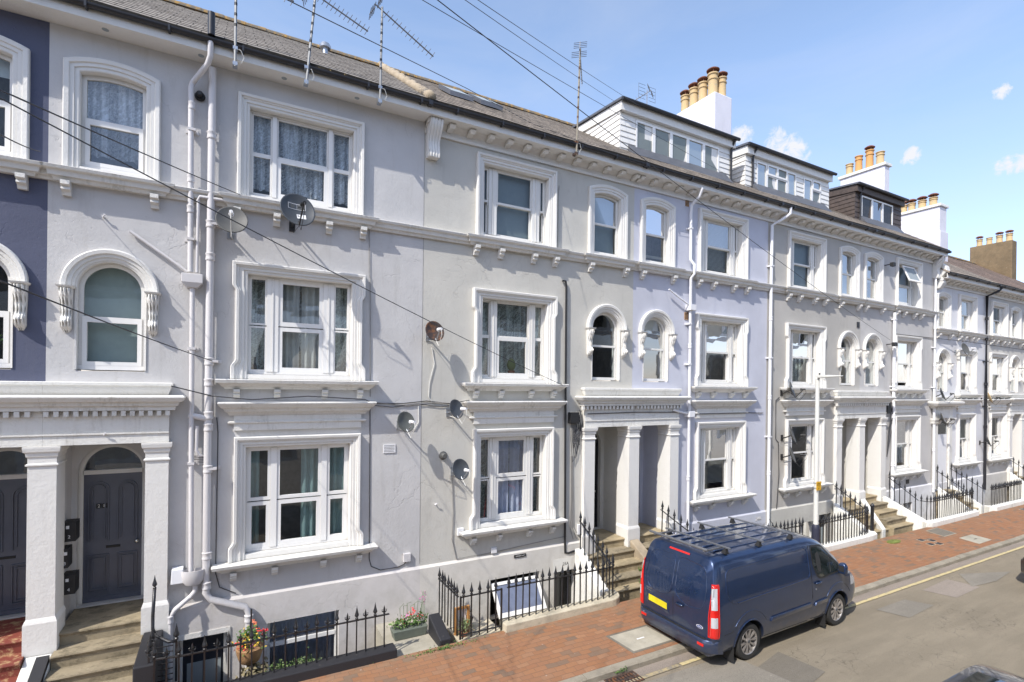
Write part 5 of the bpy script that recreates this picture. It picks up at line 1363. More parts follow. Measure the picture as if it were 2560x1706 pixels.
# basement windows and doors
def simple_window(h, x0, x1, z0, z1, curtain, open_=False, fmat='upvc', n=1, transom=None):
    fr = MB(); pn = MB(); y = WY + .10
    fr.box(x0, x0 + .05, y, y + .06, z0, z1); fr.box(x1 - .05, x1, y, y + .06, z0, z1); fr.box(x0 + .05, x1 - .05, y, y + .06, z1 - .05, z1); fr.box(x0 + .05, x1 - .05, y, y + .06, z0, z0 + .05)
    if transom: fr.box(x0 + .05, x1 - .05, y - .01, y + .06, transom - .035, transom + .035)
    if n > 1:
        for i in range(1, n): xx = x0 + (x1 - x0) * i / n; fr.box(xx - .025, xx + .025, y - .005, y + .06, z0 + .05, z1 - .05)
    w = fr.build('basement_window', fmat, h)
    pn.quadz([(x0 + .05, y + .04, z0 + .05), (x1 - .05, y + .04, z0 + .05), (x1 - .05, y + .042, z1 - .05), (x0 + .05, y + .042, z1 - .05)]) if not open_ else pn.quadz([(x0 + .05, y + .04, z0 + .05), (x1 - .05, y + .04, z0 + .05), (x1 - .05, y + .04, z0 + .3), (x0 + .05, y + .04, z0 + .3)])
    pn.build('pane', 'glass', w)
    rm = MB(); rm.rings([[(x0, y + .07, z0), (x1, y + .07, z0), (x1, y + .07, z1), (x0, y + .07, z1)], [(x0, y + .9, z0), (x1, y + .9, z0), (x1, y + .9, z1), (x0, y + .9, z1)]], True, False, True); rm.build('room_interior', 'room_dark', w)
    if curtain: 
        c = MB()
        if curtain == 'net': wavy(c, x0 + .03, x1 - .03, z0, z1, y + .12, .012, .12)
        else:
            zz = z1
            while zz > z0: c.box(x0 + .03, x1 - .03, y + .12, y + .15, zz - .006, zz); zz -= .035
        c.build('curtain', 'drape_lilac' if curtain == 'net' else 'blind_pale', w)
    return w
simple_window(H1, .60, 1.82, -.62, .58, 'net', transom=.12)
w2 = simple_window(H2, 5.0, 6.26, -.70, .60, None, True, transom=-.3)
# the top hung sash propped open
m = MB(); a = Vector((5.06, WY + .02, .50)); b = Vector((5.02, WY - .42, -.10)); d = (b - a); W2 = 1.16; t = .05
def tilt(x, u, off=0):  # u 0 top .. 1 bottom
    p = Vector((0, WY + .03, .48)).lerp(Vector((0, WY - .40, -.12)), u); n_ = Vector((0, -.6, .43)).normalized(); return (x, p.y + n_.y * off, p.z + n_.z * off)
for (xa, xb, ua, ub) in ((5.04, 5.11, 0, 1), (6.15, 6.22, 0, 1), (5.11, 6.15, 0, .09), (5.11, 6.15, .87, 1)):
    m.rings([[tilt(xa, ua), tilt(xb, ua), tilt(xb, ub), tilt(xa, ub)], [tilt(xa, ua, .05), tilt(xb, ua, .05), tilt(xb, ub, .05), tilt(xa, ub, .05)]], True)
sa = m.build('open_sash', 'upvc', H2)
MB().quadz([tilt(5.11, .09, .03), tilt(6.15, .09, .03), tilt(6.15, .87, .03), tilt(5.11, .87, .03)]).build('pane', mat_plain('reflective_pane', (.16, .18, .25), .08, coat=1), sa)
simple_window(H3, 11.7, 12.9, -.7, .55, 'ven')
simple_window(H4, 15.9, 17.0, -.7, .55, 'ven', n=2)
simple_window(H5, 22.2, 23.2, -.7, .55, 'net', n=2)
def base_door(h, x0, x1, z1, mat='door_basement', glass=True):
    d = MB().box(x0, x1, WY + .16, WY + .2, -1.34, z1); f = MB().box(x0, x0 + .06, WY + .1, WY + .158, -1.34, z1).box(x1 - .06, x1, WY + .1, WY + .158, -1.34, z1).box(x0 + .06, x1 - .06, WY + .1, WY + .158, z1 - .06, z1)
    o = d.build('basement_door', mat, h); f.build('frame', 'trim', o)
    if glass: MB().box(x0 + .12, (x0 + x1) / 2 - .01, WY + .15, WY + .159, -.6, z1 - .5).box((x0 + x1) / 2 + .01, x1 - .1, WY + .15, WY + .159, -.6, z1 - .5).build('door_pane', 'blind_grey', o)
base_door(H1, -.74, -.02, .57)
base_door(H2, 6.66, 7.36, .78, 'door_black', False)
base_door(H4, 17.1, 17.8, .7)
tag(MB().box(16.9, 17.5, 9.12, 9.18, -1.35, .05).build('area_door', 'lead', org=(17.2, 9.15, -1.3)), 'grey blue door leaf down in the area behind the white curb', 'door')
MB().box(6.62, 7.42, WY - .052, WY - .046, .50, .80).build('lintel_panel', 'grimy', H2)
text_mesh('basement_number', '25A', .10, 'ink', H2, face_street(6.98, WY - .053, .66), .001)
MB().box(-.80, .02, WY - .062, WY - .046, .575, .66).box(-.80, -.741, WY - .062, WY - .046, -1.3, .575).box(-.019, .02, WY - .062, WY - .046, -1.3, .575).build('basement_architrave', 'trim', H1)

# ------------------------------------------------------------------ satellite dishes
def dish(label, x, z, r, mat, az=35, el=22, out=.38, rib=None, group='satellite dishes on the house fronts', lnb='pipe_white', arm_drop=0.0, wy=WY):
    """offset dish on a wall bracket, aimed by azimuth (deg, + = towards +X) and elevation"""
    t = thing('satellite_dish', label, 'satellite dish', (x, wy, z), group)
    c = Vector((x, wy - out, z))
    n = Vector((math.sin(R(az)) * math.cos(R(el)), -math.cos(R(az)) * math.cos(R(el)), math.sin(R(el)))).normalized()
    sx = Vector((0, 0, 1)).cross(n).normalized() * -1; sy = n.cross(sx).normalized() * -1
    if sy.z < 0: sy = -sy
    m = MB(); rs = []; N = 28
    for k, q in enumerate((0.001, .25, .5, .75, .93, 1.0)):
        rs.append([c + (sx * math.cos(a) * r * q + sy * math.sin(a) * r * 1.08 * q) + n * (.28 * r * (q * q - 1)) for a in [2 * math.pi * j / N for j in range(N)]])
    rs.append([c + (sx * math.cos(a) * r * 1.02 + sy * math.sin(a) * r * 1.10) - n * .012 for a in [2 * math.pi * j / N for j in range(N)]])
    for q in (.93, .5, 0.001):
        rs.append([c + (sx * math.cos(a) * r * q + sy * math.sin(a) * r * 1.08 * q) + n * (.28 * r * (q * q - 1) - .014) for a in [2 * math.pi * j / N for j in range(N)]])
    m.rings(rs, True); m.build('reflector', mat, t, smooth='all')
    b = MB(); back = c - n * (.28 * r + .02)
    b.tube([back, back - n * .06 - sy * .02, Vector((back.x - .02, wy - .07, z - r * .5)), Vector((back.x - .02, wy, z - r * .5))], .018, 8)
    b.box(back.x - .07, back.x + .03, wy - .02, wy, z - r * .5 - .09, z - r * .5 + .09)
    b.build('wall_bracket', 'metal' if lnb != 'ink' else 'black_plastic', t)
    feed = c + n * r * 1.15 - sy * r * .35; foot = c - sy * r * 1.05
    b = MB(); b.tube([back - sy * r * .4, foot, feed], .013, 6); b.build('feed_arm', 'metal' if lnb != 'ink' else 'black_plastic', t)
    b = MB(); d = (c - feed).normalized(); b.tube([feed - d * .05, feed + d * .05], .028, 10); b.tube([feed + d * .05, feed + d * .09], .038, 10); b.build('receiver', lnb, t)
    MB().tube([feed - d * .05, feed - sy * .12 - d * .03, foot - sy * .14 + n * .06, foot - sy * .02, Vector((back.x, wy - .05, z - r * .9))], .006, 5).build('lead', 'white_cable' if lnb != 'ink' else 'cable', t)
    return t, c, n, sx, sy
dish('pale grey satellite dish next to the twin drainpipes', -.03, 7.52, .235, 'dish_light', -2, 22, .50)
t, c, n, sx, sy = dish('large dark satellite dish marked HD hanging below the lace curtain window', .96, 7.82, .285, 'dish_dark', 9, 18, .62, lnb='ink')
# logo panel and HD mark on the reflector
MX = Matrix((sx * (1 if sx.x > 0 else -1), sy, n)).transposed().to_4x4()
def on_dish(u, v): 
    q2 = (u * u + v * v) / (.285 ** 2); ex = sx * (1 if sx.x > 0 else -1)
    return c + ex * u + sy * v + n * (.28 * .285 * (q2 - 1) + .006)
def dish_text(s, size, mat, u, v, nm): MX2 = MX.copy(); MX2.translation = on_dish(u, v); text_mesh(nm, s, size, mat, t, MX2, .001)
def dish_rect(u0, u1, v0, v1, mat, nm, lift=0):
    m = MB(); m.rings([[on_dish(u0 + (u1 - u0) * i / 6, v0) + n * lift for i in range(7)], [on_dish(u0 + (u1 - u0) * i / 6, v1) + n * lift for i in range(7)]], closed=False); m.build(nm, mat, t)
dish_rect(-.145, .145, .035, .135, 'white', 'logo_border'); dish_rect(-.138, .0, .042, .128, 'dish_dark', 'logo_field', .002); dish_rect(.004, .138, .042, .128, 'dish_light', 'logo_field', .002)
m = MB(); m.rings([[on_dish(-.07 + q * .034 * math.cos(a), .085 + q * .034 * math.sin(a)) + n * .004 for a in [math.pi * 2 * j / 14 for j in range(14)]] for q in (.01, 1)], True, False, False); m.build('logo_disc', 'dish_light', t)
dish_text('freesat', .035, 'ink', .07, .085, 'logo_lettering') if False else dish_rect(.02, .12, .078, .092, 'ink', 'logo_lettering', .004)
dish_rect(-.01, .135, -.145, -.055, 'white', 'mark_panel', .001); dish_text('HD', .085, 'ink', .062, -.10, 'mark_lettering')
dish('rust brown satellite dish hit by the overhead cable', 3.55, 5.93, .20, 'dish_rust', 5, 20, .34)
dish('grey green satellite dish left of the party wall line below the cable run', 2.98, 4.13, .19, 'dish_mid', 16, 18, .36)
dish('grey satellite dish between the cable run and the drooping white lead', 4.03, 4.37, .185, 'dish_dark', 22, 18, .36)
dish('dark satellite dish beside the round flue vent', 4.14, 3.13, .20, 'dish_dark', 12, 18, .36)
dish('small dish seen edge on by the first floor sill of the stone grey house', 15.15, 4.85, .24, 'dish_dark', 28, 18, .34, lnb='ink')
dish('upper of two edge on dishes left of the lamp post', 15.2, 3.45, .24, 'dish_light', 28, 18, .34, lnb='ink')
dish('lower of two edge on dishes left of the lamp post', 15.2, 2.85, .24, 'dish_light', 28, 18, .34, lnb='ink')
dish('pale dish on the white house above its first floor window', 26.7, 6.62, .24, 'dish_light', -5, 18, .36, lnb='pipe_white')
dish('dish beside the drainpipe at the end of the tall houses', 24.95, 4.75, .24, 'dish_dark', 24, 18, .30, lnb='ink')
dish('yellowed dish above the small doorway', 25.0, 3.75, .24, 'dish_light', 24, 18, .30, lnb='ink')
dish('tan dish beside the black drainpipe', 29.3, 4.6, .22, 'pot', 24, 18, .30, lnb='ink')
dish('grey dish low beside the black drainpipe', 29.2, 2.7, .22, 'dish_light', 24, 18, .30, lnb='ink')
fv = thing('flue_vent', 'round ribbed flue vent on the warm grey wall', 'vent', (3.88, WY, 3.38)); MB().lathe(3.88, 3.38, [(.09, WY), (.09, WY - .02), (.06, WY - .03), (.065, WY - .06), (.05, WY - .07), (.06, WY - .10), (.045, WY - .12)], 16, 'y').build('terminal', 'dish_light', fv, smooth=True)
for i, (x, z, sx_, lab) in enumerate(((21.05, 9.45, .1, 'black floodlight under the eaves of the end house'), (21.25, 6.55, .1, 'black floodlight beside the right round headed window'))):
    f = thing('flood_light', lab, 'flood light', (x, WY, z)); MB().tube([(x, WY, z), (x + .05, WY - .2, z + .02)], .02, 6).build('arm', 'black_plastic', f); MB().box(x - .02, x + .16, WY - .30, WY - .18, z - .07, z + .07).build('lamp_head', 'black_plastic', f, bevel=.01)

# distribution box and drooping leads by the portico of house two
db = thing('cable_box', 'black telephone box with coiled leads beside the portico of the warm grey house', 'cable box', (7.1, WY, 4.1))
MB().box(7.02, 7.26, WY - .14, WY, 3.98, 4.24).build('case', 'black_plastic', db, bevel=.01)
m = MB()
for i in range(9):
    x = 7.32 + random.uniform(-.04, .06); m.tube([(x, WY - .05, 4.30 - i * .01), (x + random.uniform(-.1, .1), WY - .09, 4.1), (x + random.uniform(-.12, .12), WY - .05, 3.9 - .1 * random.random()), (7.15, WY - .05, 3.3 + random.random() * .5)], .008, 5)
for i in range(5):
    m.tube([(7.1 + .03 * i, WY - .04, 4.0), (7.08 + .04 * i, WY - .05, 3.6), (7.14 + .05 * i, WY - .05, 3.05 + .1 * i), (7.26 + .02 * i, WY - .04, 3.2 + .1 * i), (7.36, WY - .04, 3.9)], .007, 5)
m.build('loose_leads', 'cable', db)
m = MB()
for i in range(3): m.tube([(7.12 + .02 * i, WY - .02, 3.2), (7.13 + .03 * i, WY - .02, 2.2), (7.11 + .05 * i, WY - .02, 1.5), (7.2 + .1 * i, WY - .03, 1.2)], .008, 5)
m.build('drop_leads', 'cable_grey', db)
cb = thing('cable_box', 'black cable box with trailing leads right of the far portico', 'cable box', (21.3, WY, 4.2)); MB().box(21.12, 21.36, WY - .13, WY, 4.0, 4.42).build('case', 'black_plastic', cb); 
m = MB()
for i in range(8): m.tube([(21.3 + random.random() * .3, WY - .06, 4.4), (21.4 + random.random() * .3, WY - .1, 3.9), (21.35 + random.random() * .3, WY - .05, 3.5), (21.3, WY - .04, 2.4)], .012, 4)
m.build('loose_leads', 'cable', cb)

# surface cables
def cable(label, pts, r=.008, mat='cable', name='wall_cable'):
    return tag(MB().tube(pts, r, 5).build(name, mat, org=pts[0]), label, 'cable')
cw = WY - .02
cable('bundle of dark cables strung along the wall between the two hood mouldings', [(-.85, WY - .32, 4.78), (-.3, WY - .16, 4.62), (.3, WY - .27, 4.56), (1.2, WY - .26, 4.62), (2.2, WY - .27, 4.56), (2.4, cw, 4.48), (3.0, cw, 4.47), (3.5, cw, 4.52), (4.0, cw, 4.46), (4.35, WY - .27, 4.54)], .010)
cable('second thin cable sagging below the cable bundle', [(2.4, cw, 4.44), (2.8, cw, 4.40), (3.3, cw, 4.46), (3.8, cw, 4.40), (4.2, cw, 4.44)], .007)
cable('pale cable running beside the cable bundle', [(2.4, cw - .01, 4.50), (3.1, cw - .01, 4.43), (3.7, cw - .01, 4.49), (4.4, cw - .01, 4.45)], .007, 'cable_grey')
cable('white lead hanging from the rusty dish to the cable bundle', [(3.60, cw, 5.62), (3.66, cw, 5.3), (3.56, cw, 4.9), (3.54, cw, 4.6), (3.62, cw, 4.5)], .008, 'white_cable')
cable('white lead looping down to the dish by the party wall', [(3.33, cw, 4.42), (3.34, cw, 4.1), (3.25, cw, 3.95), (3.15, cw, 3.95)], .009, 'white_cable')
cable('thin dark cable down the wall beside the lace curtain window', [(2.30, cw, 8.0), (2.31, cw, 7.0), (2.33, cw, 6.9), (2.36, cw, 4.6)], .007, 'cable_grey')
cable('black cable running down behind the right drainpipe', [(-.22, cw, 4.25), (-.20, cw, 4.0), (-.21, cw, 1.6), (-.15, cw, 1.35), (.1, cw, 1.2)], .008)
cable('cables dropping from the dark dish to the plinth', [(4.08, cw, 2.9), (4.12, cw, 2.2), (4.1, cw, 1.6), (4.2, cw, 1.18), (5.0, cw, 1.19), (6.4, cw - .02, 1.28), (7.0, cw, 1.3)], .009, 'cable_grey')
cable('cable zigzag on the wall left of the lamp post', [(14.98, cw, 4.6), (14.80, cw, 4.5), (14.82, cw, 3.3), (14.95, cw, 3.2), (15.0, cw, 2.2), (14.9, cw, 1.1)], .012)
cable('cable pinned across the pale blue frieze', [(7.5, WY - .14, 4.2), (9.0, WY - .135, 4.22), (10.5, WY - .135, 4.2), (10.62, cw, 4.18), (11.3, cw, 4.15), (11.4, WY - .09, 4.14), (13.3, WY - .09, 4.14), (13.5, cw, 4.14), (14.2, cw, 4.12)], .010)
cable('hairline cable down the middle of the warm grey wall', [(6.68, cw, 9.55), (6.66, cw, 9.3), (6.66, cw, 8.05)], .006, 'cable_grey')
cable('thin cable across the lower white houses', [(21.9, cw, 6.98), (24.6, cw, 6.98), (27, cw - .25, 6.95), (30, cw - .25, 6.9), (34, cw - .25, 6.85)], .012)

# small wall hooks
for i, (x, z, lab) in enumerate(((-1.78, 7.40, 'small broken bracket stub above the round headed window'), (3.72, 2.38, 'small metal hook on the warm grey wall'), (-1.72, 4.02, 'small security fitting on the portico frieze'))):
    tag(MB().tube([(x, WY, z), (x, WY - .05 - (.1 if i == 2 else 0), z), (x + .02, WY - .07 - (.1 if i == 2 else 0), z + .03)], .014, 6).build('wall_hook', 'pipe_white', org=(x, WY, z)), lab, 'hook')

# ------------------------------------------------------------------ aerials
def yagi(name_root, P, d, L, n, el=.18, r=.009, refl=True):
    """a boom with cross elements"""
    d = Vector(d).normalized(); s = d.cross(Vector((0, 0, 1))).normalized(); up = s.cross(d).normalized()
    m = MB(); P = Vector(P); m.tube([P - d * .15, P + d * L], r * 1.5, 5)
    for i in range(n):
        q = P + d * (L * (.08 + .9 * i / (n - 1))); m.tube([q - up * el * .5, q + up * el * .5], r * .6, 4)
    if refl:
        q = P - d * .12
        for k in (-1, 1):
            for j in range(4): m.tube([q + s * .02 * k + up * (.06 * k + .05 * j * k) - s * .16, q + up * (.06 * k + .05 * j * k) + s * .16], r * .7, 4)
            m.tube([q + up * .05 * k, q + up * .24 * k], r, 4)
    m.build(name_root, 'lead', AER)
def aerial(label, x, z0, z1, lean=0.0, y=WY - .50, heads=(), rust=False):
    global AER
    AER = thing('tv_aerial', label, 'television aerial', (x, y, z0), 'rooftop television aerials')
    m = MB(); m.tube([(x, y, z0), (x + lean, y, z1)], .021, 8); m.build('mast', 'mast' if not rust else 'kerb', AER)
    k = 6; bm_ = 'ink' if not rust else 'dish_rust'
    for i in range(k): zz = z0 + (z1 - z0) * (.35 + .55 * i / k); xx = x + lean * (zz - z0) / (z1 - z0); MB().lathe(xx, y, [(.0235, zz), (.0235, zz + .045)], 8).build('mast_band', bm_, AER)
    for a_, b_ in ((.02, .08), (.28, .33)): MB().box(x - .035, x + .035, y - .02, y + .11, z0 + a_, z0 + b_).build('mast_bracket', 'metal' if not rust else 'dish_rust', AER)
    m = MB(); m.tube([(x + .02, y, z0 + .3), (x + .08, y - .02, z0 + .28), (x + .13, y, z0 + .18), (x + .09, y + .03, z0 + .10), (x + .03, y + .03, z0 + .12)], .006, 5); m.build('coil_lead', 'white_cable', AER)
    for (hz, d, L, n) in heads: yagi('antenna_head', (x + lean * (hz - z0) / (z1 - z0), y, hz), d, L, n)
    return AER
aerial('white mast at the left whose head leaves the top of the photo', -.01, 10.02, 11.9, 0, heads=((11.62, (1, -.25, -.42), .95, 9),))
aerial('leaning mast with a long antenna bent down to the right', 1.08, 10.04, 11.75, .14, heads=((11.66, (1, -.2, -.52), 1.0, 12),))
aerial('upright striped mast with a log antenna pointing down right', 2.36, 10.06, 11.86, .02, heads=((11.80, (1, -.1, -.62), 1.15, 12),))
aerial('tall thin mast standing at the gutter before the first dormer', 6.82, 10.1, 12.55, .07, heads=((12.42, (.75, .9, -.35), .8, 10),), rust=True)
def roof_aerial(x, y, z0, z1, lab, az=1.0):
    global AER
    AER = thing('tv_aerial', lab, 'television aerial', (x, y, z0), 'rooftop television aerials'); MB().tube([(x, y, z0), (x, y, z1)], .02, 6).build('mast', 'metal', AER)
    yagi('antenna_head', (x, y, z1 - .1), (-.8 * az, .9, -.55), .8, 8); m = MB()
    for sx_ in (-1, 1):
        for k in range(5): m.tube([(x + sx_ * .08, y, z1 - .35 + k * .12), (x + sx_ * .38, y, z1 - .35 + k * .12)], .006, 4)
        m.tube([(x + sx_ * .38, y, z1 - .36), (x + sx_ * .38, y, z1 + .14)], .006, 4)
    m.build('grid_reflector', 'gutter', AER)
roof_aerial(12.45, 13.4, 12.6, 15.1, 'small grid aerial standing on the first dormer roof')
roof_aerial(40.2, 12.6, 11.5, 12.2, 'dark aerial at the right edge beyond the brown chimney', -1)

# ------------------------------------------------------------------ overhead wires
def span(label, p, q, sag, r=.008): return tag(MB().tube(arc(p, q, sag, 20), r, 5).build('overhead_wire', 'cable', org=p), label, 'overhead wire')
WIRES = True

# ------------------------------------------------------------------ flowers and pots
def clump(parent, name, mat, pts, size, nper, spread):
    m = MB()
    for p in pts:
        for k in range(nper): m.leaf((p[0] + random.gauss(0, spread), p[1] + random.gauss(0, spread), p[2] + random.gauss(0, spread)), size * random.uniform(.6, 1.3))
    o = m.build(name, mat, parent); return o
b = thing('hanging_basket', 'wicker basket overflowing with red and yellow flowers behind the nearest railing', 'flower basket', (.32, 9.35, .55))
MB().lathe(.30, 9.35, [(.06, .28), (.15, .34), (.19, .46), (.205, .56), (.19, .565)], 18).build('basket', 'basket', b, smooth=True)
P = [(.30 + .16 * math.cos(a) * q, 9.35 + .16 * math.sin(a) * q, .66 + .10 * (1 - q)) for a in [k * .9 for k in range(7)] for q in (.3, 1)]
clump(b, 'leaves', 'leaf', P, .075, 16, .07); clump(b, 'yellow_flowers', 'petal_yellow', [p for i, p in enumerate(P) if i % 3 != 0], .055, 10, .07)
clump(b, 'red_flowers', 'petal_red', [(.16, 9.3, .58), (.22, 9.25, .54), (.48, 9.3, .80), (.12, 9.35, .66)], .055, 14, .035); clump(b, 'coral_flowers', 'petal_coral', [(.36, 9.35, .92), (.37, 9.35, .87), (.2, 9.28, .72)], .045, 12, .025)
clump(b, 'pink_flowers', 'petal_pink', [(.34, 9.22, .72), (.33, 9.2, .66)], .035, 10, .03)
clump(b, 'trailing_stems', 'dry', [(.22 + .04 * i, 9.3, .05 + .06 * (i % 4)) for i in range(7)], .11, 26, .07)
MB().tube([(.30, 9.2, .94), (.31, 9.12, 1.15), (.30, 8.95, 1.32)], .012, 6).tube([(.2, 9.3, .56), (.30, 9.2, .94), (.42, 9.4, .56)], .004, 4).build('hanger', 'black_iron', b)
MB().tube([(.30, 8.90, .92), (.30, 8.90, 1.34)], .012, 6).build('hook_pole', 'black_iron', b)
b = thing('flower_trough', 'long grey planter with red flowers standing by the black wall', 'flower box', (2.95, 9.35, .16))
MB().rings([[(2.66, 9.22, .165), (3.24, 9.22, .165), (3.24, 9.42, .165), (2.66, 9.42, .165)], [(2.62, 9.19, .34), (3.28, 9.19, .34), (3.28, 9.45, .34), (2.62, 9.45, .34)]], True).build('trough', 'planter', b, bevel=.01)
P = [(2.68 + .07 * i, 9.32, .42 + .04 * math.sin(i * 2)) for i in range(9)]
clump(b, 'leaves', 'leaf', P, .075, 24, .05); clump(b, 'pale_leaves', 'leaf_pale', P, .06, 10, .06)
clump(b, 'red_flowers', 'petal_red', [(2.82, 9.3, .50), (2.98, 9.3, .56), (3.14, 9.3, .52), (3.02, 9.28, .62)], .05, 10, .03); clump(b, 'pink_flowers', 'petal_pink', [(3.22, 9.3, .78), (3.25, 9.3, .92), (3.20, 9.3, .84), (2.9, 9.3, .56)], .035, 9, .025)
m = MB()
for i in range(7): m.tube([(2.8 + .06 * i, 9.35, .4), (2.78 + .07 * i, 9.35, .7 + .03 * (i % 3)), (2.85 + .07 * i, 9.33, .78 - .05 * (i % 2))], .004, 4)
for i in range(4): m.tube([(3.18 + .02 * i, 9.33, .4), (3.2 + .02 * i, 9.3, .95)], .003, 4)
m.build('stems', 'leaf', b)
b = thing('leafy_plant', 'bed of feathery green plants inside the area below the nearest window', 'plants', (1.0, 9.0, -.3))
P = [(.62 + .06 * i, 9.1 + .05 * (i % 2), .10 + .05 * math.sin(i)) for i in range(13)]; clump(b, 'leaves', 'leaf', P, .05, 70, .07); clump(b, 'tips', 'leaf_pale', [(p[0], p[1], p[2] + .06) for p in P], .03, 50, .05)
MB().box(.55, 1.45, 8.98, 9.25, -.1, .02).build('trough', 'planter', b)
b = thing('potted_plant', 'black pot with a withered plant behind the gate', 'pot plant', (4.0, 9.0, .15)); MB().lathe(4.05, 9.15, [(.08, .15), (.12, .33), (.125, .34), (.10, .33)], 14).build('pot', 'black_plastic', b); clump(b, 'leaves', 'dry', [(4.05, 9.15, .42)], .06, 40, .05)
b = thing('potted_plant', 'yellowing bushy plant low behind the gate', 'pot plant', (3.85, 8.9, .15)); MB().lathe(3.86, 8.88, [(.06, .15), (.09, .22), (.09, .23)], 12).build('pot', 'terracotta', b); clump(b, 'leaves', 'leaf_pale', [(3.86, 8.88, .30), (3.9, 8.88, .38)], .05, 90, .05); clump(b, 'dry_leaves', 'dry', [(3.88, 8.88, .28)], .06, 60, .06)
tag(MB().box(3.72, 3.76, 8.95, 9.0, .15, .62).box(3.72, 4.02, 8.95, 9.0, .62, .66).box(3.98, 4.02, 8.95, 9.0, .15, .62).build('timber_frame', 'wood', org=(3.8, 9, .15)), 'orange timber frame behind the side railing', 'timber frame')
tag(MB().box(3.77, 3.97, 9.01, 9.03, .15, .61).build('white_panel', 'pipe_white', org=(3.87, 9.02, .15)), 'white panel leaning inside the orange timber frame', 'panel')
for i, (x, y, z) in enumerate(((8.72, 9.40, .43), (8.50, 9.13, .26), (8.83, 9.20, .42))):
    o = MB()
    for k in range(60): o.leaf((x + random.gauss(0, .04), y + random.gauss(0, .02), z + abs(random.gauss(0, .04))), .04)
    tag(o.build('weed', 'leaf', org=(x, y, z)), ('weed growing on the middle step by the van', 'weed at the foot of the steps by the van', 'weed against the rough stone wall')[i], 'weed')
o = MB()
for k in range(60): o.leaf((5.85 + random.gauss(0, .06), 6.72 + random.gauss(0, .01), .04 + abs(random.gauss(0, .03))), .04)
tag(o.build('weed', 'leaf', org=(5.85, 6.7, 0)), 'tuft of weed growing from the kerb beside the gully grate', 'weed')
o = MB()
for k in range(160): o.leaf((3.3 + random.gauss(0, .32), 8.52 + random.gauss(0, .03), .20 + abs(random.gauss(0, .02))), .04)
tag(o.build('weed', 'leaf', org=(3.3, 8.5, .2)), 'weeds along the edge of the bricks below the short black wall', 'weed')
c = thing('cactus_plant', 'round cactus in a terracotta pot on the window ledge', 'cactus', (5.62, WY + .28, 5.05)); MB().lathe(5.62, WY + .27, [(.06, 5.05), (.085, 5.19), (.09, 5.20), (.07, 5.19)], 14).build('pot', 'terracotta', c)
MB().lathe(5.62, WY + .27, [(.03, 5.19), (.085, 5.25), (.10, 5.33), (.08, 5.42), (.03, 5.47), (.001, 5.475)], 22).build('ball', 'cactus', c, smooth='all')
c = thing('flower_pot', 'lime green pot in the round headed window of the blue house', 'flower pot', (-2.95, WY + .28, 5.1)); MB().lathe(-2.92, WY + .27, [(.05, 5.10), (.075, 5.27), (.08, 5.30), (.06, 5.29)], 14).build('pot', 'lime', c); clump(c, 'leaves', 'leaf', [(-2.94, WY + .27, 5.42)], .07, 50, .06)
c = thing('soap_bottle', 'small dark bottle on the ledge of the first floor window', 'bottle', (.36, WY + .24, 5.05)); MB().lathe(.36, WY + .25, [(.028, 5.05), (.028, 5.17), (.012, 5.2), (.010, 5.28), (.02, 5.29), (.02, 5.31)], 10).build('body', 'ink', c)
c = thing('wheelie_bin', 'green lidded bin in the area behind the van', 'bin', (14.0, 9.4, -1.3)); MB().rings([[(13.75, 9.15, -1.3), (14.25, 9.15, -1.3), (14.25, 9.65, -1.3), (13.75, 9.65, -1.3)], [(13.7, 9.1, .55), (14.3, 9.1, .55), (14.3, 9.7, .55), (13.7, 9.7, .55)]], True).build('body', 'black_plastic', c); MB().rings([[(13.66, 9.05, .56), (14.34, 9.05, .56), (14.34, 9.75, .56), (13.66, 9.75, .56)], [(13.72, 9.12, .66), (14.28, 9.12, .66), (14.28, 9.7, .70), (13.72, 9.7, .70)]], True).build('lid', 'leaf', c, bevel=.02)

# lamp post
lp = thing('lamp_post', 'pale lamp column with a yellow notice and a dark base sleeve on the pavement', 'lamp post', (14.22, 8.45, .19))
MB().lathe(14.22, 8.45, [(.105, .19), (.105, 1.0), (.095, 1.08), (.066, 1.13)], 14).build('base_sleeve', 'lamp_base', lp, smooth=True)
MB().lathe(14.22, 8.45, [(.065, 1.12), (.060, 2.0), (.052, 5.15)], 14).build('column', 'lamp_col', lp, smooth=True)
MB().tube([(14.22, 8.45, 5.1), (14.22, 8.40, 5.2)], .03, 8).rings([[(14.13, 8.42, 5.17), (14.31, 8.42, 5.17), (14.31, 8.50, 5.26), (14.13, 8.50, 5.26)], [(14.10, 8.12, 5.19), (14.34, 8.12, 5.19), (14.34, 8.10, 5.25), (14.10, 8.10, 5.25)], [(14.16, 7.80, 5.21), (14.28, 7.80, 5.21), (14.28, 7.80, 5.235), (14.16, 7.80, 5.235)]], True).build('lamp_head', 'lamp_col', lp, bevel=.01)
MB().lathe(14.22, 8.40, [(.02, 5.25), (.02, 5.31)], 8).build('sensor', 'ink', lp)
sgn = MB().rings([[(14.22 + x, 8.45 + y, z) for x, y in ((-.105, -.075), (.105, -.075), (.105, -.067), (-.105, -.067))] for z in (2.08, 2.32)], True).build('notice_plate', 'sign_yellow', lp)
for i, (s, zz) in enumerate((('PARKING', 2.265), ('SUSPENDED', 2.225), ('1-3', 2.175), ('JULY', 2.125))): text_mesh('notice_lettering', s, .034, 'ink', sgn, face_street(14.22, 8.374, zz), .0008)
MB().lathe(14.22, 8.45, [(.07, 2.12), (.07, 2.14)], 12).lathe(14.22, 8.45, [(.07, 2.26), (.07, 2.28)], 12).build('strap', 'metal', lp)

# black vent pipe rising past the gutter, and the joint between the two greys
pipe(H1, [(-.35, WY - .50, 10.42), (-.35, WY - .50, 10.78)], .052, 'gutter', name='vent_pipe')
MB().box(3.396, 3.404, WY - .003, WY - .001, 1.2, 10.0).build('render_joint', 'cable_grey', H2)
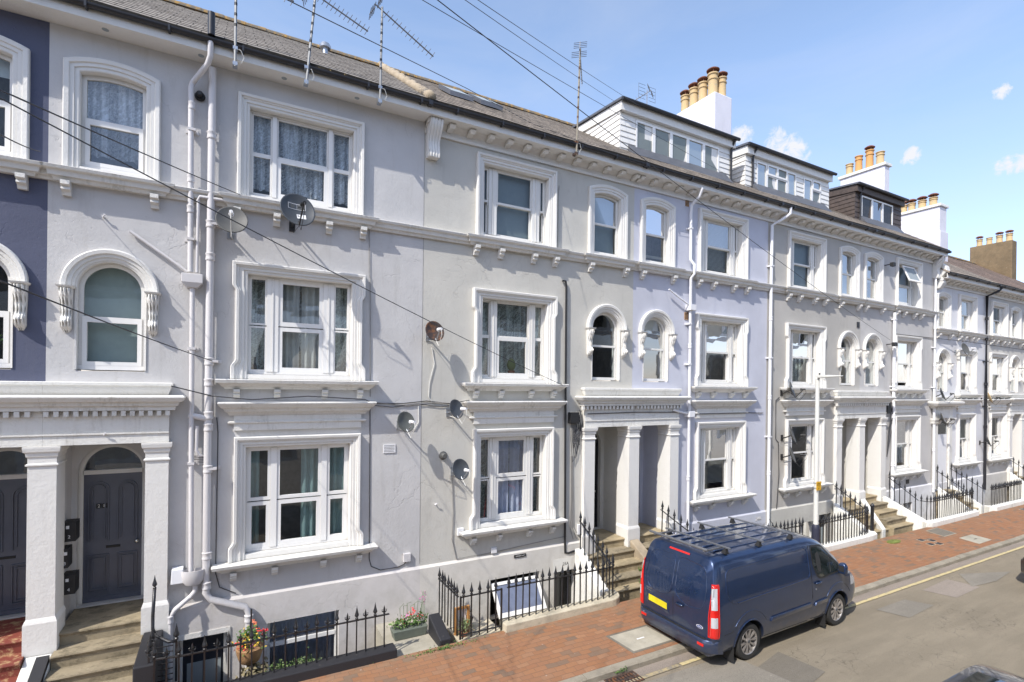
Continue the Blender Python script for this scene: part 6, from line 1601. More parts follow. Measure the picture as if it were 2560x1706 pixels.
# top hung sash of the end house standing open
m = MB()
def T5(x, u, off=0): return (x, WY + .02 - .26 * u - off * .85, 9.60 - .62 * u + off * .4)
for (xa, xb, ua, ub) in ((22.30, 22.36, 0, 1), (23.14, 23.20, 0, 1), (22.36, 23.14, 0, .09), (22.36, 23.14, .9, 1)):
    m.rings([[T5(xa, ua), T5(xb, ua), T5(xb, ub), T5(xa, ub)], [T5(xa, ua, .04), T5(xb, ua, .04), T5(xb, ub, .04), T5(xa, ub, .04)]], True)
o5 = m.build('open_sash', 'upvc', H5); MB().quadz([T5(22.36, .09, .02), T5(23.14, .09, .02), T5(23.14, .9, .02), T5(22.36, .9, .02)]).build('pane', 'blind_grey', o5)
def ext(p, q, k=.6): p, q = Vector(p), Vector(q); return p - (q - p) * k
span('thick overhead wire crossing the photo from the left edge to the warm grey house', ext((-1.48, 5, 6.93), (6.9, 9.95, 4.84), .25), (6.9, 9.98, 4.84), .10, .006)
span('overhead wire ending at the lower left corner of the lace curtain window', ext((-1.48, 5, 6.94), (.1, 9.9, 8.05), .3), (.1, 9.95, 8.05), .02, .007)
span('overhead wire ending beside the drainpipe at first floor level', ext((-1.47, 5, 5.58), (-.28, 10, 5.2), .3), (-.28, 10.0, 5.2), .03, .007)
span('short wire ending on the blue house', ext((-1.48, 5, 6.63), (-2.5, 9.9, 8.2), .3), (-2.5, 9.95, 8.2), .03, .006)
tag(MB().tube([ext((.4, 5, 8.26), (5.6, 9.6, 10.50), .4), Vector((.4, 5, 8.26)), Vector((3.2, 7.45, 9.50)), Vector((5.6, 9.55, 10.50)), Vector((9, 9.58, 10.28)), Vector((12.3, 9.6, 10.22))], .005, 5).build('overhead_wire', 'cable', org=(0, 5, 8)), 'overhead wire crossing the sky and running along the gutter line', 'overhead wire')
span('first of the wires high in the sky that reaches the second dormer', ext((1.68, 5, 8.74), (13.5, 10.9, 11.5), .2), (13.5, 10.9, 11.5), .05, .0038)
span('longest wire running down to the far houses', ext((1.86, 5, 8.8), (21.24, 9.95, 6.72), .1), (21.24, 9.98, 6.72), .12, .0055)
span('sky wire ending at the corner of the first dormer', ext((2.07, 5, 8.88), (8.9, 10.8, 12.3), .4), (9.2, 10.9, 12.5), .04, .0038)
span('outermost sky wire ending on the first dormer roof', ext((2.25, 5, 8.94), (9.6, 10.8, 12.5), .4), (9.9, 10.86, 12.62), .04, .0038)

# ------------------------------------------------------------------ vehicles
def lerp(a, b, t): return a + (b - a) * t
class Body:
    """car body lofted along its length; stations: (x, [(half width, z), ...] sill to roof centre)"""
    def __init__(s, st): s.st = st
    def sec(s, x):
        st = s.st
        if x <= st[0][0]: return st[0][1]
        for (a, A), (b, B) in zip(st, st[1:]):
            if x <= b:
                t = (x - a) / (b - a); return [(lerp(p[0], q[0], t), lerp(p[1], q[1], t)) for p, q in zip(A, B)]
        return st[-1][1]
    def hw(s, x, z):
        S = s.sec(x); best = None
        for p, q in zip(S, S[1:]):
            if (p[1] - z) * (q[1] - z) <= 0 and abs(q[1] - p[1]) > 1e-6:
                return lerp(p[0], q[0], (z - p[1]) / (q[1] - p[1]))
        return S[-1][0] if z > S[-1][1] else S[0][0]
def catmull(st, n):
    """resample stations smoothly"""
    out = []
    for i in range(len(st) - 1):
        p0 = st[max(i - 1, 0)]; p1 = st[i]; p2 = st[i + 1]; p3 = st[min(i + 2, len(st) - 1)]
        for k in range(n):
            t = k / n
            def c(a, b, c_, d):
                m1 = (c_ - a) * .5; m2 = (d - b) * .5; m1 = max(-abs(c_ - b) * 1.5, min(abs(c_ - b) * 1.5, m1)); m2 = max(-abs(c_ - b) * 1.5, min(abs(c_ - b) * 1.5, m2))
                return (2 * t ** 3 - 3 * t * t + 1) * b + (t ** 3 - 2 * t * t + t) * m1 + (-2 * t ** 3 + 3 * t * t) * c_ + (t ** 3 - t * t) * m2
            out.append((lerp(p1[0], p2[0], t), [(c(a[0], b[0], e[0], d[0]), c(a[1], b[1], e[1], d[1])) for a, b, e, d in zip(p0[1], p1[1], p2[1], p3[1])]))
    out.append(st[-1]); return out
def dens(sec, n=3):
    """smooth the section ring with extra points"""
    S = [(0, sec)]; pts = []
    for i in range(len(sec) - 1):
        p0 = sec[max(i - 1, 0)]; p1 = sec[i]; p2 = sec[i + 1]; p3 = sec[min(i + 2, len(sec) - 1)]
        for k in range(n):
            t = k / n; f = lambda a, b, c_, d: .5 * ((2 * b) + (-a + c_) * t + (2 * a - 5 * b + 4 * c_ - d) * t * t + (-a + 3 * b - 3 * c_ + d) * t ** 3)
            pts.append((f(p0[0], p1[0], p2[0], p3[0]), f(p0[1], p1[1], p2[1], p3[1])))
    pts.append(sec[-1]); return pts
def rot_obj(o, x, y, ang): o.location = (x, y, 0); o.rotation_euler = (0, 0, ang)
def wheel(parent, x, y, r, w, side, n=10, dark=False):
    """side = -1 for the wheel whose face looks to -Y"""
    t = MB(); cy = y
    prof = [(r * .70, w * .5), (r * .80, w * .52), (r * .93, w * .5), (r * .985, w * .38), (r, w * .2), (r, -w * .2), (r * .985, -w * .38), (r * .93, -w * .5), (r * .8, -w * .52), (r * .70, -w * .5), (r * .68, -w * .3), (r * .68, w * .3)]
    N = 40; rs = [[(x + rr * math.cos(a), cy + ww, r + rr * math.sin(a)) for a in [2 * math.pi * k / N for k in range(N)]] for rr, ww in prof]
    rs.append(rs[0]); t.rings(rs, True, False, False)
    wh = t.build('wheel', 'tyre', parent, smooth=True)
    m = MB(); f = side * w * .40
    ringp = [(r * .70, side * w * .46), (r * .685, side * w * .50), (r * .65, side * w * .47), (r * .63, f * .8), (r * .63, -side * w * .3), (r * .66, -side * w * .3)]
    rs = [[(x + rr * math.cos(a), cy + ww, r + rr * math.sin(a)) for a in [2 * math.pi * k / N for k in range(N)]] for rr, ww in ringp]; m.rings(rs, True, False, False)
    for k in range(n):
        a = 2 * math.pi * k / n + .1; ca, sa = math.cos(a), math.sin(a); px, pz = -sa, ca
        def P(rad, off, yy): return (x + rad * ca + off * px, cy + yy, r + rad * sa + off * pz)
        w0, w1 = (r * .045, r * .075) if k % 2 == 0 else (r * .035, r * .085)
        m.rings([[P(r * .14, -w0, f * .75), P(r * .14, -w0, f * 1.0), P(r * .14, w0, f * 1.0), P(r * .14, w0, f * .75)], [P(r * .66, -w1, f * .9), P(r * .66, -w1, f * 1.16), P(r * .66, w1, f * 1.16), P(r * .66, w1, f * .9)]], True)
    m.lathe(x, r, [(r * .19, cy + f * .7), (r * .19, cy + f * 1.05), (r * .10, cy + f * 1.12)], 16, 'y')
    m.build('rim', 'alloy', wh, smooth=True)
    MB().lathe(x, r, [(r * .6, cy - side * w * .1), (r * .6, cy + side * w * .05)], 24, 'y').build('brake_disc', 'gutter', wh)
    MB().lathe(x, r, [(r * .095, cy + f * 1.1), (r * .085, cy + f * 1.18)], 14, 'y').build('hub_cap', 'dish_dark', wh)
    return wh
def arches(body, wheels, r, depth=.32, extra=()):
    """cut the wheel housings out of the closed body"""
    C = []
    for (x, y) in wheels:
        s = -1 if y < 0 else 1
        m = MB(); N = 36; y0, y1 = (y + s * .5, y - s * depth)
        m.rings([[(x + r * math.cos(a), yy, .335 + r * math.sin(a)) for a in [2 * math.pi * k / N for k in range(N)]] for yy in (y0, y1)], True)
        m.rings([[(x - r * .96, yy, -.5), (x + r * .96, yy, -.5), (x + r * .96, yy, .335), (x - r * .96, yy, .335)] for yy in (y0, y1)], True) if False else None
        c = m.build('cut', 'gutter'); C.append(c)
        b = body.modifiers.new('b', 'BOOLEAN'); b.operation = 'DIFFERENCE'; b.object = c; b.solver = 'EXACT'
    bpy.context.view_layer.update()
    me = bpy.data.meshes.new_from_object(body.evaluated_get(bpy.context.evaluated_depsgraph_get()))
    body.modifiers.clear(); old = body.data; body.data = me; me.name = old.name
    for c in C: bpy.data.objects.remove(c)
    me.polygons.foreach_set('use_smooth', [True] * len(me.polygons)); me.set_sharp_from_angle(angle=R(34))

def van():
    t = thing('parked_van', 'metallic blue panel van with a roof rack parked half on the pavement', 'van', (0, 0, 0))
    bot = .24
    def S(w, zt, roof, k=1.0, zs=None):
        """box section: w max half width, roof height"""
        zz = [.24, .30, .46, .72, 1.0, 1.22, 1.55, 1.78, 1.89, 1.945, 1.965, 1.975]
        ww = [.86, .93, .972, .992, .985, .965, .915, .862, .805, .70, .40, 0]
        return [(a * w / .99, (b - .24) * (roof - .24) / (1.975 - .24) + .24) for a, b in zip(ww, zz)]
    def Hd(w, ztop, zbelt, bot=.26):
        zz = [bot, bot + .06, .46, .66, zbelt * .88, zbelt * .95, zbelt, lerp(zbelt, ztop, .35), lerp(zbelt, ztop, .62), lerp(zbelt, ztop, .82), lerp(zbelt, ztop, .94), ztop]
        ww = [.84, .92, .975, .99, .975, .955, .92, .86, .76, .60, .34, 0]
        return [(a * w / .99, b) for a, b in zip(ww, zz)]
    st = [(0.045, [(a * .955, b) for a, b in S(.99, 0, 1.93)]), (.06, [(a * .972, b) for a, b in S(.99, 0, 1.945)]), (.11, [(a * .992, b) for a, b in S(.99, 0, 1.965)]), (.25, S(.993, 0, 1.972)), (1.2, S(.993, 0, 1.985)), (2.6, S(.993, 0, 1.985)),
          (3.05, S(.993, 0, 1.972)), (3.30, S(.992, 0, 1.93))]
    def W(roof, w=.99):   # windscreen zone: roof centre dropping
        zz = [.24, .30, .46, .72, 1.0, 1.16, lerp(1.22, roof, .38), lerp(1.22, roof, .7), lerp(1.22, roof, .88), lerp(1.22, roof, .95), lerp(1.22, roof, .985), roof]
        ww = [.86, .93, .972, .992, .985, .965, .915, .862, .805, .70, .40, 0]
        return [(a * w / .99, b) for a, b in zip(ww, zz)]
    st += [(3.55, W(1.83)), (3.85, W(1.62)), (4.08, W(1.43)), (4.22, Hd(.985, 1.275, 1.12)), (4.42, Hd(.975, 1.20, 1.08)), (4.62, Hd(.95, 1.10, 1.0)), (4.78, Hd(.90, .99, .93)), (4.90, Hd(.82, .86, .82)), (4.955, Hd(.72, .74, .72, .30)), (4.97, Hd(.6, .62, .62, .36))]
    st = [(x, dens(s, 2)) for x, s in st]
    st = catmull(st, 3)
    lean = lambda x, z: x + (0.0 if z < 1.05 else .17 * ((z - 1.05) / .92) ** 1.6) * max(0, 1 - x / 1.6)
    B = Body(st)
    mb = MB(); rs = []
    for x, s in st:
        L = [(lean(x, z), -w, z) for w, z in s]; Rr = [(lean(x, z), w, z) for w, z in reversed(s[:-1])]
        rs.append(L + Rr)
    # rear face: gently crowned rings closing to the middle
    first = rs[0]; cy_, cz_ = 0, 1.05
    for k, dx in ((.80, -.022), (.5, -.034), (.2, -.038)):
        rs.insert(0, [(lean(.045 + dx, cz_ + (p[2] - cz_) * k), p[1] * k, cz_ + (p[2] - cz_) * k) for p in first])
    mb.rings(rs, True)
    body = mb.build('body', 'van_blue', t, smooth=True)
    wheels = [(1.02, -.86), (3.953, -.86), (1.02, .86), (3.953, .86)]
    arches(body, wheels, .405)
    for x, y in wheels: wheel(t, x, y - math.copysign(.0, y), .335, .215, -1 if y < 0 else 1)
    # dark liners inside the arches
    for x, y in wheels:
        m = MB(); N = 20; s = -1 if y < 0 else 1
        m.rings([[(x + .395 * math.cos(a), yy, .335 + .395 * math.sin(a)) for a in [math.pi * k / N for k in range(N + 1)]] for yy in (y - s * .30, y + s * .08)], closed=False); m.quadz([(x - .4, y - s * .31, .05), (x + .4, y - s * .31, .05), (x + .4, y - s * .31, .75), (x - .4, y - s * .31, .75)])
        m.build('wheel_arch_liner', 'black_plastic', t)
    side = -1
    def SP(x, z, off=.0): return (lean(x, z), side * (B.hw(x, z) + off), z)
    def strip(pts, off, wd, name, mat, closed=False, both=True):
        nonlocal side
        for sd in ((-1, 1) if both else (-1,)):
            side = sd; m = MB(); P = [Vector(SP(x, z, off)) for x, z in pts]
            if closed: P.append(P[0])
            m.tube(P, wd, 5); m.build(name, mat, t)
        side = -1
    def patch_(poly, off, name, mat, parent=None, grid=10, sides=(-1, 1)):
        """surface-following patch for an (x,z) outline: fan of rings shrunk to its middle"""
        nonlocal side
        out = []
        for sd in sides:
            side = sd; cx = sum(p[0] for p in poly) / len(poly); cz = sum(p[1] for p in poly) / len(poly); rs = []
            Q = []
            for p, q in zip(poly, poly[1:] + poly[:1]):
                for k in range(4): Q.append((lerp(p[0], q[0], k / 4), lerp(p[1], q[1], k / 4)))
            for k in range(grid + 1):
                u = 1 - k / grid * .999; rs.append([SP(lerp(cx, p[0], u), lerp(cz, p[1], u), off) for p in Q])
            m = MB().rings(rs, True, False, False); out.append(m.build(name, mat, parent or t, smooth='all'))
        side = -1
        return out
    def rounded(poly, r=.06, n=4):
        out = []
        for i, p in enumerate(poly):
            a = Vector(poly[i - 1]); b = Vector(p); c = Vector(poly[(i + 1) % len(poly)])
            d1 = (a - b); d2 = (c - b); r_ = min(r, d1.length * .45, d2.length * .45); s1 = b + d1.normalized() * r_; s2 = b + d2.normalized() * r_
            for k in range(n + 1):
                u = k / n; q = s1.lerp(b, u).lerp(b.lerp(s2, u), u); out.append((q.x, q.y))
        return out
    # pressed load-bay panel outline and its slightly recessed field
    pan = rounded([(.34, 1.72), (2.93, 1.78), (2.93, 1.19), (.56, 1.12), (.36, 1.28)], .12)
    strip(pan, .001, .013, 'panel_pressing', 'van_blue', True)
    patch_(pan, .001, 'load_panel', M['van_panel'])
    # door gaps
    strip([(3.0, .34), (3.0, .8), (2.985, 1.2), (2.985, 1.6), (3.0, 1.80)], .0, .008, 'door_gap', 'ink')
    strip([(3.0, .34), (3.30, .33), (3.50, .40)], .0, .007, 'door_gap', 'ink')
    strip([(3.92, 1.10), (4.10, 1.12)], .0, .007, 'door_gap', 'ink')
    strip([(.46, .34), (2.9, .325)], .002, .006, 'sill_gap', 'ink')
    strip([(.06, .62), (.3, .62), (.55, .64)], -.001, .005, 'bumper_gap', 'ink')
    # cab door window: black surround and glass
    win = rounded([(3.06, 1.80), (3.50, 1.76), (4.06, 1.29), (4.06, 1.15), (3.30, 1.10), (3.16, 1.18), (3.04, 1.45)], .07)
    wi = rounded([(3.10, 1.76), (3.48, 1.72), (4.00, 1.28), (3.99, 1.18), (3.32, 1.14), (3.20, 1.21), (3.08, 1.45)], .06)
    patch_(win, .003, 'window_surround', 'black_plastic')
    patch_(wi, .007, 'side_window', 'car_glass_opaque')
    strip([(3.68, 1.19), (3.70, 1.52)], .009, .012, 'quarter_bar', 'black_plastic')
    # seat and wheel shapes seen through the window are drawn as raised dark forms behind the glass tint
    patch_([(3.2, 1.62), (3.30, 1.66), (3.36, 1.45), (3.33, 1.24), (3.24, 1.26), (3.18, 1.42)], .0085, 'headrest_shape', 'car_inside', sides=(-1,))
    # windscreen
    m = MB(); rs = []
    for i in range(9):
        x = 3.36 + (4.16 - 3.36) * i / 8; s = B.sec(x); k0 = 14
        pts = [p for p in s if p[0] <= .80 * .99 and p[1] > 1.15]
        pts = sorted(pts, key=lambda p: -p[0]); n = 10; zc = s[-1][1]
        row = []
        for j in range(-10, 11):
            wq = abs(j) / 10 * .74; z = None
            for p, q in zip(s[::-1], s[::-1][1:]):
                if p[0] <= wq <= q[0] and q[0] > p[0]: z = lerp(p[1], q[1], (wq - p[0]) / (q[0] - p[0])); break
            row.append((x, j / 10 * .74, (z or zc) + .006))
        rs.append(row)
    m.rings(rs, closed=False); m.build('windscreen', 'car_glass_opaque', t, smooth='all')
    # side rubbing strips
    for a, b in ((1.60, 2.94), (3.06, 3.52)):
        P = rounded([(a, .60), (a + .05, .68), (b, .70), (b, .615)], .02)
        nonl = side
        for sd in (-1, 1):
            side = sd; m = MB(); m.rings([[SP(x, z, .002) for x, z in P], [SP(x, z, .024) for x, z in P], [SP(lerp((a + b) / 2, x, .97), lerp(.65, z, .8), .03) for x, z in P]], True); m.build('side_moulding', 'van_blue', t, smooth=True)
        side = -1
    # arch lips
    for x0 in (1.02, 3.953):
        strip([(x0 + .42 * math.cos(a), .335 + .42 * math.sin(a)) for a in [math.pi * (.0 + k / 16) for k in range(17)] if .335 + .42 * math.sin(a) > .30], .004, .014, 'arch_lip', 'van_blue')
        strip([(x0 + .56 * math.cos(a), .36 + .56 * math.sin(a)) for a in [math.pi * (.18 + .6 * k / 14) for k in range(15)]], .0, .010, 'arch_crease', 'van_blue')
    # door handle, filler lock, mirror
    for sd in (-1, 1):
        side = sd
        MB().tube([SP(3.10, 1.05, .01), SP(3.13, 1.055, .035), SP(3.26, 1.06, .035), SP(3.29, 1.06, .01)], .018, 8).build('door_handle', 'van_blue', t, smooth='all')
        m = MB(); c0 = Vector(SP(3.12, .93, .0)); m.lathe(c0.x, c0.z, [(.018, c0.y), (.018, c0.y + sd * .008)], 12, 'y'); m.build('key_lock', 'metal', t)
        m = MB(); mx = 3.98; yy = sd * .98
        m.rings([[(mx + dx, yy + sd * (dy), z) for dx, dy in ((-.06, .02), (-.05, .15), (.02, .17), (.08, .13), (.09, .03))] for z in (1.13, 1.15, 1.33, 1.40)][0:1] + [[(mx + dx * 1.1, yy + sd * dy * 1.05, z) for dx, dy in ((-.06, .02), (-.05, .15), (.02, .17), (.08, .13), (.09, .03))] for z in (1.15, 1.29)] + [[(mx + dx * .8, yy + sd * dy, 1.35) for dx, dy in ((-.05, .03), (-.04, .12), (.02, .14), (.06, .11), (.07, .04))]], True)
        m.tube([(mx + .02, yy - sd * .07, 1.15), (mx + .02, yy + sd * .06, 1.18)], .035, 8)
        mi = m.build('door_mirror', 'van_blue', t, smooth=True, bevel=.01)
        MB().rings([[(mx - .068, yy + sd * (.03), z) for z in (1.18, 1.30)], [(mx - .062, yy + sd * .14, z) for z in (1.18, 1.30)]], closed=False).build('mirror_glass', 'black_plastic', mi)
    side = -1
    # rear: doors, lamps, bumper, plate
    def RP(y, z, off=0):
        """point on the rear face"""
        k = max(abs(y) / max(B.hw(.045, z), .01), abs(z - 1.05) / .9); k = min(k, 1)
        dx = -.038 + (.038 if k >= 1 else (k ** 2.2) * .038)
        return (lean(.045 + dx, z) - off, y, z)
    def rstrip(pts, wd, nm, mat, off=.0): MB().tube([RP(y, z, off) for y, z in pts], wd, 5).build(nm, mat, t)
    rstrip([(0, .50), (0, 1.0), (0, 1.5), (0, 1.84)], .007, 'rear_door_gap', 'ink')
    def outl(sg): return rounded([(sg * .04, 1.80), (sg * .70, 1.76), (sg * .78, 1.30), (sg * .70, 1.02), (sg * .30, .98), (sg * .04, 1.12)], .13)
    for sg in (-1, 1):
        P = outl(sg); rstrip(P + [P[0]], .012, 'rear_panel_pressing', 'van_blue')
        cx, cz = sg * .4, 1.4
        m = MB(); m.rings([[RP(lerp(cx, y, u), lerp(cz, z, u), .003) for y, z in P] for u in (1, .75, .5, .25, .02)], True, False, False); m.build('rear_panel', M['van_panel'], t, smooth='all')
        # lamps wrap the corner
        zs = [.66, .74, .84, .98, 1.12, 1.28, 1.42, 1.50]
        for (a, b, mat, nm) in ((.62, 1.50, 'red_lens', 'tail_lamp'), (.79, .97, 'clear_lens', 'tail_lamp_lens'), (1.10, 1.46, 'clear_lens', 'tail_lamp_lens')):
            m = MB(); rs = []; cl_ = mat == 'clear_lens'
            for i in range(9):
                z = lerp(a, b, i / 8); w = B.hw(.1, z); iw = (.90 if cl_ else .875) + .02 * max(0, min(1, (z - .95) / .3))
                row = [Vector(RP(sg * (iw + (w * .955 - iw) * q), z, .012 + .016 * q + (.004 if cl_ else 0))) for q in (0, .5, .98)]
                for xx in ((.075, .085, .095, .105) if cl_ else (.075, .09, .11, .13 - .02 * abs(z - 1.05))): row.append(Vector((lean(xx, z) - (.012 if xx < .08 else 0), sg * (B.hw(xx, z) + (.019 if cl_ else .016)), z)))
                rs.append(row)
            m.rings(rs, closed=False); m.build(nm, mat, t, smooth='all')
        m = MB(); row = []
        for (z0_, z1_) in ((.60, .625), (1.495, 1.525)):
            rs = []
            for z in (z0_, z1_): 
                w = B.hw(.1, z); rs.append([Vector(RP(sg * (.86 + (w * .955 - .86) * q), z, .014)) for q in (0, .5, .9)] + [Vector((lean(xx, z), sg * (B.hw(xx, z) + .012), z)) for xx in (.075, .10, .125, .15)])
            m.rings(rs, closed=False)
        pl = [Vector(RP(sg * (.855 + .03 * max(0, min(1, (z - .95) / .3))), z, .014)) for z in [.6 + .92 * k / 8 for k in range(9)]]; m.tube(pl, .010, 5)
        pl = [Vector((lean(.15, z), sg * (B.hw(.15, z) + .010), z)) for z in [.62 + .88 * k / 8 for k in range(9)]]; m.tube(pl, .009, 5)
        m.build('lamp_bezel', 'red_lens', t)
    MB().rings([[RP(y, z, .012) for y in [-.26 + .52 * k / 6 for k in range(7)]] for z in (1.868, 1.90)], closed=False).build('high_brake_light', 'red_lens', t)
    MB().box(-.035, .02, -.98 * 0 + .18, .76, .60, .62)
    m = MB().rings([[RP(y, z, .014) for y, z in ((.12, .86), (.70, .88), (.70, .72), (.12, .70))], [RP(y, z, .004) for y, z in ((.10, .90), (.74, .92), (.74, .68), (.10, .66))]], True); m.build('plate_recess', 'van_blue', t)
    MB().rings([[RP(y, z, .020) for y, z in ((.15, .855), (.67, .865), (.67, .745), (.15, .735))], [RP(y, z, .014) for y, z in ((.15, .855), (.67, .865), (.67, .745), (.15, .735))]], True).build('number_plate', 'plate', t)
    MB().tube([RP(-.10, .955, .0), RP(-.11, .955, .035), RP(-.25, .955, .035), RP(-.27, .955, .0)], .017, 8).build('rear_door_handle', 'van_blue', t, smooth='all')
    # bumper with step
    m = MB(); pr = [(.10, .30), (-.035, .33), (-.055, .42), (-.05, .52), (-.03, .545), (.06, .55)]
    ys = [-1.0 + 2.0 * k / 20 for k in range(21)]
    rs = []
    for y in ys:
        c = max(0, (abs(y) - .78) / .22); dx = .16 * c * c
        rs.append([(px + dx, y * (.995 if abs(y) > .95 else 1), pz) for px, pz in pr])
    m.rings(rs, True); bp = m.build('rear_bumper', 'van_blue', t, smooth=True)
    MB().box(-.025, .035, -.80, .80, .548, .556).build('bumper_tread', 'black_plastic', bp)
    for sg in (-1, 1): MB().box(-.062, -.045, sg * .74 - .07, sg * .74 + .07, .43, .475).build('reflector', 'red_lens', bp)
    for y in (-.45, -.2, .2, .45): MB().lathe(y, .46, [(.012, -.058), (.012, -.05)], 10).v and None
    # badge: white rimmed blue oval with script, and model lettering
    def rear_text(s, size, mat, y, z, off, nm):
        mt = Matrix.Translation(RP(y, z, off)) @ Matrix(((0, 0, -1, 0), (-1, 0, 0, 0), (0, 1, 0, 0), (0, 0, 0, 1)))
        return text_mesh(nm, s, size, mat, t, mt, .001)
    for k, mat in ((1, 'white'), (.86, 'blue_badge')):
        MB().rings([[RP(-.66 + .075 * k * math.cos(a), .715 + .032 * k * math.sin(a), .010 + .002 * (k < 1)) for a in [2 * math.pi * j / 24 for j in range(24)]], [RP(-.66, .715, .010 + .002 * (k < 1))] * 24], True, False, False).build('oval_badge', mat, t)
    rear_text('Ford', .042, 'white', -.66, .716, .014, 'badge_script')
    rear_text('TRANSIT', .045, 'metal', .66, .985, .012, 'model_lettering'); rear_text('CUSTOM', .03, 'metal', .66, .945, .012, 'model_lettering')
    # mud flaps
    for x in (1.02, 3.953):
        for sg in (-1, 1): MB().rings([[(x - .46, sg * (.76), z) for z in (.06, .30)], [(x - .44, sg * .97, z) for z in (.06, .32)]], closed=False).build('mud_flap', 'black_plastic', t)
    # roof ribs, aerial, rack bars
    for y in (-.55, -.28, .0, .28, .55):
        m = MB(); P = []
        for i in range(12):
            x = .35 + 2.55 * i / 11; s = B.sec(x); P.append((lean(x, 1.98), y, 1.982 if abs(y) < .5 else 1.972))
        m.tube(P, .016, 6); m.build('roof_rib', 'van_blue', t, smooth='all')
    MB().tube([(3.16, -.0, 1.95), (2.96, -.0, 2.16)], .006, 5).lathe(3.16, 0, [(.03, 1.94), (.02, 1.965)], 10).build('radio_aerial', 'black_plastic', t)
    rk = thing('roof_rack', 'silver three bar roof rack with a ladder roller on top of the blue van', 'roof rack', (0, 0, 0))
    for x in (.62, 1.60, 2.62):
        MB().box(x - .022, x + .022, -.83, .83, 2.055, 2.082).build('cross_bar', 'rack', rk, bevel=.006)
        for sg in (-1, 1):
            MB().rings([[(x - .05, sg * .66, 1.965), (x + .05, sg * .66, 1.965), (x + .05, sg * .76, 1.955), (x - .05, sg * .76, 1.955)], [(x - .025, sg * .70, 2.054), (x + .025, sg * .70, 2.054), (x + .025, sg * .75, 2.054), (x - .025, sg * .75, 2.054)]], True).build('rack_foot', 'black_plastic', rk)
    MB().tube([(.16, -.70, 2.07), (.16, .82, 2.07)], .026, 12).build('ladder_roller', 'rack', rk, smooth=True)
    for y in (-.62, .66): MB().box(.14, .66, y - .02, y + .02, 2.03, 2.054).build('roller_arm', 'rack', rk)
    # front end
    for sg in (-1, 1):
        m = MB(); rs = []
        for i in range(6):
            x = 4.46 + .42 * i / 5; rs.append([(x, sg * (B.hw(x, z) + .006), z) for z in (.78, .86, .93, .99)])
        m.rings(rs, closed=False); m.build('headlight', 'clear_lens', t, smooth='all')
    MB().rings([[(4.80 + .17 * (1 - (y / .8) ** 2), y, z) for y in [-.75 + 1.5 * k / 10 for k in range(11)]] for z in (.5, .78)], closed=False).build('grille', 'black_plastic', t)
    MB().box(.3, 4.7, -.80, .80, .20, .26).build('underbody', 'ink', t)
    ang = R(1.0)
    rot_obj(t, 7.18, 6.885, ang); rot_obj(rk, 7.18, 6.885, ang)
    for o in (t, rk): o.scale = (.96, .915, .97)
    t['_o'] = (0, 0, 0)
M['van_panel'] = mat_paint('metallic_blue_panel', (.013, .038, .11), .55, .22)
M['car_glass_opaque'] = mat_plain('dark_car_glass', (.015, .022, .022), .03, coat=1, var=.4, spec=.8)
M['car_inside'] = mat_plain('dark_trim', (.03, .03, .03), .6)
van()

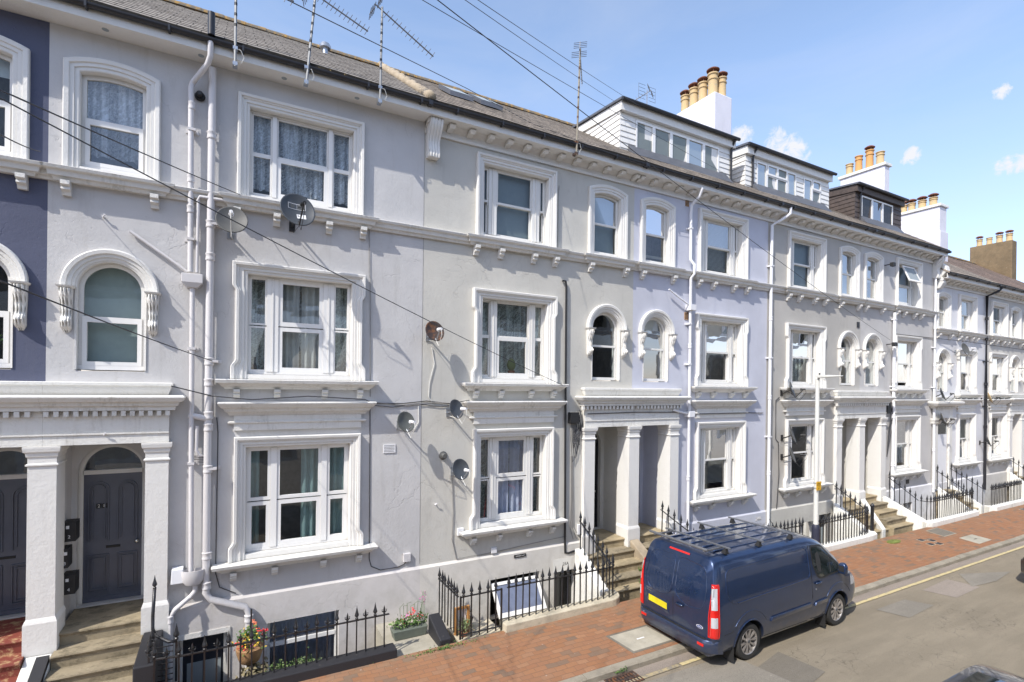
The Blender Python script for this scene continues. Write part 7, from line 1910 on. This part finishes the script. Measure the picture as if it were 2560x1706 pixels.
def saloon(label, x, y, ang, roofh=1.45, suv=False, mat='car_black', name='parked_car'):
    t = thing(name, label, 'car', (0, 0, 0)); h = roofh; g0 = .22 if not suv else .30
    def S(w, hood, belt, top, tw):
        zz = [g0, g0 + .07, .45, .62, belt * .93, belt, lerp(belt, top, .5), lerp(belt, top, .88), lerp(belt, top, .97), top]
        ww = [.78, .87, .90, .91, .90, .87, lerp(.87, tw, .55), tw, tw * .82, 0]
        return [(a * w, b) for a, b in zip(ww, zz)]
    bl = h * .64
    st = [(0, S(.86, 0, bl * .75, bl * .8, .6)), (.06, S(.95, 0, bl * .88, bl * .92, .7)), (.22, S(1, 0, bl * .98, bl * 1.08, .72)), (.75, S(1, 0, bl, h * .93, .66)), (1.25, S(1, 0, bl, h, .64)), (2.2, S(1, 0, bl, h, .64)), (2.65, S(1, 0, bl, h * .95, .64)),
          (3.15, S(1, 0, bl * .99, h * .75, .68)), (3.35, S(.99, 0, bl * .96, bl * 1.03, .74)), (4.0, S(.95, 0, bl * .88, bl * .95, .70)), (4.3, S(.86, 0, bl * .75, bl * .80, .6)), (4.4, S(.74, 0, bl * .6, bl * .62, .5))]
    st = catmull([(a, dens(s, 2)) for a, s in st], 3); B = Body(st)
    m = MB(); m.rings([[(a, -w, z) for w, z in s] + [(a, w, z) for w, z in reversed(s[:-1])] for a, s in st], True)
    b = m.build('body', mat, t, smooth=True); rw = .33 if not suv else .37
    wh = [(.8, -.78), (3.45, -.78), (.8, .78), (3.45, .78)]; arches(b, wh, rw + .06)
    for a, c in wh: wheel(t, a, c, rw, .2, -1 if c < 0 else 1)
    def glass(poly, nm='side_window'):
        for sd in (-1, 1):
            cx = sum(p[0] for p in poly) / len(poly); cz = sum(p[1] for p in poly) / len(poly)
            MB().rings([[(lerp(cx, p[0], u), sd * (B.hw(lerp(cx, p[0], u), lerp(cz, p[1], u)) + .006), lerp(cz, p[1], u)) for p in poly] for u in (1, .66, .33, .01)], True, False, False).build(nm, 'car_glass_opaque', t, smooth='all')
    glass([(.62, bl + .06), (.85, h * .88), (1.35, h * .93), (1.72, h * .93), (1.72, bl + .03)]); glass([(1.80, bl + .03), (1.80, h * .93), (2.4, h * .93), (2.75, h * .84), (3.05, bl + .05)])
    def across(x0, x1, nm, wmax=.60):
        rs = []
        for i in range(7):
            xx = lerp(x0, x1, i / 6); s = B.sec(xx)[::-1]; row = []
            for j in range(-8, 9):
                wq = abs(j) / 8 * wmax; z = s[0][1]
                for p, q in zip(s, s[1:]):
                    if p[0] <= wq <= q[0] and q[0] > p[0]: z = lerp(p[1], q[1], (wq - p[0]) / (q[0] - p[0])); break
                row.append((xx, j / 8 * wmax, z + .007))
            rs.append(row)
        MB().rings(rs, closed=False).build(nm, 'car_glass_opaque', t, smooth='all')
    across(2.72, 3.27, 'windscreen'); across(.30, .70, 'rear_window'); across(1.35, 2.35, 'glass_roof', .5)
    for sd in (-1, 1):
        MB().rings([[(2.95 + dx, sd * (.92 + dy), z) for dx, dy in ((-.06, 0), (-.05, .16), (.05, .16), (.09, .0))] for z in (bl + .03, bl + .15)], True).build('door_mirror', mat, t, bevel=.015)
        MB().rings([[(xx, sd * (B.hw(xx, z) + .006), z) for z in (bl * .7, bl * .86)] for xx in (4.0, 4.15, 4.28)], closed=False).build('headlight', 'clear_lens', t)
        MB().rings([[(xx, sd * (B.hw(xx, z) + .006), z) for z in (bl * .72, bl * .92)] for xx in (.02, .12, .24)], closed=False).build('tail_lamp', 'red_lens', t)
    rot_obj(t, x, y, ang)
    return t
saloon('black car at the bottom right corner of which only the roof shows', 11.35, 1.96, R(180), 1.46) if False else saloon('black car at the bottom right corner of which only the roof shows', 9.10, 2.18, R(180), 1.56)
saloon('dark sport utility car cut off by the right edge of the photo', 18.75, .95, R(98), 1.68, True)

# opposite side of the street, seen only mirrored in the window panes
def opposite():
    t = thing('opposite_house', 'cream terrace across the street that the windows mirror', 'house', (0, -1.8, 0))
    Y = -1.8
    for k in range(-3, 8):
        pass
    holes = []
    for k in range(-4, 9):
        cx = k * 5.3 + 1.2
        if abs(cx) < 2.6 and False: continue
        for (z0, z1) in ((1.9, 3.8), (5.0, 6.8), (8.1, 9.6)):
            if -1.3 < cx < 1.3 and z0 == 5.0: pass
            holes.append(bx_hole(cx - .8, cx + .8, z0, z1)); holes.append(bx_hole(cx + 2.0, cx + 2.8, z0 if z0 > 2 else 1.2, z1))
    MB().poly([(-24, 0), (46, 0), (46, 10.3), (-24, 10.3)], holes, Y, -.3).build('wall', 'cream', t)
    p = MB(); s = MB()
    for hq in holes:
        x0, x1, z0, z1 = hq[0][0], hq[1][0], hq[0][1], hq[2][1]
        p.quadz([(x0, Y - .25, z0), (x1, Y - .25, z0), (x1, Y - .25, z1), (x0, Y - .25, z1)])
        for a, b, c, d in ((x0 - .18, x0, z0, z1), (x1, x1 + .18, z0, z1), (x0 - .18, x1 + .18, z1, z1 + .18), (x0 - .25, x1 + .25, z0 - .15, z0)): s.box(a, b, Y, Y + .08, c, d)
        s.box(x0, x1, Y - .24, Y - .2, (z0 + z1) / 2 - .03, (z0 + z1) / 2 + .03)
    p.build('window', 'car_glass_opaque', t); s.build('window_surround', 'trim', t)
    MB().box(-24, 46, Y, Y + .25, 4.45, 4.7).box(-24, 46, Y, Y + .2, 7.7, 7.9).box(-24, 46, Y, Y + .45, 10.1, 10.3).build('cornice', 'trim', t)
    MB().rings([[(x, Y + .5, 10.3), (x, Y - 4, 13.1), (x, Y - 8, 10.3)] for x in (-24, 46)], True).build('roof', 'roof_b', t)
opposite()

# ------------------------------------------------------------------ camera, sun, sky
def camera():
    cd = bpy.data.cameras.new('camera'); co = bpy.data.objects.new('camera', cd); COL.objects.link(co)
    yaw, pitch, roll = R(28.571), R(-.047), R(.7162)
    fw = Vector((math.sin(yaw) * math.cos(pitch), math.cos(yaw) * math.cos(pitch), math.sin(pitch)))
    r = Vector((math.cos(yaw), -math.sin(yaw), 0)); u = r.cross(fw)
    r, u = math.cos(roll) * r + math.sin(roll) * u, -math.sin(roll) * r + math.cos(roll) * u
    m = Matrix((r, u, -fw)).transposed().to_4x4(); m.translation = (0, 0, 4.85)
    co.matrix_world = m
    cd.sensor_width = 36; cd.lens = 1285.74 / 2560 * 36; cd.shift_y = 113.15 / 2560; cd.clip_start = .05; cd.clip_end = 2000
    SC.camera = co
camera()
SUN = Vector((-2.12, -1.0, 2.5)).normalized()      # towards the sun
sl = bpy.data.lights.new('sun', 'SUN'); sl.energy = 5.0; sl.angle = R(.53); sl.color = (1, .955, .88)
so = bpy.data.objects.new('sun', sl); COL.objects.link(so); so.rotation_euler = SUN.to_track_quat('Z', 'Y').to_euler()
so.location = (-20, -10, 25)
def world():
    w = bpy.data.worlds.new('World'); SC.world = w; w.use_nodes = True; nt = w.node_tree; nt.nodes.clear(); g = G(nt)
    sky = g.n('ShaderNodeTexSky'); sky.sky_type = 'NISHITA'; sky.sun_disc = False
    sky.sun_elevation = math.asin(SUN.z); sky.sun_rotation = math.atan2(SUN.x, SUN.y)
    sky.air_density = 1.0; sky.dust_density = .6; sky.ozone_density = 1.6
    tc = g.n('ShaderNodeTexCoord').outputs['Generated']
    s = g.n('ShaderNodeSeparateXYZ'); g.l(tc, s.inputs[0])
    # thin high haze and a few small cumulus puffs low over the roofs
    n1 = g.noise(g.scaled(tc, (1, 1, 3.2)), 2.4, 7, .62, .4)
    veil = g.math('MULTIPLY', g.ramp(n1, [(.42, 0), (.72, 1)]), .15)
    hz = g.ramp(s.outputs[2], [(.0, .25), (.30, .04), (.5, .0)])
    acc = None
    for d, rad in (((.7218, .5574, .4103), .00022), ((.7622, .5182, .388), .00040), ((.7784, .5032, .3754), .00035), ((.8597, .3803, .341), .00010), ((.9077, .2907, .3025), .00012), ((.9116, .2767, .3039), .00010), ((.8749, .2855, .3911), .00006)):
        dv = Vector(d).normalized()
        dot = g.n('ShaderNodeVectorMath', operation='DOT_PRODUCT'); g.l(tc, dot.inputs[0]); dot.inputs[1].default_value = dv
        q = g.math('SUBTRACT', 1.0, g.math('DIVIDE', g.math('SUBTRACT', 1.0, dot.outputs['Value']), rad))
        q = g.math('MAXIMUM', q, -1.5)
        acc = q if acc is None else g.math('MAXIMUM', acc, q)
    n2 = g.noise(tc, 55, 8, .66, .5)
    puff = g.ramp(g.math('ADD', acc, g.math('MULTIPLY', g.math('SUBTRACT', n2, .5), 3.6)), [(.2, 0), (1.25, 1)])
    cl = g.math('MINIMUM', g.math('ADD', g.math('ADD', veil, hz), g.math('MULTIPLY', puff, .95)), 1.0)
    tint = g.mix(1.0, sky.outputs[0], (2.88, 2.66, 2.52), 'MULTIPLY')
    col = g.mix(cl, tint, (7.6, 7.75, 8.2))
    col = g.mix(g.math('MULTIPLY', g.ramp(s.outputs[2], [(.15, 1), (.5, 0)]), g.math('SUBTRACT', 1.0, puff)), col, g.mix(1.0, col, (.80, .80, .93), 'MULTIPLY'))
    bg = g.n('ShaderNodeBackground'); bg.inputs['Strength'].default_value = SKY; g.l(col, bg.inputs[0])
    o = g.n('ShaderNodeOutputWorld'); g.l(bg.outputs[0], o.inputs[0])
SKY = .12
world()
SC.view_settings.view_transform = 'Standard'; SC.view_settings.look = 'None'; SC.view_settings.exposure = 0; SC.view_settings.gamma = 1
SC.cycles.use_denoising = True
SC.cycles.max_bounces = 6; SC.cycles.transparent_max_bounces = 12; SC.cycles.diffuse_bounces = 4; SC.cycles.glossy_bounces = 3
SC.cycles.sample_clamp_indirect = 8
